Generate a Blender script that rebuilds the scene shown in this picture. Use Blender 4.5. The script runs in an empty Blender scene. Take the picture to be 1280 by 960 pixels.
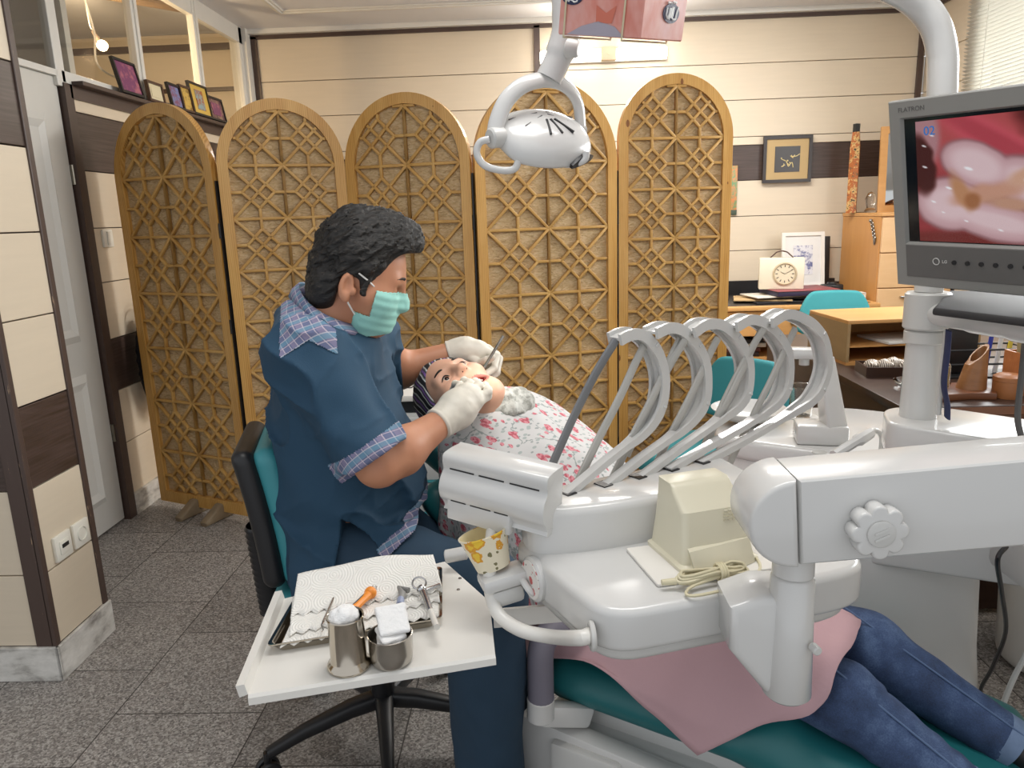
import bpy, bmesh, math, random
import numpy as np
from mathutils import Vector, Matrix, noise as mnoise
random.seed(7); rng = np.random.default_rng(7)
SC = bpy.context.scene
COL = SC.collection
PI = math.pi
# ---------------------------------------------------------------- camera
F = 930.0; CH = 1.32
CR = Matrix.Rotation(math.radians(2.0), 3, 'Z') @ Matrix.Rotation(PI/2-math.radians(12.7), 3, 'X') @ Matrix.Rotation(math.radians(-1.9), 3, 'Z')
def ray(x, y): return CR @ Vector(((x-640)/F, -(y-480)/F, -1))
def D(x, y, Y):
    r = ray(x, y); t = Y/r.y; return Vector((r.x*t, Y, CH+r.z*t))
def Zp(x, y, z):
    r = ray(x, y); t = (z-CH)/r.z; return Vector((r.x*t, r.y*t, z))
def Xp(x, y, X):
    r = ray(x, y); t = X/r.x; return Vector((X, r.y*t, CH+r.z*t))
def Pl(x, y, p0, n):          # meet a plane through p0 with normal n
    r = ray(x, y); o = Vector((0, 0, CH)); t = (Vector(p0)-o).dot(n)/r.dot(n); return o+r*t
def img2w(x, y, z): return (CR @ Vector((x, -y, -z))).normalized()   # right, down, away
cd = bpy.data.cameras.new('view_camera'); cam = bpy.data.objects.new('view_camera', cd); COL.objects.link(cam)
cam.location = (0, 0, CH); cam.rotation_euler = CR.to_euler(); cd.sensor_width = 36; cd.lens = F*36/1280; cd.clip_start = .02; cd.clip_end = 60
SC.camera = cam
# ---------------------------------------------------------------- materials
def lin(h):
    if isinstance(h, str):
        h = h.lstrip('#'); c = [int(h[i:i+2], 16)/255 for i in (0, 2, 4)]
    else: c = list(h)
    return tuple(x/12.92 if x <= .04045 else ((x+.055)/1.055)**2.4 for x in c)
class NT:
    def __init__(s, name):
        m = bpy.data.materials.new(name); m.use_nodes = True; s.m = m; s.t = m.node_tree; s.n = s.t.nodes; s.l = s.t.links
        s.b = s.n['Principled BSDF']
    def node(s, typ, **kw):
        n = s.n.new(typ)
        for k, v in kw.items():
            if k.startswith('i_'):
                key = k[2:].replace('_', ' '); n.inputs[key].default_value = v
            else: setattr(n, k, v)
        return n
    def link(s, a, b): s.l.new(a, b)
    def math(s, op, a, b=None, c=None):
        n = s.n.new('ShaderNodeMath'); n.operation = op
        for i, v in enumerate((a, b, c)):
            if v is None: continue
            if isinstance(v, (int, float)): n.inputs[i].default_value = v
            else: s.link(v, n.inputs[i])
        return n.outputs[0]
    def mix(s, fac, a, b, blend='MIX'):
        n = s.n.new('ShaderNodeMix'); n.data_type = 'RGBA'; n.blend_type = blend
        for sock, v in ((n.inputs[0], fac), (n.inputs[6], a), (n.inputs[7], b)):
            if hasattr(v, 'is_linked'): s.link(v, sock)
            elif isinstance(v, (int, float)): sock.default_value = v
            else: sock.default_value = (*lin(v), 1)
        return n.outputs[2]
    def coord(s, kind='Object', scale=(1, 1, 1), rot=(0, 0, 0), loc=(0, 0, 0)):
        tc = s.n.new('ShaderNodeTexCoord'); mp = s.n.new('ShaderNodeMapping'); s.link(tc.outputs[kind], mp.inputs[0])
        mp.inputs['Scale'].default_value = scale; mp.inputs['Rotation'].default_value = rot; mp.inputs['Location'].default_value = loc
        return mp.outputs[0]
    def noise(s, vec, scale, detail=3, rough=.5, out='Fac'):
        n = s.n.new('ShaderNodeTexNoise'); n.inputs['Scale'].default_value = scale; n.inputs['Detail'].default_value = detail; n.inputs['Roughness'].default_value = rough
        if vec is not None: s.link(vec, n.inputs['Vector'])
        return n.outputs[out]
    def vor(s, vec, scale, out='Distance', feature='F1', rnd=1., dim='3D'):
        n = s.n.new('ShaderNodeTexVoronoi'); n.voronoi_dimensions = dim; n.feature = feature; n.inputs['Scale'].default_value = scale; n.inputs['Randomness'].default_value = rnd
        if vec is not None: s.link(vec, n.inputs['Vector'])
        return n.outputs[out]
    def ramp(s, fac, stops, interp='LINEAR'):
        n = s.n.new('ShaderNodeValToRGB'); n.color_ramp.interpolation = interp; e = n.color_ramp.elements
        while len(e) < len(stops): e.new(.5)
        for el, (p, c) in zip(e, stops): el.position = p; el.color = (*lin(c), 1)
        s.link(fac, n.inputs[0]); return n.outputs[0]
    def bump(s, h, strength=.3, dist=.01):
        n = s.n.new('ShaderNodeBump'); n.inputs['Strength'].default_value = strength; n.inputs['Distance'].default_value = dist
        s.link(h, n.inputs['Height']); s.link(n.outputs[0], s.b.inputs['Normal']); return n
    def col(s, c):
        if hasattr(c, 'is_linked'): s.link(c, s.b.inputs['Base Color'])
        else: s.b.inputs['Base Color'].default_value = (*lin(c), 1)
    def set(s, **kw):
        for k, v in kw.items():
            key = {'rough': 'Roughness', 'metal': 'Metallic', 'trans': 'Transmission Weight', 'ior': 'IOR', 'coat': 'Coat Weight', 'sss': 'Subsurface Weight', 'sheen': 'Sheen Weight', 'spec': 'Specular IOR Level', 'alpha': 'Alpha'}[k]
            if hasattr(v, 'is_linked'): s.link(v, s.b.inputs[key])
            else: s.b.inputs[key].default_value = v
        return s
_mc = {}
def mat(name, c, rough=.5, metal=0, var=.06, vs=14, bump=0, bs=60, **kw):
    """plain material with a little procedural mottling"""
    if name in _mc: return _mc[name]
    t = NT(name); v = t.coord('Object'); n = t.noise(v, vs, 3)
    cc = lin(c); lo = tuple(x*(1-var) for x in cc); hi = tuple(min(1, x*(1+var)) for x in cc)
    mx = t.n.new('ShaderNodeMix'); mx.data_type = 'RGBA'; t.link(n, mx.inputs[0]); mx.inputs[6].default_value = (*lo, 1); mx.inputs[7].default_value = (*hi, 1)
    t.col(mx.outputs[2]); t.set(rough=rough, metal=metal, **kw)
    if bump: t.bump(t.noise(v, bs, 4), bump, .004)
    _mc[name] = t.m; return t.m
def emit(name, c, s):
    t = NT(name); t.col('#000000'); t.b.inputs['Emission Color'].default_value = (*lin(c), 1); t.b.inputs['Emission Strength'].default_value = s; return t.m
# ---------------------------------------------------------------- meshes
def frame_from(d, up=(0, 0, 1)):
    d = Vector(d).normalized(); up = Vector(up)
    if abs(d.dot(up)) > .98: up = Vector((1, 0, 0))
    x = up.cross(d).normalized(); y = d.cross(x); return Matrix((x, y, d)).transposed()
def M4(loc=(0, 0, 0), rot=None):
    m = Matrix.Translation(Vector(loc))
    if rot is not None: m = m @ (rot.to_4x4() if len(rot) == 3 else rot)
    return m
def RX(a): return Matrix.Rotation(math.radians(a), 3, 'X')
def RY(a): return Matrix.Rotation(math.radians(a), 3, 'Y')
def RZ(a): return Matrix.Rotation(math.radians(a), 3, 'Z')
def axes(x, y, z): return Matrix((Vector(x), Vector(y), Vector(z))).transposed()
def smooth_path(pts, n=6, closed=False):
    P = [Vector(p) for p in pts]; out = []; N = len(P)
    for i in range(N if closed else N-1):
        p0 = P[(i-1) % N] if closed or i > 0 else P[0]*2-P[1]; p1 = P[i]; p2 = P[(i+1) % N]; p3 = P[(i+2) % N] if closed or i < N-2 else P[-1]*2-P[-2]
        for k in range(n):
            t = k/n; out.append(.5*((2*p1)+(p2-p0)*t+(2*p0-5*p1+4*p2-p3)*t*t+(3*p1-p0-3*p2+p3)*t**3))
    if not closed: out.append(P[-1])
    return out
class MB:
    def __init__(s): s.v = []; s.f = []; s.mi = []
    def add(s, vs, fs, M=None, m=0):
        b = len(s.v)
        s.v.extend([(M @ Vector(v)) if M is not None else Vector(v) for v in vs])
        s.f.extend([tuple(b+i for i in f) for f in fs]); s.mi.extend([m]*len(fs)); return s
    def bm(s, bm, M=None, m=0):
        bm.verts.index_update(); s.add([v.co.copy() for v in bm.verts], [[v.index for v in f.verts] for f in bm.faces], M, m); bm.free(); return s
    def box(s, c, d, rot=None, r=0, seg=2, m=0):
        bm = bmesh.new(); bmesh.ops.create_cube(bm, size=1); bmesh.ops.scale(bm, vec=Vector(d), verts=bm.verts)
        if r: bmesh.ops.bevel(bm, geom=bm.edges[:], offset=min(r, min(d)*.49), segments=seg, affect='EDGES', profile=.5)
        return s.bm(bm, M4(c, rot), m)
    def bx(s, x0, x1, y0, y1, z0, z1, r=0, m=0): return s.box(((x0+x1)/2, (y0+y1)/2, (z0+z1)/2), (abs(x1-x0), abs(y1-y0), abs(z1-z0)), r=r, m=m)
    def bar(s, a, b, w, h, up=(0, 0, 1), r=0, m=0):
        a, b = Vector(a), Vector(b); return s.box((a+b)/2, (w, h, (b-a).length), frame_from(b-a, up), r=r, m=m)
    def tube(s, pts, r, n=12, cap=True, m=0, flat=None, up=(0, 0, 1)):
        P = [Vector(p) for p in pts]; N = len(P); R = r if isinstance(r, (list, tuple)) else [r]*N
        vs = []; fs = []; T = [(P[min(i+1, N-1)]-P[max(i-1, 0)]).normalized() for i in range(N)]
        fr = frame_from(T[0], up); x = fr.col[0].copy()
        for i in range(N):
            x = (x-T[i]*x.dot(T[i])).normalized(); y = T[i].cross(x)
            fx, fy = flat if flat else (1, 1)
            for k in range(n):
                a = 2*PI*k/n; vs.append(P[i]+(x*math.cos(a)*fx+y*math.sin(a)*fy)*R[i])
        for i in range(N-1):
            for k in range(n): k2 = (k+1) % n; fs.append((i*n+k, i*n+k2, (i+1)*n+k2, (i+1)*n+k))
        if cap: fs.append(tuple(reversed(range(n)))); fs.append(tuple((N-1)*n+k for k in range(n)))
        return s.add(vs, fs, None, m)
    def loft(s, rings, cap=True, closed=True, m=0):
        n = len(rings[0]); vs = [Vector(p) for r in rings for p in r]; fs = []
        for i in range(len(rings)-1):
            for k in range(n if closed else n-1): k2 = (k+1) % n; fs.append((i*n+k, i*n+k2, (i+1)*n+k2, (i+1)*n+k))
        if cap: fs.append(tuple(reversed(range(n)))); fs.append(tuple((len(rings)-1)*n+k for k in range(n)))
        return s.add(vs, fs, None, m)
    def lathe(s, prof, loc=(0, 0, 0), rot=None, n=32, m=0, sx=1, sy=1):
        vs = []; fs = []; N = len(prof)
        for r, z in prof:
            for k in range(n): a = 2*PI*k/n; vs.append((max(r, 1e-5)*math.cos(a)*sx, max(r, 1e-5)*math.sin(a)*sy, z))
        for i in range(N-1):
            for k in range(n): k2 = (k+1) % n; fs.append((i*n+k, i*n+k2, (i+1)*n+k2, (i+1)*n+k))
        return s.add(vs, fs, M4(loc, rot), m)
    def cyl(s, a, b, r, r2=None, n=24, m=0, bev=0):
        a, b = Vector(a), Vector(b); L = (b-a).length; r2 = r if r2 is None else r2
        pr = [(0, 0), (r-bev, 0), (r, bev), (r2, L-bev), (r2-bev, L), (0, L)] if bev else [(0, 0), (r, 0), (r2, L), (0, L)]
        return s.lathe(pr, a, frame_from(b-a), n, m)
    def sph(s, c, r, rot=None, m=0, u=20, v=12):
        r = (r, r, r) if isinstance(r, (int, float)) else r
        bm = bmesh.new(); bmesh.ops.create_uvsphere(bm, u_segments=u, v_segments=v, radius=1); bmesh.ops.scale(bm, vec=Vector(r), verts=bm.verts); return s.bm(bm, M4(c, rot), m)
    def prism(s, out, h, M=None, r=0, seg=3, m=0, top_only=False):
        """outline in xy, extruded 0..h in z"""
        bm = bmesh.new(); vs = [bm.verts.new((x, y, 0)) for x, y in out]; f = bm.faces.new(vs)
        if f.normal.z > 0: pass
        f.normal_update()
        if f.normal.z > 0: f.normal_flip()
        e = bmesh.ops.extrude_face_region(bm, geom=[f]); top = [g for g in e['geom'] if isinstance(g, bmesh.types.BMVert)]
        bmesh.ops.translate(bm, vec=(0, 0, h), verts=top)
        if r:
            ts = set(top); eds = [ed for ed in bm.edges if (ed.verts[0] in ts) == (ed.verts[1] in ts)]
            if top_only: eds = [ed for ed in eds if ed.verts[0] in ts]
            bmesh.ops.bevel(bm, geom=eds, offset=r, segments=seg, affect='EDGES', profile=.5, clamp_overlap=True)
        return s.bm(bm, M, m)
    def torus(s, c, R, r, rot=None, n=32, k=10, a0=0, a1=2*PI, m=0):
        closed = abs(a1-a0-2*PI) < 1e-6; N = n if closed else n+1; M = M4(c, rot); vs = []; fs = []
        for i in range(N):
            a = a0+(a1-a0)*i/n
            for j in range(k): b = 2*PI*j/k; vs.append(((R+r*math.cos(b))*math.cos(a), (R+r*math.cos(b))*math.sin(a), r*math.sin(b)))
        for i in range(n):
            for j in range(k): i2 = (i+1) % N; j2 = (j+1) % k; fs.append((i*k+j, i2*k+j, i2*k+j2, i*k+j2))
        if not closed: fs.append(tuple(reversed(range(k)))); fs.append(tuple((N-1)*k+j for j in range(k)))
        return s.add(vs, fs, M, m)
    def quad(s, a, b, c, d, m=0): return s.add([a, b, c, d], [(0, 1, 2, 3)], None, m)
    def build(s, name, mats, parent=None, smooth=35, local=False):
        me = bpy.data.meshes.new(name); off = org(parent) if (parent is not None and not local) else Vector((0, 0, 0))
        me.from_pydata([tuple(v-off) for v in s.v], [], s.f)
        if not isinstance(mats, (list, tuple)): mats = [mats]
        for x in mats: me.materials.append(x)
        if len(mats) > 1: me.polygons.foreach_set('material_index', s.mi)
        bm = bmesh.new(); bm.from_mesh(me); bmesh.ops.recalc_face_normals(bm, faces=bm.faces); bm.to_mesh(me); bm.free()
        if smooth:
            me.polygons.foreach_set('use_smooth', [True]*len(me.polygons))
            if smooth < 180: me.set_sharp_from_angle(angle=math.radians(smooth))
        me.update(); o = bpy.data.objects.new(name, me); COL.objects.link(o)
        if parent is not None: o.parent = parent
        return o
def org(o):
    v = Vector((0, 0, 0))
    while o is not None: v = v+o.location; o = o.parent
    return v
def tag(o, label=None, cat=None, group=None, kind=None):
    for k, v in (('label', label), ('category', cat), ('group', group), ('kind', kind)):
        if v: o[k] = v
    return o
def T(name, label, cat, loc=(0, 0, 0), group=None):
    o = bpy.data.objects.new(name, None); o.empty_display_size = .05; COL.objects.link(o); o.location = loc; return tag(o, label, cat, group)
def S(mb, name, m, smooth=35): return tag(mb.build(name, m, None, smooth), kind='structure')
def dup(root, M=None, label=None, group=None):
    r = root.copy(); COL.objects.link(r)
    if M is not None: r.matrix_world = M
    if label: r['label'] = label
    if group: r['group'] = group
    for ch in list(root.children):
        c = ch.copy(); COL.objects.link(c); c.parent = r
        for g in ch.children: d = g.copy(); COL.objects.link(d); d.parent = c
    return r
def text_mesh(txt, size, M, m, name, parent=None, depth=.0004, align='CENTER'):
    cu = bpy.data.curves.new('t', 'FONT'); cu.body = txt; cu.size = size; cu.extrude = depth; cu.align_x = align; cu.align_y = 'CENTER'; cu.resolution_u = 3
    o = bpy.data.objects.new('t', cu); COL.objects.link(o); dg = bpy.context.evaluated_depsgraph_get(); me = bpy.data.meshes.new_from_object(o.evaluated_get(dg))
    mb = MB(); mb.add([v.co.copy() for v in me.vertices], [tuple(p.vertices) for p in me.polygons], M)
    bpy.data.objects.remove(o); bpy.data.curves.remove(cu); bpy.data.meshes.remove(me)
    return mb.build(name, m, parent, 0) if name else mb
# ---------------------------------------------------------------- implicit surfaces
def A(v): return np.array(v, dtype=np.float32)
def ln(v): return np.sqrt((v*v).sum(-1))
def s_cap(P, a, b, ra, rb):
    a, b = A(a), A(b); d = b-a; L = float((d*d).sum())+1e-12; t = np.clip(((P-a)@d)/L, 0, 1); return ln(P-a-t[..., None]*d)-(ra+(rb-ra)*t)
def s_chain(P, pts, rs, k=0):
    r = None
    for i in range(len(pts)-1):
        c = s_cap(P, pts[i], pts[i+1], rs[i], rs[i+1]); r = c if r is None else (smin(r, c, k) if k else np.minimum(r, c))
    return r
def s_ell(P, c, r, R=None):
    q = P-A(c)
    if R is not None: q = q@A(R)
    r = A(r); k0 = ln(q/r); k1 = ln(q/(r*r))+1e-9; return k0*(k0-1)/k1
def s_box(P, c, h, r=0, R=None):
    q = P-A(c)
    if R is not None: q = q@A(R)
    q = np.abs(q)-(A(h)-r); return ln(np.maximum(q, 0))+np.minimum(q.max(-1), 0)-r
def s_pl(P, p, n): n = A(n); n = n/np.linalg.norm(n); return (P-A(p))@n
def smin(a, b, k):
    h = np.maximum(k-np.abs(a-b), 0)/k; return np.minimum(a, b)-h*h*k*.25
def smax(a, b, k): return -smin(-a, -b, k)
def sdf_mesh(f, lo, hi, h, newton=1):
    lo = np.array(lo, dtype=np.float32); n = np.ceil((np.array(hi)-lo)/h).astype(int)+1
    ax = [lo[i]+h*np.arange(n[i], dtype=np.float32) for i in range(3)]
    bs = 8; nb = (n+bs-1)//bs; ctr = np.stack(np.meshgrid(*[lo[i]+h*(np.arange(nb[i])*bs+bs/2-.5) for i in range(3)], indexing='ij'), -1).astype(np.float32)
    cv = f(ctr); V = np.repeat(np.repeat(np.repeat(cv, bs, 0), bs, 1), bs, 2)[:n[0], :n[1], :n[2]].astype(np.float32).copy()
    B_ = np.argwhere(np.abs(cv) < h*bs*1.25+.012); loc = np.stack(np.meshgrid(*[np.arange(bs)]*3, indexing='ij'), -1).reshape(-1, 3)
    for i in range(0, len(B_), 1200):
        ijk = (B_[i:i+1200, None, :]*bs+loc[None]).reshape(-1, 3); ijk = ijk[(ijk < n).all(1)]; V[tuple(ijk.T)] = f((lo+h*ijk).astype(np.float32))
    c = [V[a:n[0]-1+a, b:n[1]-1+b, d:n[2]-1+d] for a in (0, 1) for b in (0, 1) for d in (0, 1)]
    ins = sum((x < 0).astype(np.int8) for x in c); act = (ins > 0) & (ins < 8); I = np.argwhere(act)
    idx = -np.ones(act.shape, dtype=np.int64); idx[act] = np.arange(len(I))
    cs = np.stack([x[act] for x in c], -1); off = np.array([(a, b, d) for a in (0, 1) for b in (0, 1) for d in (0, 1)], dtype=np.float32)
    acc = np.zeros((len(I), 3), np.float32); cnt = np.zeros(len(I), np.float32)
    for i in range(8):
        for j in range(i+1, 8):
            if np.abs(off[i]-off[j]).sum() != 1: continue
            m = (cs[:, i] < 0) != (cs[:, j] < 0); t = cs[:, i]/(cs[:, i]-cs[:, j]+1e-12); p = off[i]+t[:, None]*(off[j]-off[i]); acc[m] += p[m]; cnt[m] += 1
    vert = lo+h*(I+acc/np.maximum(cnt, 1)[:, None])
    for _ in range(newton):
        e = h*.25; v = vert.astype(np.float32); g = np.stack([f(v+A(d))-f(v-A(d)) for d in ((e, 0, 0), (0, e, 0), (0, 0, e))], -1)/(2*e); gg = (g*g).sum(-1)+1e-4
        dlt = -(f(v)/gg)[:, None]*g; L = ln(dlt); dlt *= np.minimum(1, h*.5/(L+1e-9))[:, None]; vert = vert+dlt
    F_ = []
    for axis in range(3):
        o1, o2 = [(1, 2), (2, 0), (0, 1)][axis]
        sl = [slice(1, n[k]-1) for k in range(3)]; sl[axis] = slice(0, n[axis]-1); sl2 = list(sl); sl2[axis] = slice(1, n[axis])
        a = V[tuple(sl)] < 0; b = V[tuple(sl2)] < 0; E = np.argwhere(a != b)
        if not len(E): continue
        base = E.copy()
        for k in range(3):
            if k != axis: base[:, k] += 1
        fl = a[tuple(E.T)]
        def at(d1, d2):
            q = base.copy(); q[:, o1] += d1; q[:, o2] += d2; return idx[tuple(q.T)]
        q = np.stack([at(-1, -1), at(0, -1), at(0, 0), at(-1, 0)], -1); q[~fl] = q[~fl][:, ::-1]; F_.append(q)
    q = np.concatenate(F_); q = q[(q >= 0).all(1)]
    return vert, q
def sdf_obj(name, f, lo, hi, h, mats, parent=None, mfun=None, cut=None, newton=1, sm=0):
    v, q = sdf_mesh(f, lo, hi, h, newton)
    if cut is not None:
        k = cut(v[q].mean(1)); q = q[k]; u, inv = np.unique(q, return_inverse=True); v = v[u]; q = inv.reshape(-1, 4)
    off = np.array(org(parent)) if parent is not None else np.zeros(3)
    me = bpy.data.meshes.new(name); me.from_pydata((v-off).tolist(), [], q.tolist())
    if not isinstance(mats, (list, tuple)): mats = [mats]
    for x in mats: me.materials.append(x)
    if mfun is not None: me.polygons.foreach_set('material_index', mfun(v[q].mean(1)).astype(np.int32))
    me.polygons.foreach_set('use_smooth', [True]*len(me.polygons)); me.update()
    o = bpy.data.objects.new(name, me); COL.objects.link(o)
    if parent is not None: o.parent = parent
    return o
def vnoise(P, s, seed=0):
    """cheap smooth value noise on arrays, -1..1"""
    q = P*s+seed*17.3; i = np.floor(q).astype(np.int64); fr = q-i; u = fr*fr*(3-2*fr)
    def hsh(x, y, z):
        n = (x*374761393+y*668265263+z*2147483647+seed*1274126177) & 0xffffffff; n = ((n ^ (n >> 13))*1274126177) & 0xffffffff; return ((n ^ (n >> 16)) & 0xffff)/32767.5-1
    r = 0
    for a in (0, 1):
        for b in (0, 1):
            for c in (0, 1):
                w = (u[..., 0] if a else 1-u[..., 0])*(u[..., 1] if b else 1-u[..., 1])*(u[..., 2] if c else 1-u[..., 2]); r = r+w*hsh(i[..., 0]+a, i[..., 1]+b, i[..., 2]+c)
    return r
# ---------------------------------------------------------------- shared materials
def clad_mat(name, c, rough=.42):
    t = NT(name); v = t.coord('Object', (1.5, 1.5, 22)); n = t.noise(v, 3, 4); cc = lin(c)
    t.col(t.mix(n, tuple(x*.96 for x in (int(c[1:3], 16)/255, int(c[3:5], 16)/255, int(c[5:7], 16)/255)), c)); t.set(rough=rough); t.bump(n, .04, .003); return t.m
m_cream = clad_mat('cream_cladding', '#d9cab3')
def dark_clad():
    t = NT('dark_wood_cladding'); v = t.coord('Object', (1.2, 1.2, 30)); n = t.noise(v, 4, 5); t.col(t.ramp(n, [(.3, '#37291f'), (.6, '#4a3a34'), (.8, '#574742')])); t.set(rough=.4); return t.m
m_dark = dark_clad()
m_trim = mat('brown_trim', '#4a3a34', .4, var=.12, vs=40)
m_white_paint = mat('white_paint', '#dcdad4', .35, var=.03)
m_ceil = mat('ceiling_paint', '#dadade', .8, var=.03, vs=5)
m_plaster = mat('plaster', '#d9d5cf', .7, var=.03)
def floor_mat():
    t = NT('granite_tiles'); s = .415
    tc = t.n.new('ShaderNodeTexCoord'); sp = t.n.new('ShaderNodeSeparateXYZ'); t.link(tc.outputs['Object'], sp.inputs[0])
    u = t.math('DIVIDE', t.math('ADD', sp.outputs[0], 1.203+4.15), s); cu = t.math('FLOOR', u)
    v = t.math('ADD', t.math('DIVIDE', t.math('ADD', sp.outputs[1], -1.79+4.15), s), t.math('MULTIPLY', t.math('MODULO', cu, 2), .5)); cv = t.math('FLOOR', v)
    fu = t.math('FRACT', u); fv = t.math('FRACT', v)
    ln_ = t.math('MAXIMUM', t.math('LESS_THAN', fu, .009), t.math('LESS_THAN', fv, .009))
    cb = t.n.new('ShaderNodeCombineXYZ'); t.link(cu, cb.inputs[0]); t.link(cv, cb.inputs[1]); wn = t.n.new('ShaderNodeTexWhiteNoise'); t.link(cb.outputs[0], wn.inputs['Vector'])
    vo = t.vor(tc.outputs['Object'], 210, 'Color'); sv = t.n.new('ShaderNodeSeparateColor'); t.link(vo, sv.inputs[0])
    n2 = t.noise(tc.outputs['Object'], 420, 2); n3 = t.noise(tc.outputs['Object'], 5, 3)
    sp2 = t.math('ADD', t.math('MULTIPLY', sv.outputs[0], .6), t.math('MULTIPLY', n2, .5))
    c = t.ramp(sp2, [(.15, '#3f3b39'), (.42, '#827c77'), (.62, '#98928c'), (.95, '#c8c3bc')])
    br = t.math('ADD', .8, t.math('MULTIPLY', wn.outputs['Value'], .22)); br = t.math('ADD', br, t.math('MULTIPLY', t.math('SUBTRACT', n3, .5), .25))
    cbb = t.n.new('ShaderNodeCombineColor'); [t.link(br, cbb.inputs[i]) for i in range(3)]
    c = t.mix(1., c, cbb.outputs[0], 'MULTIPLY'); c = t.mix(ln_, c, '#3a3632'); t.col(c); t.set(rough=.5)
    t.bump(t.math('SUBTRACT', 1, ln_), .3, .002); return t.m
m_floor = floor_mat()
def marble_mat():
    t = NT('marble_skirting'); v = t.coord('Object', (1, 1, 2.2), (0, .4, .3)); n = t.noise(v, 9, 6, .65); t.col(t.ramp(n, [(.35, '#8f8a84'), (.5, '#c9c6bf'), (.7, '#e2dfd9')])); t.set(rough=.4); return t.m
m_marble = marble_mat()
# ---------------------------------------------------------------- shell
LX = -1.92; BY = 5.4; RXW = 2.64; CZ = 2.6
S(MB().bx(-4.8, 3.2, -.9, 6.0, -.1, 0), 'floor', m_floor, 0)
S(MB().bx(-4.8, 3.2, .55, 6.0, CZ, CZ+.1), 'ceiling', m_ceil, 0)
def clad(name, p0, d, L, nrm, zs, dark, z0=0, z1=CZ, gap=.004, th=.018):
    """boarded wall: backing slab and horizontal boards, face on the line p0 + d*t"""
    p0 = Vector((*p0, 0)); d = Vector((*d, 0)); nrm = Vector((*nrm, 0)); mb = MB(); R = axes(d, -nrm, (0, 0, 1)) if d.cross(-nrm).z > 0 else axes(-d, -nrm, (0, 0, 1))
    c = p0+d*(L/2)-nrm*(th+.05); mb.box((c.x, c.y, (z0+z1)/2), (L, .1, z1-z0), R, m=2)
    zz = sorted([z0]+list(zs)+[z1])
    for a, b in zip(zz, zz[1:]):
        c = p0+d*(L/2)-nrm*(th/2); mid = (a+b)/2; dk = any(x < mid < y for x, y in dark)
        mb.box((c.x, c.y, mid), (L, th, b-a-gap), R, r=.0015, seg=1, m=1 if dk else 0)
    return S(mb, name, [m_cream, m_dark, m_trim], 0)
zsb = [.1, .33, .56, .79, 1.03, 1.267, 1.51, 1.745, 1.80, 2.04, 2.272]
clad('wall_back', (LX, BY), (1, 0), RXW-LX, (0, -1), zsb, [(1.51, 1.745), (.56, .79)])
clad('wall_right', (RXW, BY), (0, -1), .62, (-1, 0), [.1, .33, .56, .79, 1.03, 1.267, 1.51, 1.745, 1.8, 2.04, 2.272], [(1.51, 1.745), (.56, .79)])
S(MB().bx(RXW, RXW+.1, 1.2, 4.78, 0, 1.85).bx(RXW, RXW+.1, -.6, 1.2, 0, CZ), 'wall_window_side', m_cream, 0)
zsl = [.1, .35, .6, .836, 1.09, 1.328, 1.57, 1.81]
clad('wall_left', (LX, 3.24), (0, 1), BY-3.24, (1, 0), zsl, [(1.57, 1.81), (.6, .836)], z1=1.88)
S(MB().bx(LX-.02, LX+.012, 3.235, BY, 1.86, 1.915).bx(LX-.02, LX+.012, 3.195, 3.25, .0, 1.915).bx(LX-.3, LX-.1, 3.20, 3.24, 0, 1.9), 'trim_1', m_trim, 0)
S(MB().bx(LX-.01, LX+.014, 3.25, BY-.02, 0, .1), 'baseboard_left', m_marble, 0)
S(MB().bx(LX+.02, RXW, BY-.016, BY-.0, 0, .1), 'baseboard_back', m_marble, 0)
# dark top and corner trims on the back wall
S(MB().bx(LX, RXW, BY-.02, BY+.01, 2.545, 2.575).bx(LX+.035, LX+.075, BY-.02, BY+.01, 0, 2.56).bx(.035, .075, BY-.02, BY+.01, 1.75, 2.56).bx(RXW-.05, RXW-.02, BY-.025, BY+.01, 0, 2.56).bx(RXW-.02, RXW+.01, 4.78, BY, 2.545, 2.575), 'trim_2', m_trim, 0)
# ceiling cornice and the frame moulding on the ceiling
pm = Zp(400, 21, CZ); mb = MB()
ym = 4.93; xm = -1.52
for (a, b) in (((xm, ym), (RXW, ym)), ((xm, ym), (xm, .8))):
    a = Vector((*a, CZ)); b = Vector((*b, CZ)); mb.bar(a-Vector((0, 0, .006)), b-Vector((0, 0, .006)), .05, .014, r=.005); mb.bar(a-Vector((0, 0, .012)), b-Vector((0, 0, .012)), .022, .022, r=.008)
S(mb, 'trim_3', m_white_paint)
S(MB().bx(LX, RXW, BY-.06, BY, CZ-.03, CZ), 'trim_4', m_white_paint, 0)
# column with sockets
mb = MB(); CXC = -1.457; CY0 = 1.96; CY1 = 2.225
mb.bx(-2.6, CXC-.02, CY0+.02, CY1-.005, 0, CZ, m=2)
zz = [.11, .34, .6, .84, 1.08, 1.32, 1.56, 1.79, 2.03, 2.27, CZ]
for a, b in zip(zz, zz[1:]):
    dk = 1 if (abs(a-.6) < .01 or abs(a-1.56) < .01) else 0
    mb.bx(-2.6, CXC-.05, CY0, CY0+.02, a+.002, b-.002, r=.0015, m=dk); mb.bx(CXC-.02, CXC, CY0+.012, CY1-.02, a+.002, b-.002, r=.0015, m=dk)
S(mb, 'wall_column', [m_cream, m_dark, m_trim], 0)
def worn_trim():
    t = NT('worn_brown_trim'); v = t.coord('Object', (30, 30, 3)); n = t.noise(v, 2.5, 5, .7); t.col(t.ramp(n, [(.0, '#46362e'), (.66, '#4c3c35'), (.7, '#a58a6c')])); t.set(rough=.45); return t.m
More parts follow.
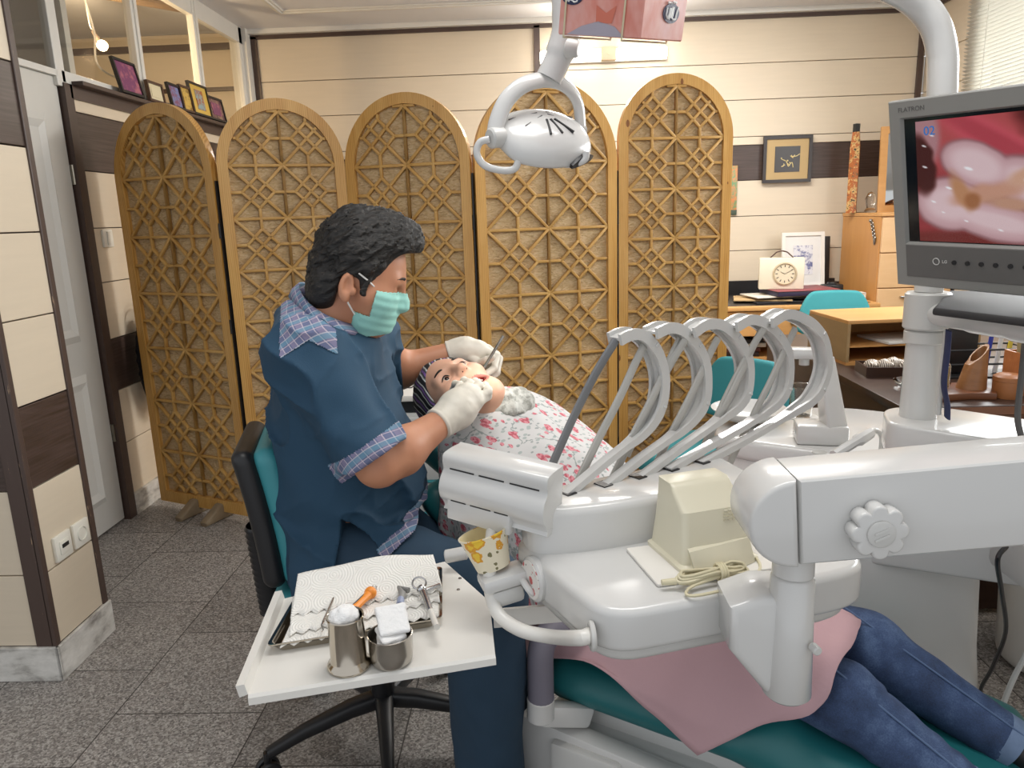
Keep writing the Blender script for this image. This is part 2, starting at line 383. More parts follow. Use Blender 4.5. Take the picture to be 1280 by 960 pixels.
S(MB().bx(CXC-.058, CXC-.004, CY0-.006, CY0+.01, .11, CZ, r=.003).bx(CXC-.012, CXC+.005, CY0-.006, CY0+.016, .11, CZ, r=.003).bx(CXC-.02, CXC+.006, CY1-.022, CY1+.004, .11, CZ, r=.003), 'trim_5', worn_trim(), 0)
S(MB().bx(-2.6, CXC+.012, CY0-.014, CY0, 0, .112, r=.003).bx(CXC, CXC+.012, CY0-.014, CY1+.01, 0, .112, r=.003), 'baseboard_column', m_marble, 0)
# door, its transom pane and the glazed partition above the left wall
d = tag(MB().bx(LX-.05, LX-.012, 2.4, 3.185, .012, 1.935, r=.003).build('door_1', m_white_paint), kind='structure')
for z0, z1 in ((.14, .72), (.86, 1.78)):
    mb = MB(); y0, y1 = 2.5, 3.07; W_ = .03
    out = [(y0, z0), (y1, z0), (y1, z1), (y0, z1)]; inn = [(y0+W_, z0+W_), (y1-W_, z0+W_), (y1-W_, z1-W_), (y0+W_, z1-W_)]; in2 = [(y0+2*W_, z0+2*W_), (y1-2*W_, z0+2*W_), (y1-2*W_, z1-2*W_), (y0+2*W_, z1-2*W_)]
    mb.loft([[(LX-.012, *p) for p in out], [(LX+.004, *p) for p in inn], [(LX-.006, *p) for p in in2]], cap=False); mb.add([(LX-.006, *p) for p in in2], [(0, 1, 2, 3)]); mb.build('door_panel', m_white_paint, d, 0)
m_chrome = mat('chrome', '#c9c9c9', .18, 1, var=.03)
for z in (.42, 1.55): MB().cyl((LX-.008, 3.192, z-.04), (LX-.008, 3.192, z+.04), .008, n=10).build('hinge', mat('brass_hinge', '#9b968a', .35, 1), d)
gl = NT('window_glass'); gl.set(rough=.02, ior=1.1); 
gl.n.remove(gl.b); tb = gl.n.new('ShaderNodeBsdfTransparent'); gb = gl.n.new('ShaderNodeBsdfGlossy'); gb.inputs['Roughness'].default_value = .03; mx = gl.n.new('ShaderNodeMixShader'); mx.inputs[0].default_value = .07
tb.inputs[0].default_value = (.95, .95, .93, 1); gl.link(tb.outputs[0], mx.inputs[1]); gl.link(gb.outputs[0], mx.inputs[2]); gl.link(mx.outputs[0], gl.n['Material Output'].inputs[0]); m_glass = gl.m
w = tag(MB().bx(LX-.03, LX+.006, 3.2, BY, 1.916, 1.965, r=.003).bx(LX-.03, LX+.006, 3.165, 3.225, 1.9, CZ, r=.003).bx(LX-.03, LX+.006, 2.3, 3.17, 1.936, 1.96).bx(LX-.03, LX+.006, 5.25, BY, 1.93, CZ, r=.003).bx(LX-.03, LX+.006, 3.2, BY, 2.5, CZ).bx(LX-.08, LX+.034, 5.3, BY-.001, 1.9, CZ)
        .build('window_1', m_white_paint, None, 0), kind='structure')
for y in (3.87, 4.58): MB().bx(LX-.028, LX+.012, y-.033, y+.033, 1.93, CZ, r=.004).bx(LX+.008, LX+.02, y-.012, y+.012, 1.93, CZ, r=.003).build('window_mullion', m_white_paint, w, 0)
for y0, y1 in ((2.3, 3.165), (3.225, 3.85), (3.9, 4.55), (4.61, 5.25)): MB().bx(LX-.014, LX-.01, y0, y1, 1.95, CZ).build('window_pane', m_glass, w, 0)
MB().bx(LX-.06, LX+.055, 3.26, 5.3, 1.912, 1.93, r=.002).build('window_sill', m_trim, w, 0)
# the room behind the glass
m_far = clad_mat('far_room_cladding', '#cdb083')
clad('wall_far', (-4.7, BY), (1, 0), 4.7+LX-.02, (0, -1), [.4, .9, 1.4, 1.9, 2.25], [])
S(MB().bx(-4.8, -4.7, .8, 5.5, 0, CZ), 'wall_far_side', m_far, 0)
S(MB().bx(-4.7, LX-.1, BY-.03, BY, 2.49, 2.53).bx(-4.7, LX-.1, BY-.03, BY, 2.225, 2.25).bx(-4.0, -3.9, BY-.03, BY, 0, 2.24), 'trim_6', m_trim, 0)
S(MB().bx(LX-.75, LX-.72, 3.3, 3.42, 0, CZ).bx(-4.7, LX-.06, 2.28, 2.3, 0, CZ).bx(LX-.9, LX-.05, 3.36, 3.4, 1.7, CZ), 'wall_passage', m_plaster, 0)
# baseboard behind camera side is not seen; window with a blind on the right wall
w2 = tag(MB().bx(RXW, RXW+.06, 1.2, 1.26, 1.85, CZ).bx(RXW, RXW+.06, 4.72, 4.78, 1.85, CZ).bx(RXW, RXW+.06, 1.2, 4.78, 1.85, 1.9).bx(RXW, RXW+.06, 1.2, 4.78, 2.54, CZ).build('window_2', m_white_paint, None, 0), kind='structure')
MB().bx(RXW+.03, RXW+.036, 1.26, 4.72, 1.9, 2.54).build('window_pane', m_glass, w2, 0)
bl = T('venetian_blind', 'white venetian blind on the window at the right wall behind the monitor', 'blind', (RXW-.04, 4.2, 1.86))
_t = NT('white_slat'); _t.col('#e2e0da'); _t.set(rough=.4); _tr = _t.n.new('ShaderNodeBsdfTranslucent'); _tr.inputs[0].default_value = (*lin('#e8e6df'), 1); _mx = _t.n.new('ShaderNodeMixShader'); _mx.inputs[0].default_value = .45
_t.link(_t.b.outputs[0], _mx.inputs[1]); _t.link(_tr.outputs[0], _mx.inputs[2]); _t.link(_mx.outputs[0], _t.n['Material Output'].inputs[0]); m_slat = _t.m
mb = MB()
for i in range(33): mb.box((RXW-.04, 4.25, 1.885+i*.021), (.026, 1.16, .0016), RY(28))
mb.build('slats', m_slat, bl, 0); MB().bx(RXW-.06, RXW-.02, 3.66, 4.84, 2.56, 2.595, r=.004).build('head_rail', m_slat, bl, 0)
mb = MB()
for y in (4.0, 4.62): mb.tube([(RXW-.052, y, 1.87), (RXW-.052, y, 2.57)], .0016, 6)
mb.build('ladder_cord', m_slat, bl); MB().bx(RXW-.055, RXW-.025, 3.67, 4.83, 1.866, 1.88, r=.004).build('bottom_rail', m_slat, bl, 0)
# pendant bulb of the far room
bp = D(128, 57, 4.3); b = T('pendant_bulb', 'bare lit bulb hanging in the room behind the glass partition', 'light bulb', bp)
m_bulb = emit('lit_bulb', '#ffd9a0', 30)
MB().sph(bp, .028, u=16, v=10).build('bulb', m_bulb, b, 180); MB().cyl(bp+Vector((-.012, 0, .02)), bp+Vector((-.04, 0, .075)), .014, .012, 14).build('bulb_holder', mat('bulb_holder', '#5c5148', .4), b)
rz = Vector((bp.x-.06, bp.y, CZ-.0)); MB().tube(smooth_path([bp+Vector((-.04, 0, .075)), bp+Vector((-.055, 0, .12)), rz], 5), .004, 8).cyl(rz-Vector((0, 0, .02)), rz, .05).build('cord', m_white_paint, b)
pl = bpy.data.lights.new('bulb_light', 'POINT'); pl.energy = 20; pl.color = (1, .74, .45); pl.shadow_soft_size = .04; lo = bpy.data.objects.new('bulb_light', pl); lo.location = bp+Vector((.0, -.12, -.08)); COL.objects.link(lo)
a = Vector((bp.x-.95, 3.3, CZ-.03)); tag(MB().tube([a, (bp.x+.35, 4.75, CZ-.03)], .022, 10).build('ceiling_pipe', mat('pipe_brown', '#86705a', .5)), 'brown pipe running along the ceiling of the far room', 'pipe')
c0 = Vector((bp.x-.02, 4.2, CZ)); tag(MB().tube(smooth_path([c0, c0+Vector((.05, -.02, -.25)), Xp(135, 80, LX-.06)+Vector((-.05, 0, .0)), Xp(153, 101, LX-.045)], 8), .005, 8).cyl(c0-Vector((0, 0, .018)), c0, .045).build('white_cable', m_white_paint), 'white cable drooping from a ceiling rose to the ledge of purple picture', 'cable')
# switches and sockets
def plate(name, label, cat, c, nrm, w_, h_, grp=None):
    t = T(name, label, cat, c, grp); nrm = Vector(nrm); s = Vector((0, 0, 1)).cross(nrm); R = axes(s, (0, 0, 1), nrm) ; MBp = MB().box(c+nrm*.005, (w_, h_, .012), R, r=.004)
    MBp.build('plate', m_switch, t); return t, s, nrm, R
m_switch = mat('switch_plastic', '#e4e0d4', .3, var=.02)
c = Xp(133, 298, LX); t, s, n, R = plate('light_switch', 'white light switch on the cream wall left of the wooden screen', 'light switch', c, (1, 0, 0), .078, .078)
MB().box(c+n*.013, (.03, .06, .008), R @ RX(3), r=.003).build('rocker', m_switch, t)
c = Vector((CXC, 2.055, .39)); t, s, n, R = plate('network_socket', 'white data socket with dark slot low on the column', 'wall socket', c, (1, 0, 0), .078, .08)
MB().box(c+n*.012, (.045, .042, .006), R, r=.002).build('insert', m_switch, t); MB().box(c+n*.0155+Vector((0, 0, .004)), (.03, .012, .002), R).build('slot', mat('black_plastic', '#1d1d1f', .4), t)
c = Vector((CXC, 2.147, .39)); t, s, n, R = plate('power_socket', 'white round-well power socket low on the column', 'wall socket', c, (1, 0, 0), .078, .08)
MB().lathe([(.024, .011), (.024, .014), (.02, .0145), (.019, .004), (0, .004)], c, R).build('well', m_switch, t); MB().cyl(c+n*.004+s*.008, c+n*.006+s*.008, .003, n=10).cyl(c+n*.004-s*.008, c+n*.006-s*.008, .003, n=10).build('contact_holes', mat('black_plastic', '#1d1d1f', .4), t)
# fluorescent wall lamp
f0 = D(678, 78, BY-.03); f1 = D(830, 62, BY-.03); zc = 2.355; t = T('fluorescent_lamp', 'twin tube fluorescent lamp lit on the back wall under the tissue box', 'wall lamp', (.5, BY-.02, zc))
m_tube = emit('lit_tube', '#fff4e2', 14)
MB().bx(.07, .925, BY-.035, BY-.018, zc-.045, zc+.04, r=.006).build('housing', m_white_paint, t)
MB().bx(.075, .475, BY-.075, BY-.036, zc-.036, zc+.036, r=.016).build('tube', m_tube, t); MB().bx(.585, .92, BY-.075, BY-.036, zc-.036, zc+.036, r=.016).build('tube', m_tube, t)
MB().bx(.48, .58, BY-.08, BY-.034, zc-.042, zc+.042, r=.006).cyl((.53, BY-.085, zc), (.53, BY-.08, zc), .01).build('starter', mat('starter_cream', '#d9c3a4', .5), t)
# ---------------------------------------------------------------- folding lattice screen
def pine():
    t = NT('pine_wood'); v = t.coord('Object', (9, 9, .9)); n = t.noise(v, 3, 5, .6); w = t.n.new('ShaderNodeTexWave'); w.inputs['Scale'].default_value = 5; w.inputs['Distortion'].default_value = 5; w.inputs['Detail'].default_value = 3; t.link(v, w.inputs[0])
    k = t.vor(t.coord('Object', (1, 1, .5)), 9); kn = t.math('LESS_THAN', k, .07)
    c = t.ramp(t.math('ADD', t.math('MULTIPLY', n, .7), t.math('MULTIPLY', w.outputs['Fac'], .3)), [(.25, '#b98238'), (.5, '#d3a055'), (.75, '#dfb26a')]); c = t.mix(kn, c, '#8a5526'); t.col(c); t.set(rough=.36, coat=.25); return t.m
m_pine = pine()
def pine2():
    t = NT('pine_lattice'); v = t.coord('Object'); n = t.noise(v, 9, 4, .6); t.col(t.ramp(n, [(.3, '#b98a46'), (.55, '#cda05a'), (.75, '#d9b06c')])); t.set(rough=.4); return t.m
m_pine2 = pine2()
def straw():
    t = NT('woven_straw'); v = t.coord('Object', (1, 1, 3.2)); w = t.n.new('ShaderNodeTexNoise'); w.inputs['Scale'].default_value = 34; w.inputs['Detail'].default_value = 4; w.inputs['Distortion'].default_value = 1.4; t.link(v, w.inputs['Vector'])
    f = t.noise(t.coord('Object', (1, 1, 5)), 90, 3); h = t.math('ADD', w.outputs['Fac'], t.math('MULTIPLY', f, .5))
    t.col(t.ramp(h, [(.45, '#a08055'), (.7, '#c9aa7c'), (.95, '#dcc39b')])); t.set(rough=.75); t.bump(h, .8, .006); return t.m
m_straw = straw()
m_blk = mat('black_plastic', '#1d1d1f', .4)
hp = [D(172, 400, 3.36), D(291, 400, 3.12), D(447, 400, 3.33), D(598.5, 400, 3.20), D(771, 400, 3.42), D(909, 400, 3.50)]
FS = T('folding_screen', 'five panel pine folding screen with arched tops and lattice over woven straw', 'folding screen', (hp[2].x, hp[2].y, 0))
ztops = [1.828, 1.825, 1.835, 1.875, 1.9]
for pi in range(5):
    a = Vector((hp[pi].x, hp[pi].y, 0)); b = Vector((hp[pi+1].x, hp[pi+1].y, 0)); u = (b-a).normalized(); W = (b-a).length-.012; c = (a+b)/2; zt = ztops[pi]; n = Vector((u.y, -u.x, 0))   # n faces the camera
    fw = .043; Rr = W/2; zs = zt-Rr*1.03; z0 = .035; dp = .034
    def pt(x, z, y): return c+u*x+n*y+Vector((0, 0, z))
    def arch(R, zb, N=28, ry=None): return [(-R, zb)]+[(-R*math.cos(PI*i/N), zs+R*1.03*math.sin(PI*i/N)) for i in range(N+1)]+[(R, zb)]
    O = arch(Rr, z0); I = arch(Rr-fw, z0+.055)
    mb = MB()
    for y in (dp/2, -dp/2):
        N = len(O); vs = [pt(*p, y) for p in O]+[pt(*p, y) for p in I]; fs = [(i, (i+1) % N, N+(i+1) % N, N+i) for i in range(N)]; mb.add(vs, fs)
    for L in (O, I):
        N = len(L); mb.add([pt(*p, dp/2) for p in L]+[pt(*p, -dp/2) for p in L], [(i, (i+1) % N, N+(i+1) % N, N+i) for i in range(N)])
    fr = mb.build('screen_panel', m_pine, FS, 25)
    mb = MB(); bk = arch(Rr-fw+.006, z0+.05); N = len(bk)
    mb.add([pt(*p, -.004) for p in bk]+[pt(*p, -.008) for p in bk], [tuple(range(N)), tuple(range(2*N-1, N-1, -1))]+[(i, (i+1) % N, N+(i+1) % N, N+i) for i in range(N)]); mb.build('straw_backing', m_straw, fr, 0)
    # lattice: square cells, two columns, spokes, stubs and a ring of small diamonds
    ri = Rr-fw; cell = ri; segs = []
    def inside(x, z): return abs(x) <= ri+.001 and z >= z0+.055 and (z <= zs or (x/ri)**2+((z-zs)/(ri*1.03))**2 <= 1.0)
    rows = int((zs-z0-.05)/cell)+1
    for r in range(-1, rows+1):
        for cc in (-1, 0):
            x0 = cc*cell; zb = zs-r*cell; q = lambda p, s: (x0+p*cell, zb+s*cell)
            st = .2
            segs += [(q(0, 0), q(1, 0)), (q(0, 0), q(1, 1)), (q(0, 1), q(1, 0)), (q(0 if cc == 0 else 1, 0), q(0 if cc == 0 else 1, 1)),
                     (q(.5, 0), q(.5, st)), (q(.5, 1), q(.5, 1-st)), (q(0, .5), q(st, .5)), (q(1, .5), q(1-st, .5)),
                     (q(.5, st), q(1-st, .5)), (q(1-st, .5), q(.5, 1-st)), (q(.5, 1-st), q(st, .5)), (q(st, .5), q(.5, st))]
    mb = MB(); bw = .0125
    for (p, q_) in segs:
        ts = [i/24 for i in range(25)]; ok = [t_ for t_ in ts if inside(p[0]+(q_[0]-p[0])*t_, p[1]+(q_[1]-p[1])*t_)]
        if len(ok) < 3: continue
        t0, t1 = min(ok), max(ok); A_ = (p[0]+(q_[0]-p[0])*t0, p[1]+(q_[1]-p[1])*t0); B_ = (p[0]+(q_[0]-p[0])*t1, p[1]+(q_[1]-p[1])*t1)
        diag = abs(A_[0]-B_[0]) > 1e-4 and abs(A_[1]-B_[1]) > 1e-4
        mb.bar(pt(*A_, .005+(.0008 if diag else 0)), pt(*B_, .005+(.0008 if diag else 0)), .016, bw, up=tuple(u if abs((pt(*B_, 0)-pt(*A_, 0)).normalized().dot(n)) > .5 else n.cross(pt(*B_, 0)-pt(*A_, 0)).normalized()), r=.003)
    mb.build('lattice', m_pine2, fr, 30)
    if pi < 4:
        mb = MB(); h = b
        for z in (.25, .9, 1.3): mb.cyl(h+Vector((0, 0, z-.03))+n*.014, h+Vector((0, 0, z+.03))+n*.014, .0045, n=8)
        mb.box(h+Vector((0, 0, .8)), (.006, .02, 1.4), RZ(math.degrees(math.atan2(u.y, u.x)))); mb.build('hinge_strip', m_blk, fr)
    if pi == 0:
        for x in (-.06, .1):
            p = pt(x, 0, .0); prof = [(-.07, 0), (.12, 0), (.125, .02), (.03, .075), (-.07, .075)]
            M = Matrix.Translation(p-u*.022) @ axes(n, (0, 0, 1), u).to_4x4()
            MB().prism([(y, z) for y, z in prof], .045, M, r=.012).build('foot', mat('worn_wood', '#8b7960', .7, var=.2, vs=30), fr)
    else:
        for x in (-.16, .16):
            p = pt(x, 0, 0); M = Matrix.Translation(p-u*.022) @ axes(n, (0, 0, 1), u).to_4x4(); MB().prism([(-.1, 0), (.1, 0), (.1, .02), (.03, .05), (-.03, .05), (-.1, .02)], .045, M, r=.006).build('foot', mat('worn_wood', '#8b7960', .7, var=.2, vs=30), fr)
# ---------------------------------------------------------------- furniture behind
def wood(name, c1, c2, sc=(3, 3, .4), rough=.4):
    t = NT(name); v = t.coord('Object', sc); n = t.noise(v, 8, 5, .6); t.col(t.mix(n, c1, c2)); t.set(rough=rough); return t.m
m_beech = wood('beech_veneer', '#c08a4e', '#d6a468', (.5, 3, 3)); m_beech_v = wood('beech_side', '#b98248', '#cf9a5c'); m_walnut = wood('dark_desk_wood', '#2e2019', '#463026', (.6, 3, 3), .3); m_mahog = wood('reddish_wood', '#5a3420', '#7a4a2c', (.5, 3, 3), .35)
m_blk = mat('black_plastic', '#1d1d1f', .4); m_teal = mat('teal_vinyl', '#2f8088', .5, var=.05, bump=.05, bs=200); m_teal_f = mat('teal_fabric', '#3a8d92', .85, var=.06, bump=.1, bs=300)
m_paper = mat('paper_white', '#e2ded6', .7, var=.02); m_navy = mat('navy_cover', '#2b2440', .5)
DZ = .72
t = T('desk', 'pale wooden desk against the back wall under the framed calligraphy', 'desk', (1.4, 5.0, 0))
MB().bx(.7, 2.145, 4.68, 5.38, DZ-.028, DZ, r=.004).build('worktop', m_beech, t); MB().bx(.72, 2.1, 4.72, 5.36, DZ, DZ+.002).build('desk_mat', mat('dark_desk_mat', '#2a2523', .4), t, 0)
MB().bx(.72, 2.12, 5.355, 5.38, DZ+.002, DZ+.1).build('back_strip', m_blk, t, 0); MB().bx(.72, .74, 4.7, 5.36, 0, DZ-.03).bx(2.1, 2.12, 4.7, 5.36, 0, DZ-.03).build('side_panel', m_beech_v, t, 0)
MB().bx(.74, 2.1, 5.3, 5.32, .1, DZ-.03).build('back_panel', m_beech_v, t, 0)
for x0, x1 in ((.76, 1.5), (1.51, 2.09)):
    dr = MB().bx(x0, x1, 4.7, 4.72, DZ-.19, DZ-.034, r=.002).build('drawer', m_beech, t, 0)
    MB().bx((x0+x1)/2-.2, (x0+x1)/2-.06, 4.685, 4.7, DZ-.115, DZ-.105, r=.002).build('drawer_handle', m_chrome, dr); MB().cyl(((x0+x1)/2+.1, 4.69, DZ-.06), ((x0+x1)/2+.1, 4.7, DZ-.06), .01, n=12).build('lock', m_chrome, dr)
t = MB().bx(.76, 1.95, 4.74, 5.2, .36, .385).build('desk_shelf', m_beech, t, 0)
for i, (dz, cc, w) in enumerate([(0, '#3a2c2a', .5), (.027, '#6a3f3a', .46), (.054, '#d2cdc3', .48), (.081, '#3c3a3c', .5)]):
    tag(MB().box((1.2+.02*i, 4.95, .385+dz+.014), (w, .32, .026), RZ(4*i-5), r=.003).build('folder', mat('folder_%d' % i, cc, .6)), ['brown folder at the bottom of the pile under the desk top', 'reddish folder second in the pile under the desk top', 'white paper stack in the pile under the desk top', 'grey folder on top of the pile under the desk top'][i], 'folder', 'folders on the desk shelf')
# papers, binder, clock
m_paper2 = mat('aged_paper', '#c4a982', .7)
for i, (w, d_, dz, rot, cc, lb) in enumerate([(.5, .3, .012, 6, '#1f1c1f', 'black folder at the bottom of the desk pile'), (.36, .26, .01, -14, '#b79a6f', 'tan envelope sticking out left of the desk pile'), (.52, .25, .012, -4, '#3b3836', 'dark folder under the purple binder'), (.4, .27, .008, 9, '#cfc9bd', 'white papers under the purple binder')]):
    z = DZ+.003+sum([.012, .01, .012, .008][:i])
    tag(MB().box((1.64+[0, -.15, .1, -.05][i], 4.94, z+[.012, .01, .012, .008][i]/2), (w, d_, [.012, .01, .012, .008][i]-.001), RZ(rot), r=.002).build('paper_folder', mat('pap_%d' % i, cc, .6)), lb, 'folder', 'papers piled on the back desk')
t = T('binder', 'purple and red binder lying under the white box clock', 'binder', (1.72, 4.93, DZ+.05)); MB().box((1.72, 4.93, DZ+.062), (.4, .3, .03), RZ(6), r=.004).build('pages', m_navy, t); MB().box((1.72, 4.93, DZ+.08), (.41, .31, .005), RZ(6), r=.002).build('cover', mat('red_cover', '#8d4a4e', .5), t)
cz = DZ+.083; c = Vector((1.6, 4.92, cz+.1)); R = RZ(-14)
t = T('mantel_clock', 'cream box clock with leather handle and round dial on the desk binder', 'clock', (1.6, 4.92, cz))
MB().box(c, (.275, .1, .2), R, r=.006).build('case', mat('cream_case', '#ddd3bd', .45), t)
fc = c+R @ Vector((.02, -.05, .0)); RF = R @ axes((1, 0, 0), (0, 0, 1), (0, -1, 0))
MB().lathe([(.074, 0), (.074, .006), (.066, .009), (.062, .003)], fc, RF).build('bezel', mat('clock_rim', '#b9a88a', .4), t)
MB().cyl(fc, fc+RF @ Vector((0, 0, .002)), .062, n=32).build('dial', mat('dial_cream', '#d8cbb0', .5), t)
mb = MB()
for i in range(12):
    a = PI/6*i; p = fc+RF @ Vector((math.sin(a)*.05, math.cos(a)*.05, .0026)); mb.box(p, (.0045, .014, .001), RF @ RZ(-math.degrees(a)))
mb.build('numerals', m_blk, t, 0)
mb = MB(); [mb.bar(fc+RF @ Vector((0, 0, .0035)), fc+RF @ Vector((math.sin(a)*l, math.cos(a)*l, .0035)), .004, .0012) for a, l in ((1.05, .045), (-1.1, .03))]; mb.build('hands', m_blk, t, 0)
MB().tube([c+R @ Vector(p) for p in smooth_path([(-.07, 0, .1), (-.05, 0, .118), (-.03, 0, .135), (0, 0, .142), (.03, 0, .135), (.05, 0, .118), (.07, 0, .1)], 4)], .006, 8, flat=(1.6, .7)).build('handle', mat('leather_brown', '#4a2f26', .5), t)
# white picture frame leaning on wall
def frame_pic(name, label, cat, c, w, h, R, fw, mf, mm, mat_in, group=None, depth=.02, inner=None):
    """picture frame: R columns = right, up, towards viewer; c its centre"""
    t = T(name, label, cat, c-R @ Vector((0, h/2, 0)), group); c = Vector(c); L = lambda x, y, z=0: c+R @ Vector((x, y, z)); mb = MB()
    o = [(-w/2, -h/2), (w/2, -h/2), (w/2, h/2), (-w/2, h/2)]; i_ = [(-w/2+fw, -h/2+fw), (w/2-fw, -h/2+fw), (w/2-fw, h/2-fw), (-w/2+fw, h/2-fw)]
    mb.loft([[L(*p, -depth/2) for p in o], [L(*p, depth/2) for p in o], [L(*p, depth/2) for p in i_], [L(*p, 0) for p in i_]], cap=False); mb.add([L(*p, -depth/2) for p in o], [(3, 2, 1, 0)]); mb.build('frame', mf, t, 0)
    MB().box(L(0, 0, -.001), (w-2*fw+.004, h-2*fw+.004, .004), R).build('mount', mm, t, 0)
    iw, ih = inner or ((w-2*fw)*.62, (h-2*fw)*.62); MB().box(L(0, 0, .0025), (iw, ih, .002), R).build('picture', mat_in, t, 0); return t, L
def ink(name, bg, stops, sc=14):
    t = NT(name); n = t.noise(t.coord('Object'), sc, 5, .7); t.col(t.ramp(n, stops)); t.set(rough=.4); return t.m
def blotch(name, bg, fg, sc=14, thr=.55): return ink(name, bg, [(thr-.05, bg), (thr+.05, fg)], sc)
Rb = axes((1, 0, 0), (0, math.sin(math.radians(8)), math.cos(math.radians(8))), (0, -math.cos(math.radians(8)), math.sin(math.radians(8))))
frame_pic('picture_frame', 'white framed blue ink picture leaning on the wall behind the box clock', 'picture', D(1003.5, 327, 5.26)+Vector((0, 0, .01)), .29, .38, Rb, .024, m_paper, mat('mount_white', '#dcdad6', .6), blotch('blue_ink', '#d3d2d6', '#5c608c', 16, .52), inner=(.13, .2))
tag(MB().box(D(1031, 328, 5.32), (.06, .018, .36), RX(-4), r=.003).build('black_board', m_blk), 'black board standing behind the white framed picture', 'board')
cam_ = T('camera', 'black compact camera on the desk next to the wooden cabinet', 'camera', (2.0, 5.1, DZ+.002)); MB().box((2.0, 5.1, DZ+.045), (.14, .07, .08), r=.012).build('camera_body', m_blk, cam_); MB().cyl((1.98, 5.07, DZ+.046), (1.98, 5.0, DZ+.046), .032, .03, 20).build('lens', mat('lens_dark', '#0f0f12', .15), cam_); MB().box((2.0, 5.1, DZ+.088), (.05, .05, .02), r=.006).build('viewfinder', m_blk, cam_)
tag(MB().box((2.075, 4.88, DZ+.025), (.1, .06, .045), RZ(8), r=.003).bx(2.03, 2.12, 4.85, 4.91, DZ+.046, DZ+.05).build('card_box', m_paper, None, 0), 'small white card box on the right end of the desk', 'box')
t = T('desk_calendar', 'small white desk calendar on dark stand just right of the screen', 'calendar', (1.22, 5.05, DZ)); MB().box((1.22, 5.05, DZ+.088), (.13, .012, .12), RX(-12), r=.002).build('card', m_paper, t); MB().box((1.22, 5.05, DZ+.0155), (.15, .06, .024), r=.004).build('stand', m_blk, t)
# calligraphy frame with the dark moulding
c = D(984, 199, BY-.03); Rw = axes((1, 0, 0), (0, 0, 1), (0, -1, 0))
t, L = frame_pic('calligraphy_frame', 'dark framed gold calligraphy hanging on the brown band of the back wall', 'picture', c, .33, .31, Rw, .022, mat('frame_black_brown', '#2a201d', .35), mat('tan_mount', '#b59a6c', .6), mat('dark_picture', '#2b231f', .3), inner=(.17, .17))
mb = MB(); rr = random.Random(4)
for k in range(7):
    p = [(rr.uniform(-.04, .03), rr.uniform(-.035, .035))]
    for _ in range(3): p.append((p[-1][0]+rr.uniform(-.02, .03), p[-1][1]+rr.uniform(-.022, .02)))
    mb.tube(smooth_path([L(*q, .005) for q in p], 4), .0028, 6)
mb.build('calligraphy', mat('gold_ink', '#d9c68e', .4), t)
# little painted panel beside the screen's edge
t = T('wall_hanging', 'narrow colourful painted panel on the wall just right of the screen', 'wall hanging', D(915, 265, BY-.02)); p = D(913, 238, BY-.012)
MB().box(p, (.09, .012, .33), r=.002).build('panel', blotch('painted_red_green', '#c7824f', '#6d8f62', 18, .5), t); MB().box(p+Vector((0, 0, -.15)), (.094, .014, .035), r=.002).build('foot_band', mat('dark_green', '#3e4a3a', .5), t)
# tall wooden cabinet
t = T('tall_cabinet', 'tall pale wooden cabinet with drawers in the right corner behind the monitor', 'cabinet', (2.39, 5.08, 0)); CX0 = 2.158; ct = 1.245
MB().bx(CX0, 2.62, 4.795, 5.375, .02, ct, r=.003).build('body', m_beech_v, t, 0); MB().bx(CX0-.004, 2.624, 4.775, 5.378, ct, ct+.022, r=.003).build('top', m_beech, t, 0)
zz = [.05, .33, .56, .8, 1.02, 1.24]
for a, b in zip(zz, zz[1:]):
    dr = MB().bx(CX0+.006, 2.615, 4.775, 4.795, a+.003, b-.003, r=.003).build('drawer', wood('beech_front', '#d2a878', '#e2bd90', (.5, 3, 3)), t, 0); MB().bx(2.3, 2.46, 4.755, 4.775, b-.06, b-.05, r=.002).build('drawer_handle', m_chrome, dr)
t = T('key_ornament', 'silver key ornament hanging on the side of the tall wooden cabinet', 'ornament', (CX0-.006, 5.0, 1.13)); m_sil = mat('aged_silver', '#8e8a84', .3, .8, var=.2, vs=60)
p = Xp(1090, 280, CX0-.008); mb = MB()
for i in range(5): mb.torus(p+Vector((0, -.012*i, -.022*i)), .013, .004, axes((0, 1, 0), (0, 0, 1), (1, 0, 0)) @ RZ(40*i), 12, 6)
mb.sph(p+Vector((0, .02, .02)), .012).sph(p+Vector((0, -.05, -.1)), (.006, .012, .03)); mb.build('ornament_chain', m_sil, t)
zt = ct+.022
t = T('painted_box', 'tall narrow painted hexagonal box standing on the cabinet against the brown band', 'ornament', D(1064, 262, 5.2)); x0 = D(1064, 262, 5.2)
pat = ink('painted_lacquer', '', [(.38, '#3a2418'), (.45, '#d9b777'), (.5, '#9a4e26'), (.58, '#b56a34'), (.64, '#2d2b28'), (.72, '#cbb98a')], 22)
mb = MB(); mb.lathe([(.036, 0), (.036, .02), (.034, .025), (.034, .42), (.026, .5), (.024, .52)], (x0.x, x0.y, zt), n=6); mb.build('box_body', pat, t, 30); MB().lathe([(.024, .518), (.024, .57), (0, .575)], (x0.x, x0.y, zt), n=6).build('cap', m_blk, t, 30)
t = T('glass_figurine', 'small clear glass figurine on the cabinet beside the painted box', 'ornament', (x0.x+.09, 5.12, zt)); m_clear = NT('clear_glass'); m_clear.set(rough=.05, trans=1., ior=1.45); m_clear.col('#f4f2ee'); m_clear = m_clear.m
MB().lathe([(.0, 0), (.035, 0), (.036, .015), (.022, .03), (.03, .06), (.034, .09), (.02, .125), (.0, .135)], (x0.x+.09, 5.12, zt), n=18).build('glass_body', m_clear, t)
Rm = RZ(-0) @ axes((.35, -.93, 0), (.1, .04, .99), (-.93, -.35, .02)); Rm = axes((.78, -.62, 0), (.05, .06, .997), (-.62, -.78, .08))
mc = Vector((2.45, 5.1, zt+.27))
m_mir = mat('mirror_silver', '#d6d6d2', .03, 1, var=0)
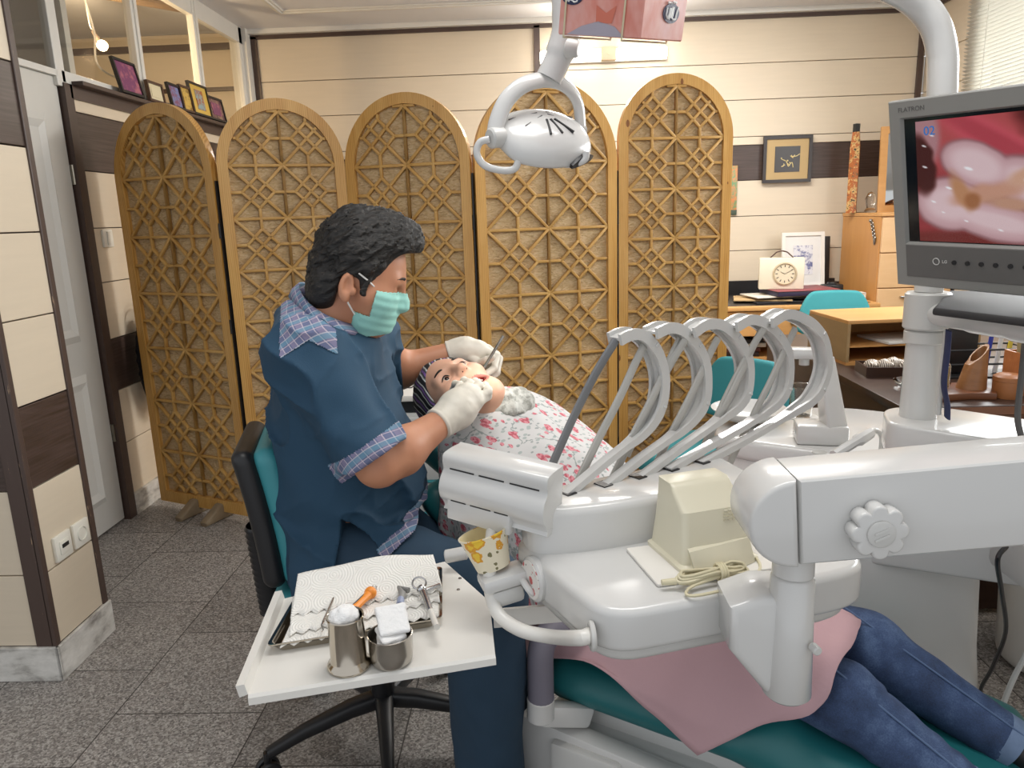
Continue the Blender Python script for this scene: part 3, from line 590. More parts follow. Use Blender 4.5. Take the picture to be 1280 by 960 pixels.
frame_pic('table_mirror', 'wooden framed mirror leaning on top of the tall cabinet', 'mirror', mc, .36, .55, axes((.97, -.2, 0), (.03, .12, .99), (-.2, -.97, .12)), .045, m_beech, m_mir, m_mir, depth=.025)
t = T('shell_bowl', 'bowl of coloured beads and stones on the cabinet before the mirror', 'bowl', (2.42, 4.93, zt)); MB().lathe([(.0, .004), (.06, .0), (.1, .03), (.125, .07), (.118, .072), (.09, .035), (0, .012)], (2.42, 4.93, zt)).build('bowl', pat, t)
mb = MB(); rr = random.Random(3)
for i in range(24): a = rr.uniform(0, 6.28); r_ = rr.uniform(0, .08); mb.sph((2.42+r_*math.cos(a), 4.93+r_*math.sin(a), zt+.056+rr.uniform(0, .01)), rr.uniform(.01, .015), u=8, v=6)
tag(mb.build('beads', blotch('bead_colors', '#c9743f', '#5d5f80', 40, .5)), 'coloured beads filling the bowl on the cabinet', 'beads', kind='stuff')
tag(MB().tube(smooth_path([(2.30, 4.87, zt+.1), (2.36, 4.86, zt+.125), (2.45, 4.87, zt+.15)], 5), [.01, .014, .016, .018, .02, .02, .02, .018, .016, .014, .01], 10, flat=(1, .6)).build('driftwood', m_mahog), 'curved brown wooden ornament leaning over the bowl of beads', 'ornament')
# teal office chairs behind
def office_chair(name, label, loc, ang, seat_z=.46, bz=(.62, .84), bw=.36, sw=.42):
    t = T(name, label, 'chair', (0, 0, 0), None)
    MB().box((0, 0, seat_z), (sw, .42, .075), r=.035, seg=4).build('seat', m_teal_f, t); MB().box((0, 0, seat_z-.045), (sw-.04, .38, .03), r=.012).build('seat_shell', m_blk, t)
    w = bw/2; h = bz[1]-bz[0]; out = [(-w*.9, 0), (w*.9, 0), (w, h*.35), (w*.97, h*.62), (w*.72, h*.94), (w*.35, h), (-w*.35, h), (-w*.72, h*.94), (-w*.97, h*.62), (-w, h*.35)]; out = [(p.x, p.y) for p in smooth_path([(x, y, 0) for x, y in out], 4, True)]
    M = Matrix.Translation((0, .22, bz[0])) @ axes((1, 0, 0), (0, 0.1, .995), (0, -.995, .1)).to_4x4(); MB().prism(out, .05, M, r=.018).build('backrest', m_teal_f, t, 60)
    MB().prism([(x*.97, y*.97+.004) for x, y in out], -.02, M, r=.005).build('back_shell', m_blk, t, 60)
    MB().tube(smooth_path([(0, .05, seat_z-.06), (0, .24, seat_z-.05), (0, .275, seat_z+.08), (0, .26, bz[0]+.1)], 4), .02, 8, flat=(1.8, .6)).build('back_bar', m_blk, t); MB().cyl((0, 0, .1), (0, 0, seat_z-.05), .026).build('column', m_blk, t)
    for i in range(5):
        a = i*72; v = RZ(a) @ Vector((.27, 0, 0)); MB().bar((0, 0, .12), (v.x, v.y, .08), .045, .035, r=.008).build('base_arm', m_blk, t); MB().cyl((v.x-.012, v.y, .028), (v.x+.012, v.y, .028), .028, n=16).cyl((v.x, v.y, .05), (v.x, v.y, .08), .008, n=8).build('caster', m_blk, t)
    t.location = loc; t.rotation_euler = (0, 0, math.radians(ang)); return t
p = D(1050, 400, 4.25); office_chair('office_chair', 'teal chair back pushed in at the pale wooden desk', (p.x, 4.2, 0), -8, .47, (.58, .835), .39)
p = D(931, 485, 2.75); office_chair('office_chair', 'teal chair behind the white instrument hoses near the dark desk', (p.x-.14, 2.75-.17, 0), -42, .44, (.545, .775), .33, .44)
# dark desk on the right with its things
dz = .72
t = T('dark_desk', 'dark brown desk on the right, crowded with wooden boxes behind the monitor pole', 'desk', (1.5, 2.5, 0)); MB().bx(1.1, 2.2, 2.2, 3.6, dz-.03, dz, r=.004).build('worktop', m_walnut, t)
MB().bx(1.115, 1.135, 2.23, 3.58, .02, dz-.03).build('side_panel', m_walnut, t, 0); MB().bx(1.14, 2.18, 2.22, 2.24, dz-.17, dz-.035, r=.002).build('drawer_front', m_mahog, t, 0); MB().bx(1.14, 2.18, 2.25, 2.27, .02, dz-.18).build('front_panel', m_walnut, t, 0); MB().bx(2.16, 2.18, 2.24, 3.58, .02, dz-.03).build('side_panel', m_walnut, t, 0); MB().bx(1.101, 1.104, 2.2, 3.6, dz-.028, dz-.004).bx(1.101, 2.19, 2.197, 2.2, dz-.028, dz-.004).build('edge_strip', m_mahog, t, 0)
# open wooden file box
t = T('letter_rack', 'pale wooden letter rack open towards the front on the dark desk', 'letter rack', (1.42, 2.98, dz)); b0 = (1.17, 2.86)
R = RZ(4); c = Vector((1.43, 3.02, dz)); mb = MB()
MB().box(c+R @ Vector((0, 0, .166)), (.52, .34, .014), R, r=.002).build('top_board', m_beech, t); MB().box(c+R @ Vector((0, 0, .006)), (.52, .34, .012), R).build('bottom_board', m_beech_v, t)
for x in (-.255, .255): MB().box(c+R @ Vector((x, 0, .086)), (.012, .34, .148), R).build('side_board', wood('rack_side', '#8f7450', '#a98c62', (3, .5, 3)), t)
MB().box(c+R @ Vector((0, .165, .086)), (.5, .01, .148), R).build('back_board', m_beech_v, t); MB().box(c+R @ Vector((0, 0, .07)), (.5, .32, .006), R).build('shelf_board', m_beech_v, t)
tag(MB().box(c+R @ Vector((.04, -.05, .0795)), (.3, .2, .01), R @ RZ(7), r=.001).build('papers', m_paper), 'papers lying inside the open letter rack', 'papers')
# tray with shells
t = T('shell_tray', 'dark wooden tray of striped sea shells at the edge of the dark desk', 'tray', (1.28, 2.66, dz)); c = Vector((1.285, 2.67, dz)); R = RZ(-6)
MB().box(c+Vector((0, 0, .004)), (.22, .13, .008), R).build('tray_base', m_walnut, t, 0)
for (x, y, w, d_) in ((-.108, 0, .007, .13), (.108, 0, .007, .13), (0, -.062, .22, .007), (0, .062, .22, .007)): MB().box(c+R @ Vector((x, y, .02)), (w, d_, .034), R, r=.001).build('tray_side', m_walnut, t, 0)
def shellmat():
    t = NT('striped_shell'); w = t.n.new('ShaderNodeTexWave'); w.inputs['Scale'].default_value = 55; w.inputs['Distortion'].default_value = 4; t.link(t.coord('Object'), w.inputs[0]); t.col(t.ramp(w.outputs['Fac'], [(.35, '#5a4a42'), (.6, '#d8ccbb')])); t.set(rough=.35); return t.m
m_shell = shellmat()
for k, (x, y, s) in enumerate([(-.075, .0, .028), (-.035, -.01, .03), (.005, .01, .032), (.045, -.005, .03), (-.055, .03, .024), (.07, .02, .026)]):
    p = c+R @ Vector((x, y, .008+s*.8)); mb = MB(); prof = [(0, -s*1.1)]+[(s*(.35+.65*math.sin(PI*(j+.6)/8))*(1 if j < 5 else .75), -s+2.1*s*j/7) for j in range(8)]+[(0, s*1.35)]
    o = mb.lathe(prof, p, RZ(30*k) @ RX(78), 16, sy=.85).build('sea_shell', m_shell); tag(o, ['striped sea shell at the left end of the tray', 'dark striped shell second from the left in the tray', 'large striped shell in the middle of the tray', 'pale shell right of the middle in the tray', 'small shell at the back left of the tray', 'small shell at the right end of the tray'][k], 'shell', 'shells in the wooden tray')
c = Vector((1.27, 2.44, dz)); t = T('glass_dish', 'glass dish with turquoise inside on the dark desk before the shell tray', 'dish', c); MB().lathe([(0, .004), (.05, .0), (.075, .012), (.085, .024), (.08, .025), (.05, .012), (0, .01)], c, n=32).build('dish', m_clear, t); MB().cyl(c+Vector((.01, 0, .0125)), c+Vector((.01, 0, .018)), .048, n=28).build('turquoise_disc', mat('turquoise', '#2f8f9c', .15), t)
# plinth board with jar, wooden vase and boxes
t = T('wooden_plinth', 'brown wooden plinth with wavy front edge on the dark desk', 'plinth', (1.3, 2.36, dz)); MB().prism([(p.x, p.y) for p in [Vector((1.2, 2.42)), Vector((1.2, 2.27)), Vector((1.27, 2.262)), Vector((1.34, 2.275)), Vector((1.41, 2.262)), Vector((1.43, 2.3)), Vector((1.43, 2.42))]], .022, Matrix.Translation((0, 0, dz)), r=.003).build('board', m_mahog, t)
c = Vector((1.275, 2.35, dz+.022)); t = T('glass_jar', 'small glass jar with yellow pasta pieces on the wooden plinth', 'jar', c); MB().lathe([(0, .002), (.03, 0), (.033, .006), (.033, .075), (.026, .085), (.026, .098), (.024, .098), (.024, .085), (.031, .074), (.031, .008), (0, .005)], c, n=24).build('jar_glass', m_clear, t)
MB().lathe([(0, .006), (.029, .007), (.029, .07), (0, .075)], c, n=20).build('jar_filling', blotch('yellow_brown_filling', '#cbb25c', '#4d3420', 60, .56), t)
m_burl = wood('burl_wood', '#6d4527', '#a06e44', (2, 2, 6), .3)
c = Vector((1.375, 2.34, dz+.022)); t = T('wood_vase', 'slanted dark striped wooden vase with an oval mouth on the dark desk', 'vase', c)
v0 = [[(c.x+(.044-.018*k)*math.cos(2*PI*i/24)+.012*k, c.y+(.04-.012*k)*math.sin(2*PI*i/24), c.z+.11*k+(0 if k < 1 else .03*math.cos(2*PI*i/24))) for i in range(24)] for k in (0, .35, .7, 1)]; inn = [[tuple(Vector(c)+(Vector(p)-Vector(c))*Vector((1, 1, 1))) for p in r_] for r_ in v0]
top = [Vector(p) for p in v0[-1]]; cc = sum(top, Vector())/24; hole = [cc+(p-cc)*.8 for p in top]; hb = [p-Vector((0, 0, .05)) for p in hole]; MB().loft(v0+[hole, hb]).build('vase_body', m_burl, t)
m_tanw = mat('tan_turned_wood', '#9a6238', .4, var=.12, vs=30)
c = Vector((1.462, 2.3, dz)); t = T('wooden_canister', 'round lidded tan wooden canister on the dark desk', 'canister', c); MB().lathe([(0, 0), (.04, 0), (.041, .004), (.041, .052)], c, n=28).build('canister_body', m_tanw, t); MB().lathe([(.0415, .053), (.041, .066), (.03, .073), (.01, .076), (0, .076)], c, n=28).build('lid', m_tanw, t)
c = Vector((1.56, 2.36, dz)); t = T('pen_box', 'carved square wooden pen holder full of brushes on the dark desk', 'pen holder', c); mb = MB(); h = .13; w = .05
mb.loft([[c+Vector((x*s, y*s, z)) for x, y in ((-1, -1), (1, -1), (1, 1), (-1, 1))] for s, z in ((w, 0), (w, h), (w-.007, h), (w-.007, .01))]); mb.build('box_body', mat('carved_orange_wood', '#a9683a', .45, var=.2, vs=45, bump=.4, bs=60), t, 0)
for i, (dx, dy, tx, ty, L_, cc, lb, cat_) in enumerate([(-.02, 0, -.05, .0, .25, '#9c8f6b', 'thick olive handled brush in the carved pen holder', 'brush'), (.01, .015, .05, 0, .26, '#3a2a22', 'dark pencil in the carved pen holder', 'pencil'), (.025, -.01, .04, .0, .24, '#7c5a3a', 'brown pencil in the carved pen holder', 'pencil')]):
    a = c+Vector((dx, dy, .012)); b = a+Vector((tx*.25, ty, L_)); o = MB().cyl(a, b, .008 if i else .014, .006 if i else .016, 12).sph(b, .008 if i else .016, u=10, v=6).build(cat_, mat('pen_%d' % i, cc, .4)); tag(o, lb, cat_, 'pens in the carved holder')
c = Vector((1.53, 2.62, dz)); t = T('letter_tray', 'black wire desk organiser behind the wooden vase', 'desk organiser', c); mb = MB(); mb.bx(c.x-.12, c.x+.16, c.y-.06, c.y+.06, dz, dz+.006)
for z in (.05, .1): mb.tube([(c.x-.12, c.y-.06, dz+z), (c.x+.16, c.y-.06, dz+z), (c.x+.16, c.y+.06, dz+z), (c.x-.12, c.y+.06, dz+z), (c.x-.12, c.y-.06, dz+z)], .004, 6)
for x in (-.12, .02, .16):
    for y in (-.06, .06): mb.cyl((c.x+x, c.y+y, dz), (c.x+x, c.y+y, dz+.1), .004, n=8)
mb.build('rack', m_blk, t); MB().bx(c.x-.1, c.x+.02, c.y+.0, c.y+.012, dz+.006, dz+.2, r=.006).build('back_plate', m_blk, t)
for i, (dx, cc, lb) in enumerate([(.05, '#2a3a9a', 'blue pen standing in the black desk organiser'), (.085, '#d8d5cf', 'white pen standing in the black desk organiser'), (.12, '#c9b23a', 'yellow pen standing in the black desk organiser')]):
    a = Vector((c.x+dx, c.y, dz+.008)); tag(MB().cyl(a, a+Vector((.02, .01, .15)), .008, .007, 10).sph(a+Vector((.02, .01, .15)), .0075, u=8, v=6).build('pen', mat('plastic_pen_%d' % i, cc, .3)), lb, 'pen', 'pens in the black organiser')
# pictures on the ledge of the partition
zl = 1.93
def ledge(px, py, h, w, lean, m_f, m_m, m_p, label, yaw=0, inner=None):
    y = Xp(px, py, LX+.03).y; a = math.radians(lean); R = RZ(yaw) @ axes((0, 1, 0), (-math.sin(a), 0, math.cos(a)), (math.cos(a), 0, math.sin(a))); c = Vector((LX+.044-math.sin(a)*h/2*.55, y, zl+h/2*math.cos(a)+.003))
    frame_pic('ledge_picture', label, 'picture', c, w, h, R, .012, m_f, m_m, m_p, 'pictures on the partition ledge', .016, inner)
m_pur = blotch('purple_art', '#7a3d68', '#b06a78', 24, .55); m_gold = blotch('yellow_art', '#d2b05a', '#8d6a3a', 30, .55); m_crm = mat('cream_card', '#d9cfae', .5)
ledge(161, 118, .16, .2, 12, m_blk, m_pur, m_pur, 'purple picture at the left end of the partition ledge', 0, (.17, .13))
ledge(193, 128, .1, .16, 6, mat('frame_brown', '#4c3428', .4), m_crm, m_crm, 'small brown frame with cream card beside the mullion')
ledge(219, 135, .13, .14, 10, m_blk, m_pur, blotch('violet_blue_art', '#84506c', '#7888b8', 40, .5), 'violet picture overlapping the yellow one on the ledge', 0, (.1, .1))
ledge(233, 142, .14, .13, 8, mat('frame_brown', '#4c3428', .4), m_gold, m_gold, 'wide yellow picture at the middle of the ledge')
ledge(251, 150, .18, .24, 8, m_blk, mat('yellow_mount', '#d5b356', .5), blotch('blue_oval_art', '#8fa9ae', '#a65f35', 26, .5), 'black framed picture with blue centre on yellow on the ledge', 0, (.1, .11))
ledge(271, 158, .14, .22, 10, m_blk, blotch('plum_art', '#5d3b44', '#9a7a6a', 30, .5), m_pur, 'dark plum picture at the right end of the ledge')
# dark bag and poster behind the screen
c = Xp(168, 460, LX+.05)
t = T('dark_bag', 'black textured bag hanging on the left wall behind the screen edge', 'bag', (LX+.06, c.y, .55))
sdf_obj('bag_body', lambda P: s_ell(P, (LX+.07, 3.47, .7), (.05, .1, .24))+.006*vnoise(P, 45, 3), (LX+.005, 3.33, .42), (LX+.14, 3.6, .98), .01, mat('black_knit', '#17151a', .8, bump=.6, bs=150), t)
MB().torus((LX+.06, 3.47, .93), .05, .006, axes((0, 1, 0), (0, 0, 1), (1, 0, 0)), 20, 6).build('bag_strap', m_blk, t)
# ---------------------------------------------------------------- delivery unit
m_wp = mat('white_unit_plastic', '#cfcecb', .22, var=.015, coat=.3); m_wg = mat('pale_grey_plastic', '#c9c8c4', .3, var=.02); m_ivory = mat('ivory_plastic', '#d5cfb8', .3, var=.03); m_seam = mat('dark_seam', '#5c5a58', .6); m_steel = mat('brushed_steel', '#b3aea6', .25, 1, var=.08, vs=40)
m_wmetal = mat('white_enamel', '#dedbd4', .3, var=.02); m_grey_arm = mat('grey_vinyl', '#77737f', .5, var=.04); m_cable = mat('cream_cable', '#cfc6a6', .45, var=.04)
UO = Vector((.086, .896, 0)); ux = Vector((.95, .312, 0)).normalized(); uy = Vector((-ux.y, ux.x, 0)); UR = axes(ux, uy, (0, 0, 1))
def U(x, y, z): return UO+ux*x+uy*y+Vector((0, 0, z))
def rpoly(pts, rad, n=6):
    out = []; N = len(pts)
    for i in range(N):
        p0, p, p1 = (Vector(pts[(i-1) % N]), Vector(pts[i]), Vector(pts[(i+1) % N])); r = rad[i] if isinstance(rad, (list, tuple)) else rad
        a = (p0-p).normalized()*min(r, (p0-p).length*.49); b = (p1-p).normalized()*min(r, (p1-p).length*.49)
        for k in range(n+1): t = k/n; out.append(tuple((p+a)*(1-t)**2+p*2*t*(1-t)+(p+b)*t*t))
    return out
DU = T('delivery_unit', 'white dentist delivery unit on a thick jointed arm with five arched hose holders', 'dental unit', U(.2, .2, .7))
MU = Matrix.Translation(UO) @ UR.to_4x4()
body_out = rpoly([(-.005, .0), (.40, -.005), (.44, .04), (.44, .372), (.03, .305), (-.05, .275)], [.06, .06, .04, .04, .03, .03])
MB().prism(body_out, .066, MU @ Matrix.Translation((0, 0, .734)), r=.012, seg=4).build('body', m_wp, DU, 50)
MB().prism([(x*.94+.012, y*.92+.02) for x, y in body_out], .03, MU @ Matrix.Translation((0, 0, .708)), r=.01).build('underside', m_wg, DU, 50)
rid = rpoly([(-.035, .205), (.05, .186), (.375, .192), (.375, .352), (.04, .302), (-.04, .28)], [.03, .06, .02, .03, .03, .03])
MB().prism(rid, .078, MU @ Matrix.Translation((0, 0, .797)), r=.014, seg=4, top_only=True).build('instrument_ridge', m_wp, DU, 50)
MB().torus(U(-.012, .028, .757), .017, .004, UR @ axes((.2, .98, 0), (0, 0, 1), (.98, -.2, 0)), 20, 8).build('pole_socket', m_wg, DU)
# arched hose holders
P1 = Zp(707, 619, .872); P5 = Zp(875, 580, .872)
arch_px = [
 [(707, 619), (752, 581), (780, 559), (797, 545), (812, 526), (822, 500), (824, 470), (817, 443), (806, 426), (793, 417), (780, 418), (768, 424)],
 [(754, 610), (800, 574), (832, 551), (850, 537), (866, 519), (876, 497), (877, 466), (872, 444), (860, 425), (845, 412), (830, 409), (813, 416)],
 [(794, 602), (850, 560), (885, 535), (905, 519), (920, 505), (929, 485), (930, 454), (922, 433), (909, 416), (893, 405), (876, 405), (860, 415)],
 [(835, 588), (890, 555), (932, 531), (954, 515), (970, 500), (979, 479), (980, 448), (973, 429), (960, 412), (946, 402), (930, 399), (913, 408)],
 [(875, 580), (935, 548), (975, 524), (992, 513), (1011, 499), (1023, 480), (1029, 455), (1025, 428), (1016, 412), (1002, 400), (978, 392), (957, 403)]]
m_hose = mat('grey_hose', '#b9b7b1', .4); m_hose_d = mat('dark_grey_hose', '#77787a', .4)
hd = Vector((.78, .62, 0)).normalized(); hn = Vector((hd.y, -hd.x, 0))
for k, px in enumerate(arch_px):
    base = P1.lerp(P5, k/4); base.z = .872; P = [Pl(x, y, base, hn) for x, y in px]; P[0] = base+(P[0]-base); P = smooth_path(P, 5); N = len(P)
    def ribbon(mb, rin, rout, w0, w1, i0=0, i1=N):
        vs = []; fs = []; n_ = 0
        for i in range(i0, i1):
            t = (P[min(i+1, N-1)]-P[max(i-1, 0)]).normalized(); q = hn.cross(t).normalized()
            k_ = min(1, max(0, (i-10)/12)); ws = .5+.5*k_; rs_ = .62+.38*k_
            for (r, w) in ((rin, w0), (rout, w0), (rout, w1), (rin, w1)): vs.append(P[i]+q*r*rs_+hn*w*ws)
            n_ += 1
        for i in range(n_-1):
            for a in range(4): b = (a+1) % 4; fs.append((i*4+a, i*4+b, i*4+4+b, i*4+4+a))
        fs += [(3, 2, 1, 0), tuple((n_-1)*4+a for a in range(4))]; mb.add(vs, fs)
    mb = MB(); ribbon(mb, -.0095, .0095, .0105, .0165); ribbon(mb, -.0095, .0095, -.0165, -.0105); ribbon(mb, -.003, .002, -.011, .011); ribbon(mb, -.009, .009, -.011, .011, 0, 14)
    h = mb.build('hose_holder', m_wp, DU, 25)
    mb = MB(); i = 33
    for i in (24, 38):
        t = (P[i+1]-P[i-1]).normalized(); q = hn.cross(t); mb.box(P[i]+q*.004*(-1), (.038, .005, .026 if False else .008), axes(hn, t, q), r=.001)
    mb.build('hose_clip', m_wp, h, 0)
    MB().box(base+hd*.004+Vector((0, 0, .0)), (.026, .02, .01), axes(hn, hd, (0, 0, 1))).build('holder_foot', m_blk, h, 0)
    ex, ey = px[-1]
    def hose(pts, depth_off, r, m_, nm='hose'):
        pp = [Pl(x, y, base+hn*o, hn) for (x, y), o in zip(pts, depth_off)]; MB().tube(smooth_path(pp, 6), r, 10, flat=(1.35, .8), up=tuple(hn)).build(nm, m_, DU)
    hose([(ex+37, ey+8), (ex+26, ey+30), (ex+6, ey+74), (ex-20, ey+125), (ex-49, ey+185)], [.0, .0, -.004, -.02, -.03], .0062, m_hose)
    if k in (0, 2, 4): hose([(ex+2, ey+1), (ex-22, ey+40), (ex-50, ey+95), (ex-77, ey+155)], [.002, -.01, -.025, -.04], .0062, m_hose_d if k == 0 else m_hose)
# beam, joint, pin, bracket
yb = .85; B = lambda x, y: D(x, y, yb); ang = math.atan2(B(1280, 575).z-B(998, 601).z, B(1280, 575).x-B(998, 601).x); bxv = Vector((math.cos(ang), 0, math.sin(ang))); bzv = Vector((-math.sin(ang), 0, math.cos(ang)))
bc = (B(998, 601)+B(996, 708))/2; hh = (B(998, 601)-B(996, 708)).length/2; MBm = Matrix.Translation(bc+Vector((0, 0, 0))) @ axes(bxv, bzv, bxv.cross(bzv)).to_4x4()
arm = MB().prism([(.003, -hh), (.7, -hh), (.7, hh), (.003, hh)], -.088, MBm, r=.006).build('arm_beam', m_wp, DU, 30)
out = [(0, hh*1.02)]+[(-(hh*1.06)*math.sin(PI*i/24), hh*1.02*math.cos(PI*i/24)) for i in range(1, 24)]+[(0, -hh*1.02)]
jn = MB().prism([(x, y) for x, y in out], -.096, MBm @ Matrix.Translation((0, 0, .004)), r=.006).build('arm_joint', m_wp, DU, 50)
kc = MBm @ Vector(((B(1090, 657)-bc).dot(bxv), (B(1090, 657)-bc).dot(bzv), 0)); KR = axes(bxv, bzv, bxv.cross(bzv)); prof = [((.0265+.0075*abs(math.cos(4*a))**.55), a) for a in [2*PI*i/64 for i in range(64)]]
MB().prism([(r*math.cos(a), r*math.sin(a)) for r, a in prof], .024, Matrix.Translation(kc) @ KR.to_4x4(), r=.005).cyl(kc, kc+KR.col[2]*.006, .024).build('knob', m_wp, DU, 60)
kn = [o for o in DU.children if o.name.startswith('knob')][0]
MB().lathe([(.0165, .0235), (.0165, .0265), (.0145, .0275), (.0, .0275)], kc, KR).box(kc+KR @ Vector((0, .004, .028)), (.018, .003, .002), KR @ RZ(20)).box(kc+KR @ Vector((0, -.004, .028)), (.018, .003, .002), KR @ RZ(20)).build('knob_cap', m_wg, kn)
pc = D(987, 790, .895); zt_ = D(987, 716, .895).z; zb_ = D(987, 868, .895).z
MB().cyl((pc.x, pc.y, zb_), (pc.x, pc.y, zt_), .0315, .0275, 40, bev=.006).build('pin_sleeve', m_wp, DU, 50); MB().cyl((pc.x, pc.y, zt_+.0005), (pc.x, pc.y, zt_+.06), .0262, n=32).build('pin_neck', m_wp, DU, 50)
MB().cyl((pc.x+.02, pc.y-.026, D(1005, 807, .87).z), (pc.x+.023, pc.y-.04, D(1005, 807, .87).z), .006, n=14, bev=.0015).build('pin_button', m_wg, DU)
br = [D(x, y, .9) for x, y in ((909, 752), (950, 738), (985, 738), (985, 862), (952, 858), (909, 806))]
mb = MB(); M = Matrix((( 1, 0, 0, 0), (0, 0, -1, .965), (0, 1, 0, 0), (0, 0, 0, 1))); mb.prism([(p.x, p.z) for p in br], .085, M, r=.012, seg=4); mb.build('bracket', m_wp, DU, 50)
# printed round cap and the cup holder on the left flank
lf = (uy*.3+ux*-.045).normalized(); ln_ = Vector((-uy.x, -uy.y, 0)); ln_ = Vector((-lf.y, lf.x, 0)); fc = D(673, 722, 1.075)
RF = axes(-lf, (0, 0, 1), ln_) if axes(-lf, (0, 0, 1), ln_).determinant() > 0 else axes(lf, (0, 0, 1), ln_)
def spotted(name, bg, spots, sc, thr=.2, sizes=1):
    """flowers scattered on a plain ground: round Voronoi blobs with noisy edges"""
    t = NT(name); v = t.coord('Object'); nz = t.noise(v, sc*3, 2); c = bg
    for i, (colr, s, th, seed) in enumerate(spots):
        vv = t.coord('Object', loc=(seed, seed*1.7, seed*.6)); d = t.vor(vv, s); d2 = t.math('ADD', d, t.math('MULTIPLY', t.math('SUBTRACT', nz, .5), .35)); c = t.mix(t.math('LESS_THAN', d2, th), c, colr)
    t.col(c); t.set(rough=.45); return t.m
cap = MB().lathe([(0, .0), (.034, 0), (.036, .004), (.036, .011), (.032, .014), (0, .014)], fc, RF, 36).build('round_cap', m_wp, DU)
MB().lathe([(0, .0142), (.031, .0142), (.03, .0152), (0, .0152)], fc, RF, 36).build('printed_disc', spotted('red_flower_disc', '#e4e0da', [('#c2615f', 60, .36, 1.), ('#6f6660', 70, .16, 3.)], 60), cap)
CH_ = T('cup_holder', 'white plastic cup holder on the left flank of the delivery unit', 'cup holder', D(625, 725, 1.1)); hc = D(628, 716, 1.09)
RH = axes(ux, uy, (0, 0, 1)); MB().box(hc+Vector((0, 0, -.007)), (.075, .05, .024), RH @ RY(-8), r=.008).build('holder_tray', m_wp, CH_); MB().box(hc+Vector((.004, 0, -.034)), (.055, .038, .03), RH @ RY(-8), r=.008).build('holder_drain', m_wg, CH_)
MB().tube(smooth_path([hc+ux*.03+Vector((0, 0, -.012)), D(655, 728, 1.07), D(664, 740, 1.06), D(674, 742, 1.07)], 5), .0055, 10).build('holder_arm', m_wp, CH_)
cb = D(617, 708, 1.1); cup_ax = (D(601, 662, 1.1)-cb).normalized(); cup_ax = (cup_ax+Vector((0, .12, 0))).normalized(); RC = frame_from(cup_ax)
CU = T('paper_cup', 'cream paper cup with yellow daffodils tilted in the cup holder', 'cup', cb); L_ = .056
MB().lathe([(0, .004), (.026, .004), (.026, 0), (.0275, 0), (.0395, L_), (.041, L_+.001), (.041, L_+.003), (.039, L_+.003), (.0265, .006), (0, .006)], cb, RC, 40).build('cup_body', spotted('daffodil_print', '#e6dcc2', [('#7b7550', 48, .2, 4.), ('#d99a2c', 34, .42, 1.), ('#e8c13c', 34, .3, 1.), ('#c8702a', 34, .1, 1.)], 50), CU)
MB().lathe([(.0388, L_+.0026), (.0262, .0065), (0, .0065)], cb, RC, 40).build('cup_inside', mat('cup_cream', '#ead9a8', .5), CU)
# white hand-piece cover on its bent pole
WB = T('instrument_cover', 'white slotted box with wavy front on a bent white pole left of the unit', 'equipment box', D(612, 800, 1.05)); a = D(553, 575, 1.155); b = D(684, 607, 1.06); ex_ = (b-a).normalized(); nn = Vector((ex_.y, -ex_.x, 0)).normalized(); ez_ = ex_.cross(nn)*-1; ez_ = ez_ if ez_.z > 0 else -ez_
prof = [(.0, 0), (-.003, -.014), (.0, -.02), (.007, -.03), (.0105, -.045), (.007, -.06), (-.001, -.07), (-.007, -.08), (-.007, -.088), (-.05, -.088), (-.052, -.08), (-.052, .008), (-.046, .015), (-.006, .012)]
L_ = (b-a).length; M = Matrix.Translation(a) @ axes(nn, ez_, nn.cross(ez_)).to_4x4(); sgn = 1 if nn.cross(ez_).dot(ex_) > 0 else -1
pr_s = [(p.x, p.y) for p in smooth_path([(x, y, 0) for x, y in prof], 3, True)]
MB().prism(pr_s, sgn*L_, M, r=.003, seg=2).build('cover_body', m_wp, WB, 40)
fp = lambda u, v, n_: a+ex_*(u*L_)+ez_*v+nn*n_
MB().box(fp(.37, -.077, -.004), (L_*.62, .044, .016), axes(ex_, ez_, ex_.cross(ez_)), r=.003).build('lower_plate', m_wp, WB)
for u, v, n_, w in ((.19, -.0125, -.0025, .24), (.48, -.0125, -.0025, .24), (.79, -.0125, -.0025, .27), (.18, -.064, .0042, .15), (.4, -.064, .0042, .2), (.6, -.064, .0042, .13)): MB().box(fp(u, v, n_), (w*L_, .0022, .002), axes(ex_, ez_, ex_.cross(ez_))).build('vent_slot', m_blk, WB, 0)
pt_ = fp(.46, -.088, -.02); MB().tube(smooth_path([pt_, D(613, 690, 1.09), D(613, 735, 1.08), D(622, 766, 1.06), D(650, 787, 1.03), D(690, 796, 1.0), U(-.03, .029, .757), U(-.014, .031, .757)], 8), .0108, 16).build('pole', m_wmetal, WB); MB().cyl(pt_-Vector((0, 0, .008)), pt_+Vector((0, 0, .004)), .0095, n=16).build('pole_collar', mat('brown_collar', '#6d5446', .5), WB)
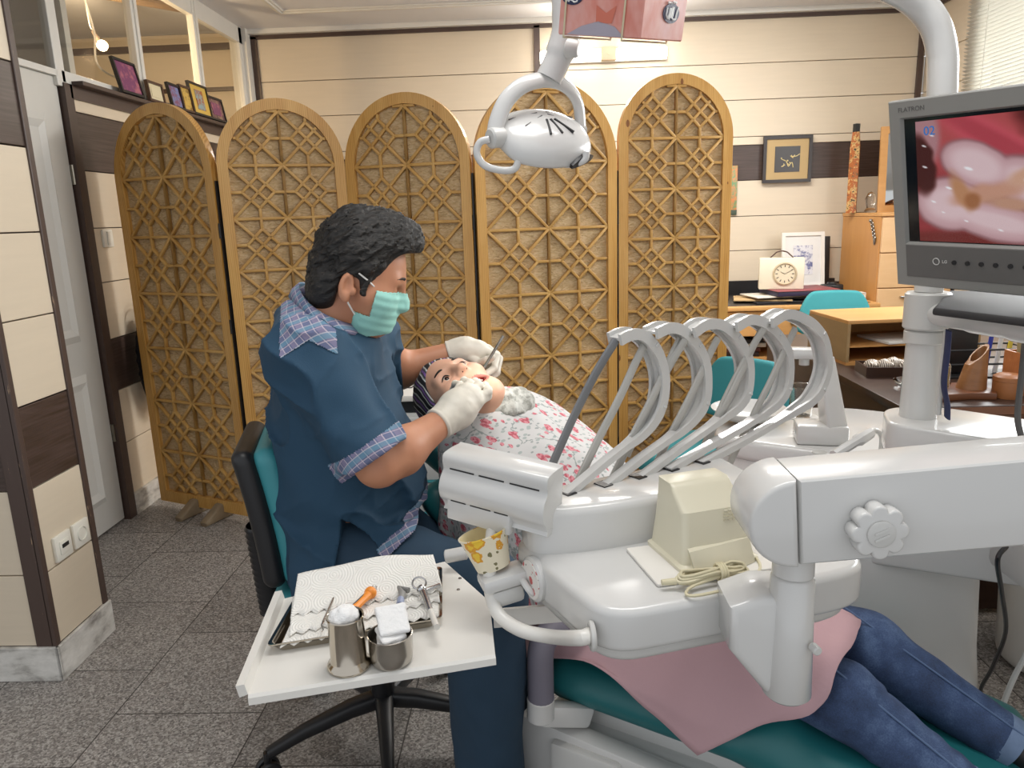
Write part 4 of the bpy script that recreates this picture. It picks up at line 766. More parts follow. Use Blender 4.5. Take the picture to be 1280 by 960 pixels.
# beige apparatus, pad and its bundled cable on the deck
def rrect(hx, hy, r, n=5): return rpoly([(-hx, -hy), (hx, -hy), (hx, hy), (-hx, hy)], r, n)
tag(MB().prism(rrect(.105, .062, .004), .005, MU @ Matrix.Translation((.205, .1, .8005)) @ RZ(-4).to_4x4(), r=.0015).build('white_pad', m_paper), 'flat white pad on the delivery unit deck under the ivory apparatus', 'pad')
AP = T('ivory_apparatus', 'ivory plastic wedge shaped apparatus standing on the white pad of the unit deck', 'apparatus', U(.20, .11, .8055)); zb = .8058
rings = []; ac = (.208, .118)
for z, hx, hy, oy, r in ((0, .066, .056, 0, .008), (.005, .066, .056, 0, .008), (.008, .06, .053, .002, .01), (.05, .0555, .047, .006, .012), (.078, .053, .043, .009, .012), (.081, .0525, .0425, .0095, .011), (.104, .051, .026, .024, .008), (.108, .05, .024, .026, .006), (.113, .05, .02, .03, .005), (.1135, .048, .018, .03, .004)):
    rings.append([U(ac[0]+x, ac[1]+y+oy, zb+z-(.03*(y/.05) if False else 0)) for x, y in rrect(hx, hy, r)])
MB().loft(rings).build('housing', m_ivory, AP, 24)
mb = MB(); c0 = ac
mb.loft([[U(ac[0]-.045+.1*t, ac[1]-.06-.012*math.sin(PI*t), zb+.0005) for t in [i/10 for i in range(11)]]+[U(ac[0]+.055-.1*t, ac[1]-.045, zb+.0005) for t in [i/10 for i in range(11)]], [U(ac[0]-.05+.1*t, ac[1]-.05, zb+.028+.008*t) for t in [i/10 for i in range(11)]]+[U(ac[0]+.05-.1*t, ac[1]-.042, zb+.034) for t in [i/10 for i in range(11)]]]); mb.build('front_apron', m_ivory, AP, 40)
for i in range(4):
    for j in range(3): MB().box(U(ac[0]+.016+.007*j, ac[1]-.0385, zb+.064+.005*i), (.0055, .002, .0018), UR).build('vent_rib', m_ivory, AP, 0)
CB = T('bundled_cable', 'bundle of cream cable tied in a figure eight before the ivory apparatus', 'cable', U(.17, .03, .806))
rr = random.Random(5); pts = []
for k in range(7):
    w = .05+.006*rr.uniform(-1, 1); h = .012+.004*rr.uniform(-1, 1); zc_ = .8115+.0035*(k % 4)
    for i in range(14): a_ = 2*PI*i/14; pts.append(U(.175+w*math.cos(a_)+.003*rr.uniform(-1, 1), .032+h*math.sin(a_)*(.35+.65*abs(math.cos(a_)))+.002*rr.uniform(-1, 1), zc_+.002*math.sin(3*a_)))
pts += [U(.14, .02, .809), U(.12, .008, .8045), U(.14, -.0, .8045), U(.2, .006, .8045), U(.25, .03, .805), U(.268, .06, .808), U(.262, .09, .812)]
MB().tube(smooth_path(pts, 3), .0023, 7).build('coil', m_cable, CB)
mb = MB(); [mb.tube([U(.185+.004*j+.016*math.cos(a_)*.1, .032+.014*math.cos(a_), .815+.011*math.sin(a_)) for a_ in [2*PI*i/16 for i in range(17)]], .0024, 7) for j in range(3)]; mb.build('tie', m_cable, CB)
MB().cyl(U(.118, .034, .812), U(.098, .038, .812), .005, .004, 12).build('plug', m_cable, CB)
# ---------------------------------------------------------------- bracket table with tray
TT = T('bracket_table', 'white metal bracket table in front of the seated man carrying the steel tray', 'instrument table', Zp(460, 790, .68)); tz = .68
q = [Zp(298, 872, tz), Zp(345, 748, tz), Zp(556, 703, tz), Zp(617, 765, tz), Zp(620, 822, tz)]; q = [Zp(310, 868, tz), Zp(356, 748, tz), Zp(556, 702, tz), Zp(612, 752, tz), Zp(619, 818, tz)]
MB().prism([(p.x, p.y) for p in q], .004, Matrix.Translation((0, 0, tz-.004))).build('table_top', m_wmetal, TT, 0)
def lip(a, b, up, out, name):
    d = (b-a).normalized(); o = Vector((d.y, -d.x, 0))*out; mb = MB(); mb.loft([[a, a+o*.3+Vector((0, 0, up)), a+o*1.3+Vector((0, 0, up*.9)), a+o*1.0-Vector((0, 0, .004))], [b, b+o*.3+Vector((0, 0, up)), b+o*1.3+Vector((0, 0, up*.9)), b+o*1.0-Vector((0, 0, .004))]]); return mb.build(name, m_wmetal, TT, 0)
lip(q[1], q[0], .016, .012, 'left_rim'); lip(q[0], q[4], -.016, .004, 'front_flange'); lip(q[2], q[1], -.012, .004, 'back_flange')
for x, y in ((534, 760), (575, 723), (573, 737)): p = Zp(x, y, tz); MB().lathe([(.0, .0012), (.003, .001), (.0034, 0)], p, n=12).build('screw', m_steel, TT)
MB().cyl(D(557, 702, 1.27)+Vector((0, 0, .01)), D(584, 697, 1.27)+Vector((0, 0, .01)), .0125, n=24, bev=.002).build('push_handle', m_wp, TT)
MB().bar(Zp(617, 773, .672), Zp(720, 764, .672), .032, .006, up=(0, 1, 0)).build('support_bar', m_wmetal, TT, 0)
# steel tray
s0 = [Zp(333, 813, .69), Zp(553, 778, .69), Zp(553, 712, .69), Zp(374, 742, .69)]; ctr = sum(s0, Vector())/4
ST = T('steel_tray', 'shallow steel instrument tray on the white bracket table', 'tray', (ctr.x, ctr.y, tz)); m_mir2 = mat('polished_steel', '#bdb4a6', .14, 1, var=.06, vs=30)
def ringq(s, z, r=.012): return [Vector((x, y, z)) for x, y in rpoly([(p.x*s+ctr.x*(1-s), p.y*s+ctr.y*(1-s)) for p in s0], r, 4)]
MB().loft([ringq(.9, tz+.0005), ringq(.97, tz+.014), ringq(1.0, tz+.0155), ringq(1.0, tz+.0175), ringq(.965, tz+.0165), ringq(.9, tz+.004)]).build('tray_body', m_mir2, ST, 40)
def towel_mat():
    t = NT('embossed_paper_towel'); v = t.coord('Object'); d = t.vor(v, 22, dim='2D'); w = t.math('SINE', t.math('MULTIPLY', d, 60)); t.col('#e6e3dc'); t.set(rough=.85); t.bump(w, .35, .002); return t.m
m_towel = towel_mat()
towels = 'paper towels layered in the steel tray'
for k, (bl_, br_, fr_, fl_, zz, lb) in enumerate([((366, 775), (548, 742), (549, 768), (352, 806), .0, 'bottom white paper towel layer nearest the front rim of the steel tray'), ((366, 748), (548, 712), (549, 750), (362, 792), .0042, 'middle white paper towel layer with zigzag edge in the steel tray'), ((373, 722), (541, 689), (553, 736), (364, 768), .0084, 'large top paper towel rising behind the steel tray')]):
    z = tz+.0125+zz
    A0, A1, B1, B0 = Zp(*bl_, z+(.022 if k == 2 else 0)), Zp(*br_, z+(.03 if k == 2 else 0)), Zp(*fr_, z), Zp(*fl_, z); mb = MB(); nu, nv = 96, 12; vs = []
    for j in range(nv+1):
        for i in range(nu+1):
            u = i/nu; v = j/nv; p = (A0*(1-u)+A1*u)*(1-v)+(B0*(1-u)+B1*u)*v
            if j == nv and k > 0 or (j == nv and k == 0): p = p+(B0-A0).normalized()*(.0105*(abs((i % 8)-4)/4))
            p = p+Vector((0, 0, .0025*math.sin(u*9+k)*(1-v)+(.01*(1-v)**2*(math.sin(u*3.3+.4)) if k == 2 else 0))); vs.append(p)
    fs = [(j*(nu+1)+i, j*(nu+1)+i+1, (j+1)*(nu+1)+i+1, (j+1)*(nu+1)+i) for j in range(nv) for i in range(nu)]; mb.add(vs, fs); o = mb.build('paper_towel', m_towel, None, 180); sm = o.modifiers.new('thick', 'SOLIDIFY'); sm.thickness = .0016; sm.offset = 1; tag(o, lb, 'paper towel', towels)
iz = tz+.0265
EX = T('dental_explorer', 'thin steel dental explorer with hooked tips lying on the paper towel', 'dental instrument', Zp(413, 760, iz))
w = lambda x, y, dz=0: Zp(x, y, iz+dz); MB().tube([w(421, 738), w(415, 752), w(408, 768), w(404, 777)], .0021, 8).build('handle', m_steel, EX); mb = MB(); mb.tube(smooth_path([w(421, 738), w(424, 731), w(425, 726, .004), w(428, 722, .004)], 4), [.0016]*4+[.0012]*5+[.0007]*4, 6); mb.tube(smooth_path([w(404, 777), w(402, 782), w(404, 787, .001), w(402, 790)], 4), [.0014]*4+[.0011]*5+[.0007]*4, 6); mb.build('hooked_tip', m_steel, EX)
m_or = mat('orange_plastic', '#e58a2c', .4, var=.04)
OS = T('dental_syringe', 'orange handled dental applicator leaning across the towel', 'dental instrument', w(450, 755)); w2 = lambda x, y, dz=0: Zp(x, y, iz+.006+dz)
MB().tube([w2(434, 769), w2(441, 763), w2(447, 757), w2(455, 749), w2(460, 744)], [.0075, .0078, .006, .0062, .0075], 14).sph(w2(463, 741), .0105).build('handle', m_or, OS); MB().tube([w2(437, 761, .004), w2(455, 744, .004)], .0022, 8).build('plunger', m_blk, OS); MB().tube([w2(464, 737), w2(467, 731), w2(471, 733), w2(468, 737)], .0009, 6).build('wire_tip', m_steel, OS)
GT = T('prophy_handle', 'grey and blue ribbed dental handpiece end on the towel behind the gauze', 'dental instrument', w(502, 748)); MB().tube([w2(499, 766), w2(500, 756)], .0045, 12).build('blue_sleeve', mat('slate_blue', '#4a5470', .4), GT); MB().tube([w2(500, 757), w2(501, 749)], [.0068, .0062], 14).build('collar', mat('pale_blue_grey', '#8a93ab', .35), GT); MB().tube([w2(501, 750), w2(503, 742), w2(499, 736), w2(511, 738)], [.006, .006, .006, .005], 12).build('grey_head', mat('grey_rubber', '#85837f', .6), GT)
AS = T('aspirating_syringe', 'chromed ring handled syringe with clear barrel at the right of the tray', 'dental instrument', w(530, 745)); MB().torus(w2(524, 729, .006), .0115, .0018, frame_from((.1, -.5, .85)), 24, 8).build('thumb_ring', m_chrome, AS)
MB().tube([w2(525, 736, .003), w2(530, 741, .002), w2(538, 764)], [.0048, .0058, .0052], 14).sph(w2(527, 737, .003), .0085).build('barrel', m_chrome, AS); MB().tube([w2(538, 763), w2(546, 784)], [.005, .0052], 12).build('glass_barrel', mat('frosted_clear', '#d6d2ca', .2), AS); MB().tube([w2(531, 738, .001), w2(540, 735, .001), w2(550, 732, .001)], [.003, .0038, .0045], 10).build('finger_grip', m_chrome, AS)
# canister and bowl
cc = Zp(438, 838, tz); cc = Zp(437, 832, tz+.0008); K = T('steel_canister', 'tall polished steel canister of cotton on the front of the bracket table', 'canister', cc); HC = .081
MB().lathe([(0, 0), (.031, 0), (.0325, .004), (.031, .008), (.0275, .011), (.0265, .014), (.0262, HC-.006), (.0275, HC), (.0265, HC+.0015), (.0245, HC), (.0245, .02), (0, .018)], cc, n=40).build('canister_body', m_mir2, K, 40)
m_cot = mat('cotton', '#efeeec', .95, var=.02, bump=.5, bs=180)
tag(sdf_obj('cotton_wad', lambda P: smin(s_ell(P, cc+Vector((-.004, .002, HC-.004)), (.022, .0215, .016)), s_ell(P, cc+Vector((.004, -.004, HC+.004)), (.015, .015, .012)), .012)+.0015*vnoise(P, 160, 2), cc+Vector((-.03, -.03, HC-.03)), cc+Vector((.03, .03, HC+.025)), .0022, m_cot), 'white cotton wad filling the mouth of the steel canister', 'cotton')
bc_ = Zp(490, 826, tz+.0008); K = T('steel_bowl', 'small round steel bowl of gauze beside the canister on the bracket table', 'bowl', bc_)
MB().lathe([(0, 0), (.027, 0), (.031, .005), (.0325, .02), (.0325, .043), (.0335, .046), (.032, .0465), (.031, .044), (.031, .02), (.029, .008), (0, .004)], bc_, n=40).build('bowl_body', m_steel, K, 40)
for k, (dx, dy, dz, rx_, rz_, lb) in enumerate([(0, -.003, .036, 8, 10, 'lower gauze pad in the steel bowl'), (.001, -.001, .046, 14, 35, 'middle gauze pad in the steel bowl'), (.004, .006, .064, 38, 20, 'uppermost folded gauze pad leaning out of the steel bowl')]):
    s = .038 if k < 2 else .046; R = RZ(rz_) @ RX(rx_); o = sdf_obj('gauze_pad', lambda P: s_box(P, bc_+Vector((dx, dy, dz)), (s/2, s/2, .0045), .004, R)+.0012*vnoise(P, 90, k+1), bc_+Vector((dx-.04, dy-.04, dz-.035)), bc_+Vector((dx+.04, dy+.04, dz+.035)), .002, m_cot); tag(o, lb, 'gauze', 'gauze pads in the steel bowl')
# ---------------------------------------------------------------- patient chair
PA = Vector((.14, 1.66, 0)); pu = Vector((.87, -.5, 0)).normalized(); pn = Vector((-pu.y, pu.x, 0))*-1; pn = Vector((pu.y, -pu.x, 0))   # pn towards the camera
def C_(s, n, z): return PA+pu*s+pn*n+Vector((0, 0, z))
CRM = axes(pu, -pn, (0, 0, 1))
DC = T('dental_chair', 'teal upholstered reclined dental chair with white base under the patient', 'dental chair', C_(.1, 0, 0))
m_tealc = mat('teal_upholstery', '#1f6a6e', .42, var=.06, bump=.04, bs=200)
def pad(name, prof, hw, r, parent=DC, taper=0):
    """upholstered pad: side profile (s, z) closed polygon given as SDF chain"""
    pts = [C_(s, 0, z) for s, z, _ in prof]; th = [t for *_, t in prof]
    def f(P):
        q = P-A(PA); s = q@A(pu); n = q@A(pn); z = q[..., 2]; Q = np.stack([s, z], -1); d = None
        for (s0, z0, t0), (s1, z1, t1) in zip(prof, prof[1:]):
            a = np.array((s0, z0), np.float32); b = np.array((s1, z1), np.float32); e = b-a; t = np.clip(((Q-a)@e)/float(e@e), 0, 1); c = ln(Q-a-t[..., None]*e)-(t0+(t1-t0)*t); d = c if d is None else smin(d, c, .04)
        e2 = np.abs(n)-hw(s) if callable(hw) else np.abs(n)-hw
        return smax(d, e2, r)
    lo = Vector([min(p[i] for p in pts) for i in range(3)])-Vector((.33, .33, .12)); hi = Vector([max(p[i] for p in pts) for i in range(3)])+Vector((.33, .33, .12))
    return sdf_obj(name, f, lo, hi, .011, m_tealc, parent)
pad('seat_cushion', [(.02, .325, .055), (.45, .315, .055), (.84, .225, .05)], .265, .08)
pad('backrest_cushion', [(-.35, .66, .042), (-.12, .46, .05), (.0, .36, .05)], lambda s: .22+.0*s, .07)
MB().box(C_(-.19, 0, .49), (.5, .4, .035), CRM @ RY(42), r=.015).build('back_shell', m_wp, DC)
pad('headrest', [(-.47, .755, .03), (-.36, .69, .03)], .11, .05)
MB().box(C_(.42, 0, .215), (.8, .4, .09), CRM, r=.03).build('seat_frame', m_wp, DC)
MB().box(C_(.16, .09, .12), (.42, .3, .2), CRM, r=.03, seg=4).build('base_column', m_wp, DC); MB().prism(rrect(.36, .24, .12), .05, Matrix.Translation(C_(.2, .02, 0)) @ CRM.to_4x4(), r=.015).build('base_plate', m_wg, DC)
MB().box(C_(.24, .262, .155), (.62, .05, .15), CRM @ RY(3), r=.012).build('side_cover', m_wp, DC); MB().box(C_(.1, .29, .12), (.16, .03, .2), CRM, r=.01).build('hinge_cover', m_wg, DC)
a0 = D(676, 862, 1.37); arm_p = [a0+Vector((0, 0, -.035)), a0+Vector((0, 0, .02)), D(676, 815, 1.37), D(684, 795, 1.38), D(703, 786, 1.40), D(735, 786, 1.44)]
MB().tube(smooth_path(arm_p, 6), .0275, 20, up=(0, 1, 0)).build('armrest_pad', m_grey_arm, DC)
b0 = D(676, 872, 1.37); b1 = D(676, 898, 1.37); MB().cyl(b1, b0+Vector((0, 0, .002)), .029, n=28, bev=.004).build('armrest_post', m_wp, DC); MB().bar(b1+Vector((0, 0, .012)), C_(.08, .23, .26), .035, .05, r=.01).build('armrest_bracket', m_wp, DC)
# ---------------------------------------------------------------- cuspidor with pole, monitor, lamp
CS = T('cuspidor_unit', 'white cuspidor column with basin, glass filler post and monitor pole behind the chair', 'cuspidor', (.85, 1.75, 0))
col_out = lambda s, dx=0: [(x*s, y*s) for x, y in rpoly([(-.18, -.15), (.175, -.15), (.175, .2), (-.18, .2)], .05)]
zs_ = [.0, .04, .25, .5, .72]; MB().loft([[Vector((.90-.02*z/.72+x, 1.81+y, z)) for x, y in col_out(1.06-.1*z/.72 if z > .04 else 1.12)] for z in zs_]).build('column', m_wp, CS, 40)
deck = [Zp(x, y, .75) for x, y in ((830, 606), (905, 560), (1040, 588), (1110, 562), (1240, 545))]
bo = rpoly([(.46, 1.87), (.53, 1.80), (.73, 1.68), (1.1, 1.52), (1.15, 1.95), (.86, 2.14), (.5, 2.08)], [.04, .03, .05, .03, .05, .1, .1])
MB().prism(bo, .055, Matrix.Translation((0, 0, .695)), r=.014, seg=3).build('basin_table', m_wp, CS, 40); MB().prism([(x*.97+.024, y*.985+.03) for x, y in bo], .22, Matrix.Translation((0, 0, .48)), r=.01).build('table_apron', m_wp, CS, 40)
pb = Zp(1020, 552, .75); MB().lathe([(0, .751), (.02, .752), (.075, .765), (.097, .785), (.1, .79), (.095, .788), (.075, .77), (.03, .757), (0, .756)], (.575, 1.985, 0), n=40).build('basin', m_clear if False else m_wp, CS)
px0 = D(1028, 545, 1.8); fx = px0.x
f0 = Zp(1028, 556, .751)
MB().box(Vector((f0.x+.005, f0.y+.03, .775)), (.12, .08, .05), RZ(-12), r=.008).build('filler_base', m_wp, CS)
pA = D(1042, 535, f0.y+.02); pB = D(1024, 448, f0.y+.02)
MB().loft([[p+Vector((x*s, y*s, 0)) for x, y in rrect(.024, .03, .008)] for p, s in ((Vector((pA.x, pA.y, .79)), 1.05), (Vector((pB.x+.014, pB.y, pB.z-.012)), .8), (Vector((pB.x+.012, pB.y, pB.z+.006)), .7))]).build('filler_post', m_wp, CS, 40)
pC = D(990, 441, f0.y+.02); MB().bar(Vector((pC.x-.005, pC.y, pC.z)), Vector((pB.x+.02, pB.y, pC.z-.004)), .042, .026, r=.008).build('filler_arm', m_wp, CS); MB().cyl((pC.x+.03, pC.y, pC.z-.03), (pC.x+.03, pC.y, pC.z-.01), .012, n=18).build('spout', m_wg, CS)
cg = Zp(1001, 520, .752); TB = T('plastic_cup', 'clear plastic cup on the cuspidor behind the hose holders', 'cup', cg); MB().lathe([(0, .001), (.027, 0), (.037, .085), (.039, .087), (.036, .086), (.0255, .003), (0, .003)], (cg.x, cg.y, .7525), n=30).build('cup_body', m_clear, TB)
MB().cyl((cg.x, cg.y, .75), (cg.x, cg.y, .752), .045, n=30).build('cup_stand', m_wg, CS)
bt = Zp(1025, 566, .752); MB().lathe([(0, .003), (.014, .002), (.016, 0)], bt, n=20, sx=1.2).build('push_button', mat('grey_button', '#a5a49f', .4), CS)
HP = T('saliva_ejector', 'white saliva ejector handpiece lying in its rest on the cuspidor edge', 'dental handpiece', Zp(1065, 555, .77)); h0 = Zp(1042, 569, .775); h1 = Zp(1088, 541, .80)
MB().tube([h0, h0.lerp(h1, .6), h0.lerp(h1, .65), h1], [.011, .011, .015, .013], 8).build('handpiece_body', m_wp, HP, 30); MB().tube(smooth_path([h1, h1+Vector((.014, .006, .004)), h1+Vector((.03, .008, -.012)), h1+Vector((.032, .008, -.05))], 5), .006, 10).build('handpiece_hose', m_wg, HP)
# arm housing and pole
hq = [Zp(x, y, .87) for x, y in ((1108, 528), (1122, 511), (1170, 508), (1290, 560), (1290, 600), (1210, 570))]
hp_ = rpoly([(.735, 1.53), (.78, 1.66), (.9, 1.66), (1.25, 1.32), (1.25, 1.18), (.87, 1.40)], [.03, .05, .04, .02, .02, .06]); MB().prism(hp_, .072, Matrix.Translation((0, 0, .798)), r=.014, seg=4).build('arm_housing', m_wp, CS, 40); MB().cyl((.84, 1.57, .745), (.84, 1.57, .8), .075, n=36).build('housing_swivel', m_wg, CS)
Lx = MB().bx(1.0, 1.5, 1.25, 1.75, .52, .62, r=.02).build('rear_housing', m_wg, CS)
pp = D(1148, 505, 1.58); PX = pp.x; PY = 1.58
MB().cyl((PX, PY, .868), (PX, PY, 1.12), .0365, .033, 40).build('pole', m_wp, CS, 60)
z1 = D(1150, 411, PY).z; z0_ = D(1150, 365, PY).z; MB().cyl((PX, PY, z1), (PX, PY, z0_), .044, n=40, bev=.004).cyl((PX, PY, z1-.03), (PX, PY, z1-.002), .04, n=40, bev=.003).build('pole_collar', m_wg, CS, 40)
ma = D(1170, 392, PY-.03); mbp = D(1300, 411, 1.36); MB().tube(smooth_path([Vector((PX, PY, ma.z)), ma, ma.lerp(mbp, .4), ma.lerp(mbp, .8), mbp], 6), [.022]*6+[.025]*6+[.028]*6+[.031]*7, 20).build('monitor_arm', m_wp, CS)
tp = D(1176, 112, PY); tz_ = D(1190, 50, PY)
up_ = [Vector((PX, PY, z0_+.001)), Vector((PX, PY, 1.35)), D(1178, 100, PY), D(1177, 62, PY), D(1168, 30, PY), D(1149, 6, PY), D(1118, -14, PY-.01), D(1060, -38, PY-.04), D(950, -72, PY-.12), D(800, -85, PY-.2), D(712, -70, 1.34)]
DL = T('dental_lamp', 'white dental operating lamp on a tall bent pole arm over the patient', 'dental lamp', (PX, PY, z0_))
MB().tube(smooth_path(up_, 8), .0275, 24, up=(0, 1, 0)).build('pole_arm', m_wp, DL, 60)
hw_ = lambda x, y, dy=0: D(x, y, 1.33+dy*.8)
MB().tube(smooth_path([hw_(712, -62), hw_(709, 10), hw_(708, 40), hw_(698, 72), hw_(686, 98)], 6), [.026]*6+[.025]*6+[.0245]*6+[.022]*7, 20, flat=(.8, 1)).build('lamp_neck', m_wp, DL, 60)
MB().cyl(hw_(708, 60, -.02), hw_(724, 62, -.03), .016, .013, 24, bev=.003).build('neck_knob', m_wg, DL)
fk = [hw_(618, 172, -.06), hw_(622, 150, -.055), hw_(634, 124, -.045), hw_(655, 106, -.03), hw_(683, 100, -.0), hw_(707, 108, .03), hw_(722, 128, .055), hw_(726, 160, .065)]
MB().tube(smooth_path(fk, 6), .0112, 14, flat=(1.25, .85), up=(0, 1, 0)).build('lamp_fork', m_wp, DL, 60)
pv = hw_(622, 172, -.06); pv2 = hw_(724, 163, .065); la = (pv2-pv).normalized(); aim = Vector((-.12, 1.7, .92)); lc = (pv+pv2)/2+Vector((.004, 0, -.004)); ld = (aim-lc).normalized(); ldp = (ld-la*ld.dot(la)).normalized(); lz = -ldp; ly = lz.cross(la); LR = axes(la, ly, lz)
def lamp_f(P):
    q = (P-A(lc))@A(LR); x, y, z = q[..., 0], q[..., 1], q[..., 2]
    return smax(smax(s_ell(P, lc-LR.col[2]*.010, (.098, .075, .044), LR), -(z+.019), .008), np.abs(x)-.088, .018)
hd_ = sdf_obj('lamp_head', lamp_f, lc-Vector((.16, .16, .16)), lc+Vector((.16, .16, .16)), .004, m_wp, DL)
for k, xx in enumerate((-.012, .004, .02)): MB().bar(lc+LR @ Vector((xx*.5+.0, -.006, .034)), lc+LR @ Vector((xx*1.5, -.04, .0275)), .0035, .004, up=tuple(lz)).build('vent_slot', m_blk, hd_, 0)
for p, q_ in (((-.05, -.01, .028), (-.006, .008, .0338)), ((-.062, .022, .0225), (-.008, .02, .0325)), ((.008, .012, .0335), (.04, -.008, .029)), ((.012, .022, .0318), (.066, .012, .0235))): MB().bar(lc+LR @ Vector(p), lc+LR @ Vector(q_), .0014, .002, up=tuple(lz)).build('seam_line', m_seam, hd_, 0)
MB().prism(rrect(.07, .045, .025), .004, Matrix.Translation(lc+LR @ Vector((0, 0, -.023))) @ LR.to_4x4()).build('lamp_lens', emit('lit_lens', '#fff6e6', 6), hd_, 0)
wpt = lambda x, z: Vector((x, -.075*math.sqrt(max(0, 1-(x/.098)**2-((z+.01)/.044)**2))-.0015, z))
MB().loft([[lc+LR @ wpt(.01+.062*t, -.0145+k*.017*math.sin(PI*min(1, .12+t*.8))) for t in [i/12 for i in range(13)]] for k in (0, 1)], cap=False, closed=False).build('front_window', m_blk, hd_, 0)
o = [c for c in hd_.children if c.name.startswith('front_window')][0]; o.modifiers.new('t', 'SOLIDIFY').thickness = .006
MB().cyl(pv-la*.016, pv+la*.012, .0165, n=28, bev=.003).build('pivot_cap', m_wg, DL); MB().cyl(pv2-la*.01, pv2+la*.01, .013, n=24, bev=.003).build('pivot_cap', m_wg, DL)
for (pts_, dy) in (([(612, 174), (600, 178), (596, 192), (606, 207), (628, 213), (643, 211), (648, 201)], -.075), ([(690, 196), (705, 205), (720, 204), (731, 199), (733, 190)], -.03)):
    MB().tube(smooth_path([hw_(x, y, dy) for x, y in pts_], 5), .006, 12).build('handle', m_wp, DL)
ll = bpy.data.lights.new('dental_lamp_beam', 'SPOT'); ll.energy = 13; ll.color = (1, .96, .88); ll.spot_size = math.radians(15); ll.spot_blend = .5; ll.shadow_soft_size = .05; lo = bpy.data.objects.new('dental_lamp_beam', ll); COL.objects.link(lo); lo.location = lc+ld*.06; lo.rotation_euler = ld.to_track_quat('-Z', 'Y').to_euler()
# tissue box held on the lamp arm
tq0 = [D(697, 44, 1.50), D(799, 49, 1.43), D(862, 52, 1.55)]; tb0 = D(800, 49, 1.12); TXB = T('tissue_box', 'pink tissue box with navy oval logo strapped to the lamp arm', 'tissue box', tb0)
th_ = .075
e1 = tb0-D(697, 43, tb0.y+.085); e2 = D(865, 53, tb0.y+.1)-tb0; tl = e1.length; txv = e1.normalized(); tw = e2.length*.9; e2 = e2-txv*e2.dot(txv); tyv = e2.normalized(); tzv = txv.cross(tyv)
def pinkmat():
    t = NT('pink_print'); n = t.noise(t.coord('Object', (1, 1, .5)), 16, 4, .6); t.col(t.ramp(n, [(.3, '#d0705c'), (.5, '#dd9c90'), (.62, '#e3b0ab'), (.75, '#c9aebb')])); t.set(rough=.35); return t.m
m_pink = pinkmat(); TR_ = axes(txv, tyv, tzv); tc_ = tb0-txv*(tl/2)+tyv*(tw/2)+tzv*(th_/2)
MB().box(tc_, (tl, tw, th_), TR_, r=.002, seg=1).build('carton', m_pink, TXB, 0)
m_nv = mat('navy_ink', '#1c2148', .4); m_wi = mat('white_ink', '#eceae6', .4); m_red = mat('peach_print', '#cf7059', .4); m_cr = mat('elastic_cream', '#cfc3a2', .6)
def logo(cen, ex, ez, n_, s):
    R = axes(ex, ez, n_); lg = MB().lathe([(0, .0012), (1*s, .0012), (1*s, 0)], cen, R, 36, sx=1, sy=.56).build('oval_logo', m_nv, TXB, 0)
    mb = MB()
    for st in ([(-.7, -.1), (-.62, .3)], [(-.7, -.1), (-.5, -.3), (-.35, -.1), (-.3, .3)], [(-.3, -.35), (-.22, .3)], [(-.1, -.25), (-.02, .3)], [(-.02, .3), (.15, .3)], [(.05, -.3), (.15, .35)], [(.15, -.32), (.3, -.35), (.5, -.3), (.62, .1), (.75, .38)], [(-.55, .55), (-.45, .62)], [(-.25, .62), (-.15, .55)], [(.05, .62), (.15, .68)], [(.3, .58), (.4, .64)]): mb.tube([cen+ex*(x*s)+ez*(y*s)+n_*.0016 for x, y in st], .07*s, 6)
    mb.build('logo_lettering', m_wi, lg)
logo(tb0+tyv*(tw*.62)+txv*.0005+tzv*.036, tyv, tzv, txv, .023); logo(tb0-txv*(tl*.84)-tyv*.0005+tzv*.05, txv, tzv, -tyv, .018)
f = lambda u, z, o=.001: tb0-txv*(tl*(1-u))-tyv*o+tzv*z; MB().add([f(.47, .018), f(.66, .018), f(.7, .041), f(.585, .031), f(.46, .041)], [(0, 1, 3, 4), (1, 2, 3)]).build('red_motif', m_red, TXB, 0)
mb = MB(); mb.tube([f(.02+.93*t, .004+.016*math.sin(PI*t)) for t in [i/8 for i in range(9)]], .0008, 5); MB().add([f(.12, .001), f(.82, .001), f(.7, .014), (f(.5, .02)), f(.3, .013)], [(0, 1, 2, 3, 4)]).build('grey_band', mat('grey_print', '#a8a0ac', .4), TXB, 0)
for u in (.09, .8): MB().tube([f(u, -.003, .0025), f(u, th_+.003, .0025), f(u, th_+.003, -tw-.003), f(u, -.003, -tw-.003), f(u, -.003, .0025)], .0016, 6).build('elastic_band', m_cr, TXB)
# ---------------------------------------------------------------- monitor
MO = T('monitor', 'grey flat monitor showing a close view of teeth at the right edge', 'monitor', D(1240, 385, 1.36)); p0 = D(1110, 128, 1.45); yw, tl_ = math.radians(61), math.radians(13.5); mn = Vector((-math.sin(yw)*math.cos(tl_), -math.cos(yw)*math.cos(tl_), -math.sin(tl_)))
v0 = Pl(1122, 355, p0, mn); upm = (p0-v0).normalized(); mh = (p0-v0).length; rtm = upm.cross(mn).normalized(); rtm = rtm if rtm.x > 0 else -rtm; MR = axes(rtm, upm, mn); mw_ = .375
G = lambda x, y, z=0: p0+MR @ Vector((x, y, z))
m_bez = mat('monitor_grey', '#84837f', .4, var=.03); m_bez2 = mat('monitor_dark_grey', '#5d5b59', .4, var=.03)
sl, st_, sr, sb = .026, -.034, .345, -mh+.086
mb = MB(); o = [(0, 0), (mw_, 0), (mw_, -mh), (0, -mh)]; i_ = [(sl-.004, st_+.004), (sr+.004, st_+.004), (sr+.004, sb-.004), (sl-.004, sb-.004)]; i2 = [(sl, st_), (sr, st_), (sr, sb), (sl, sb)]
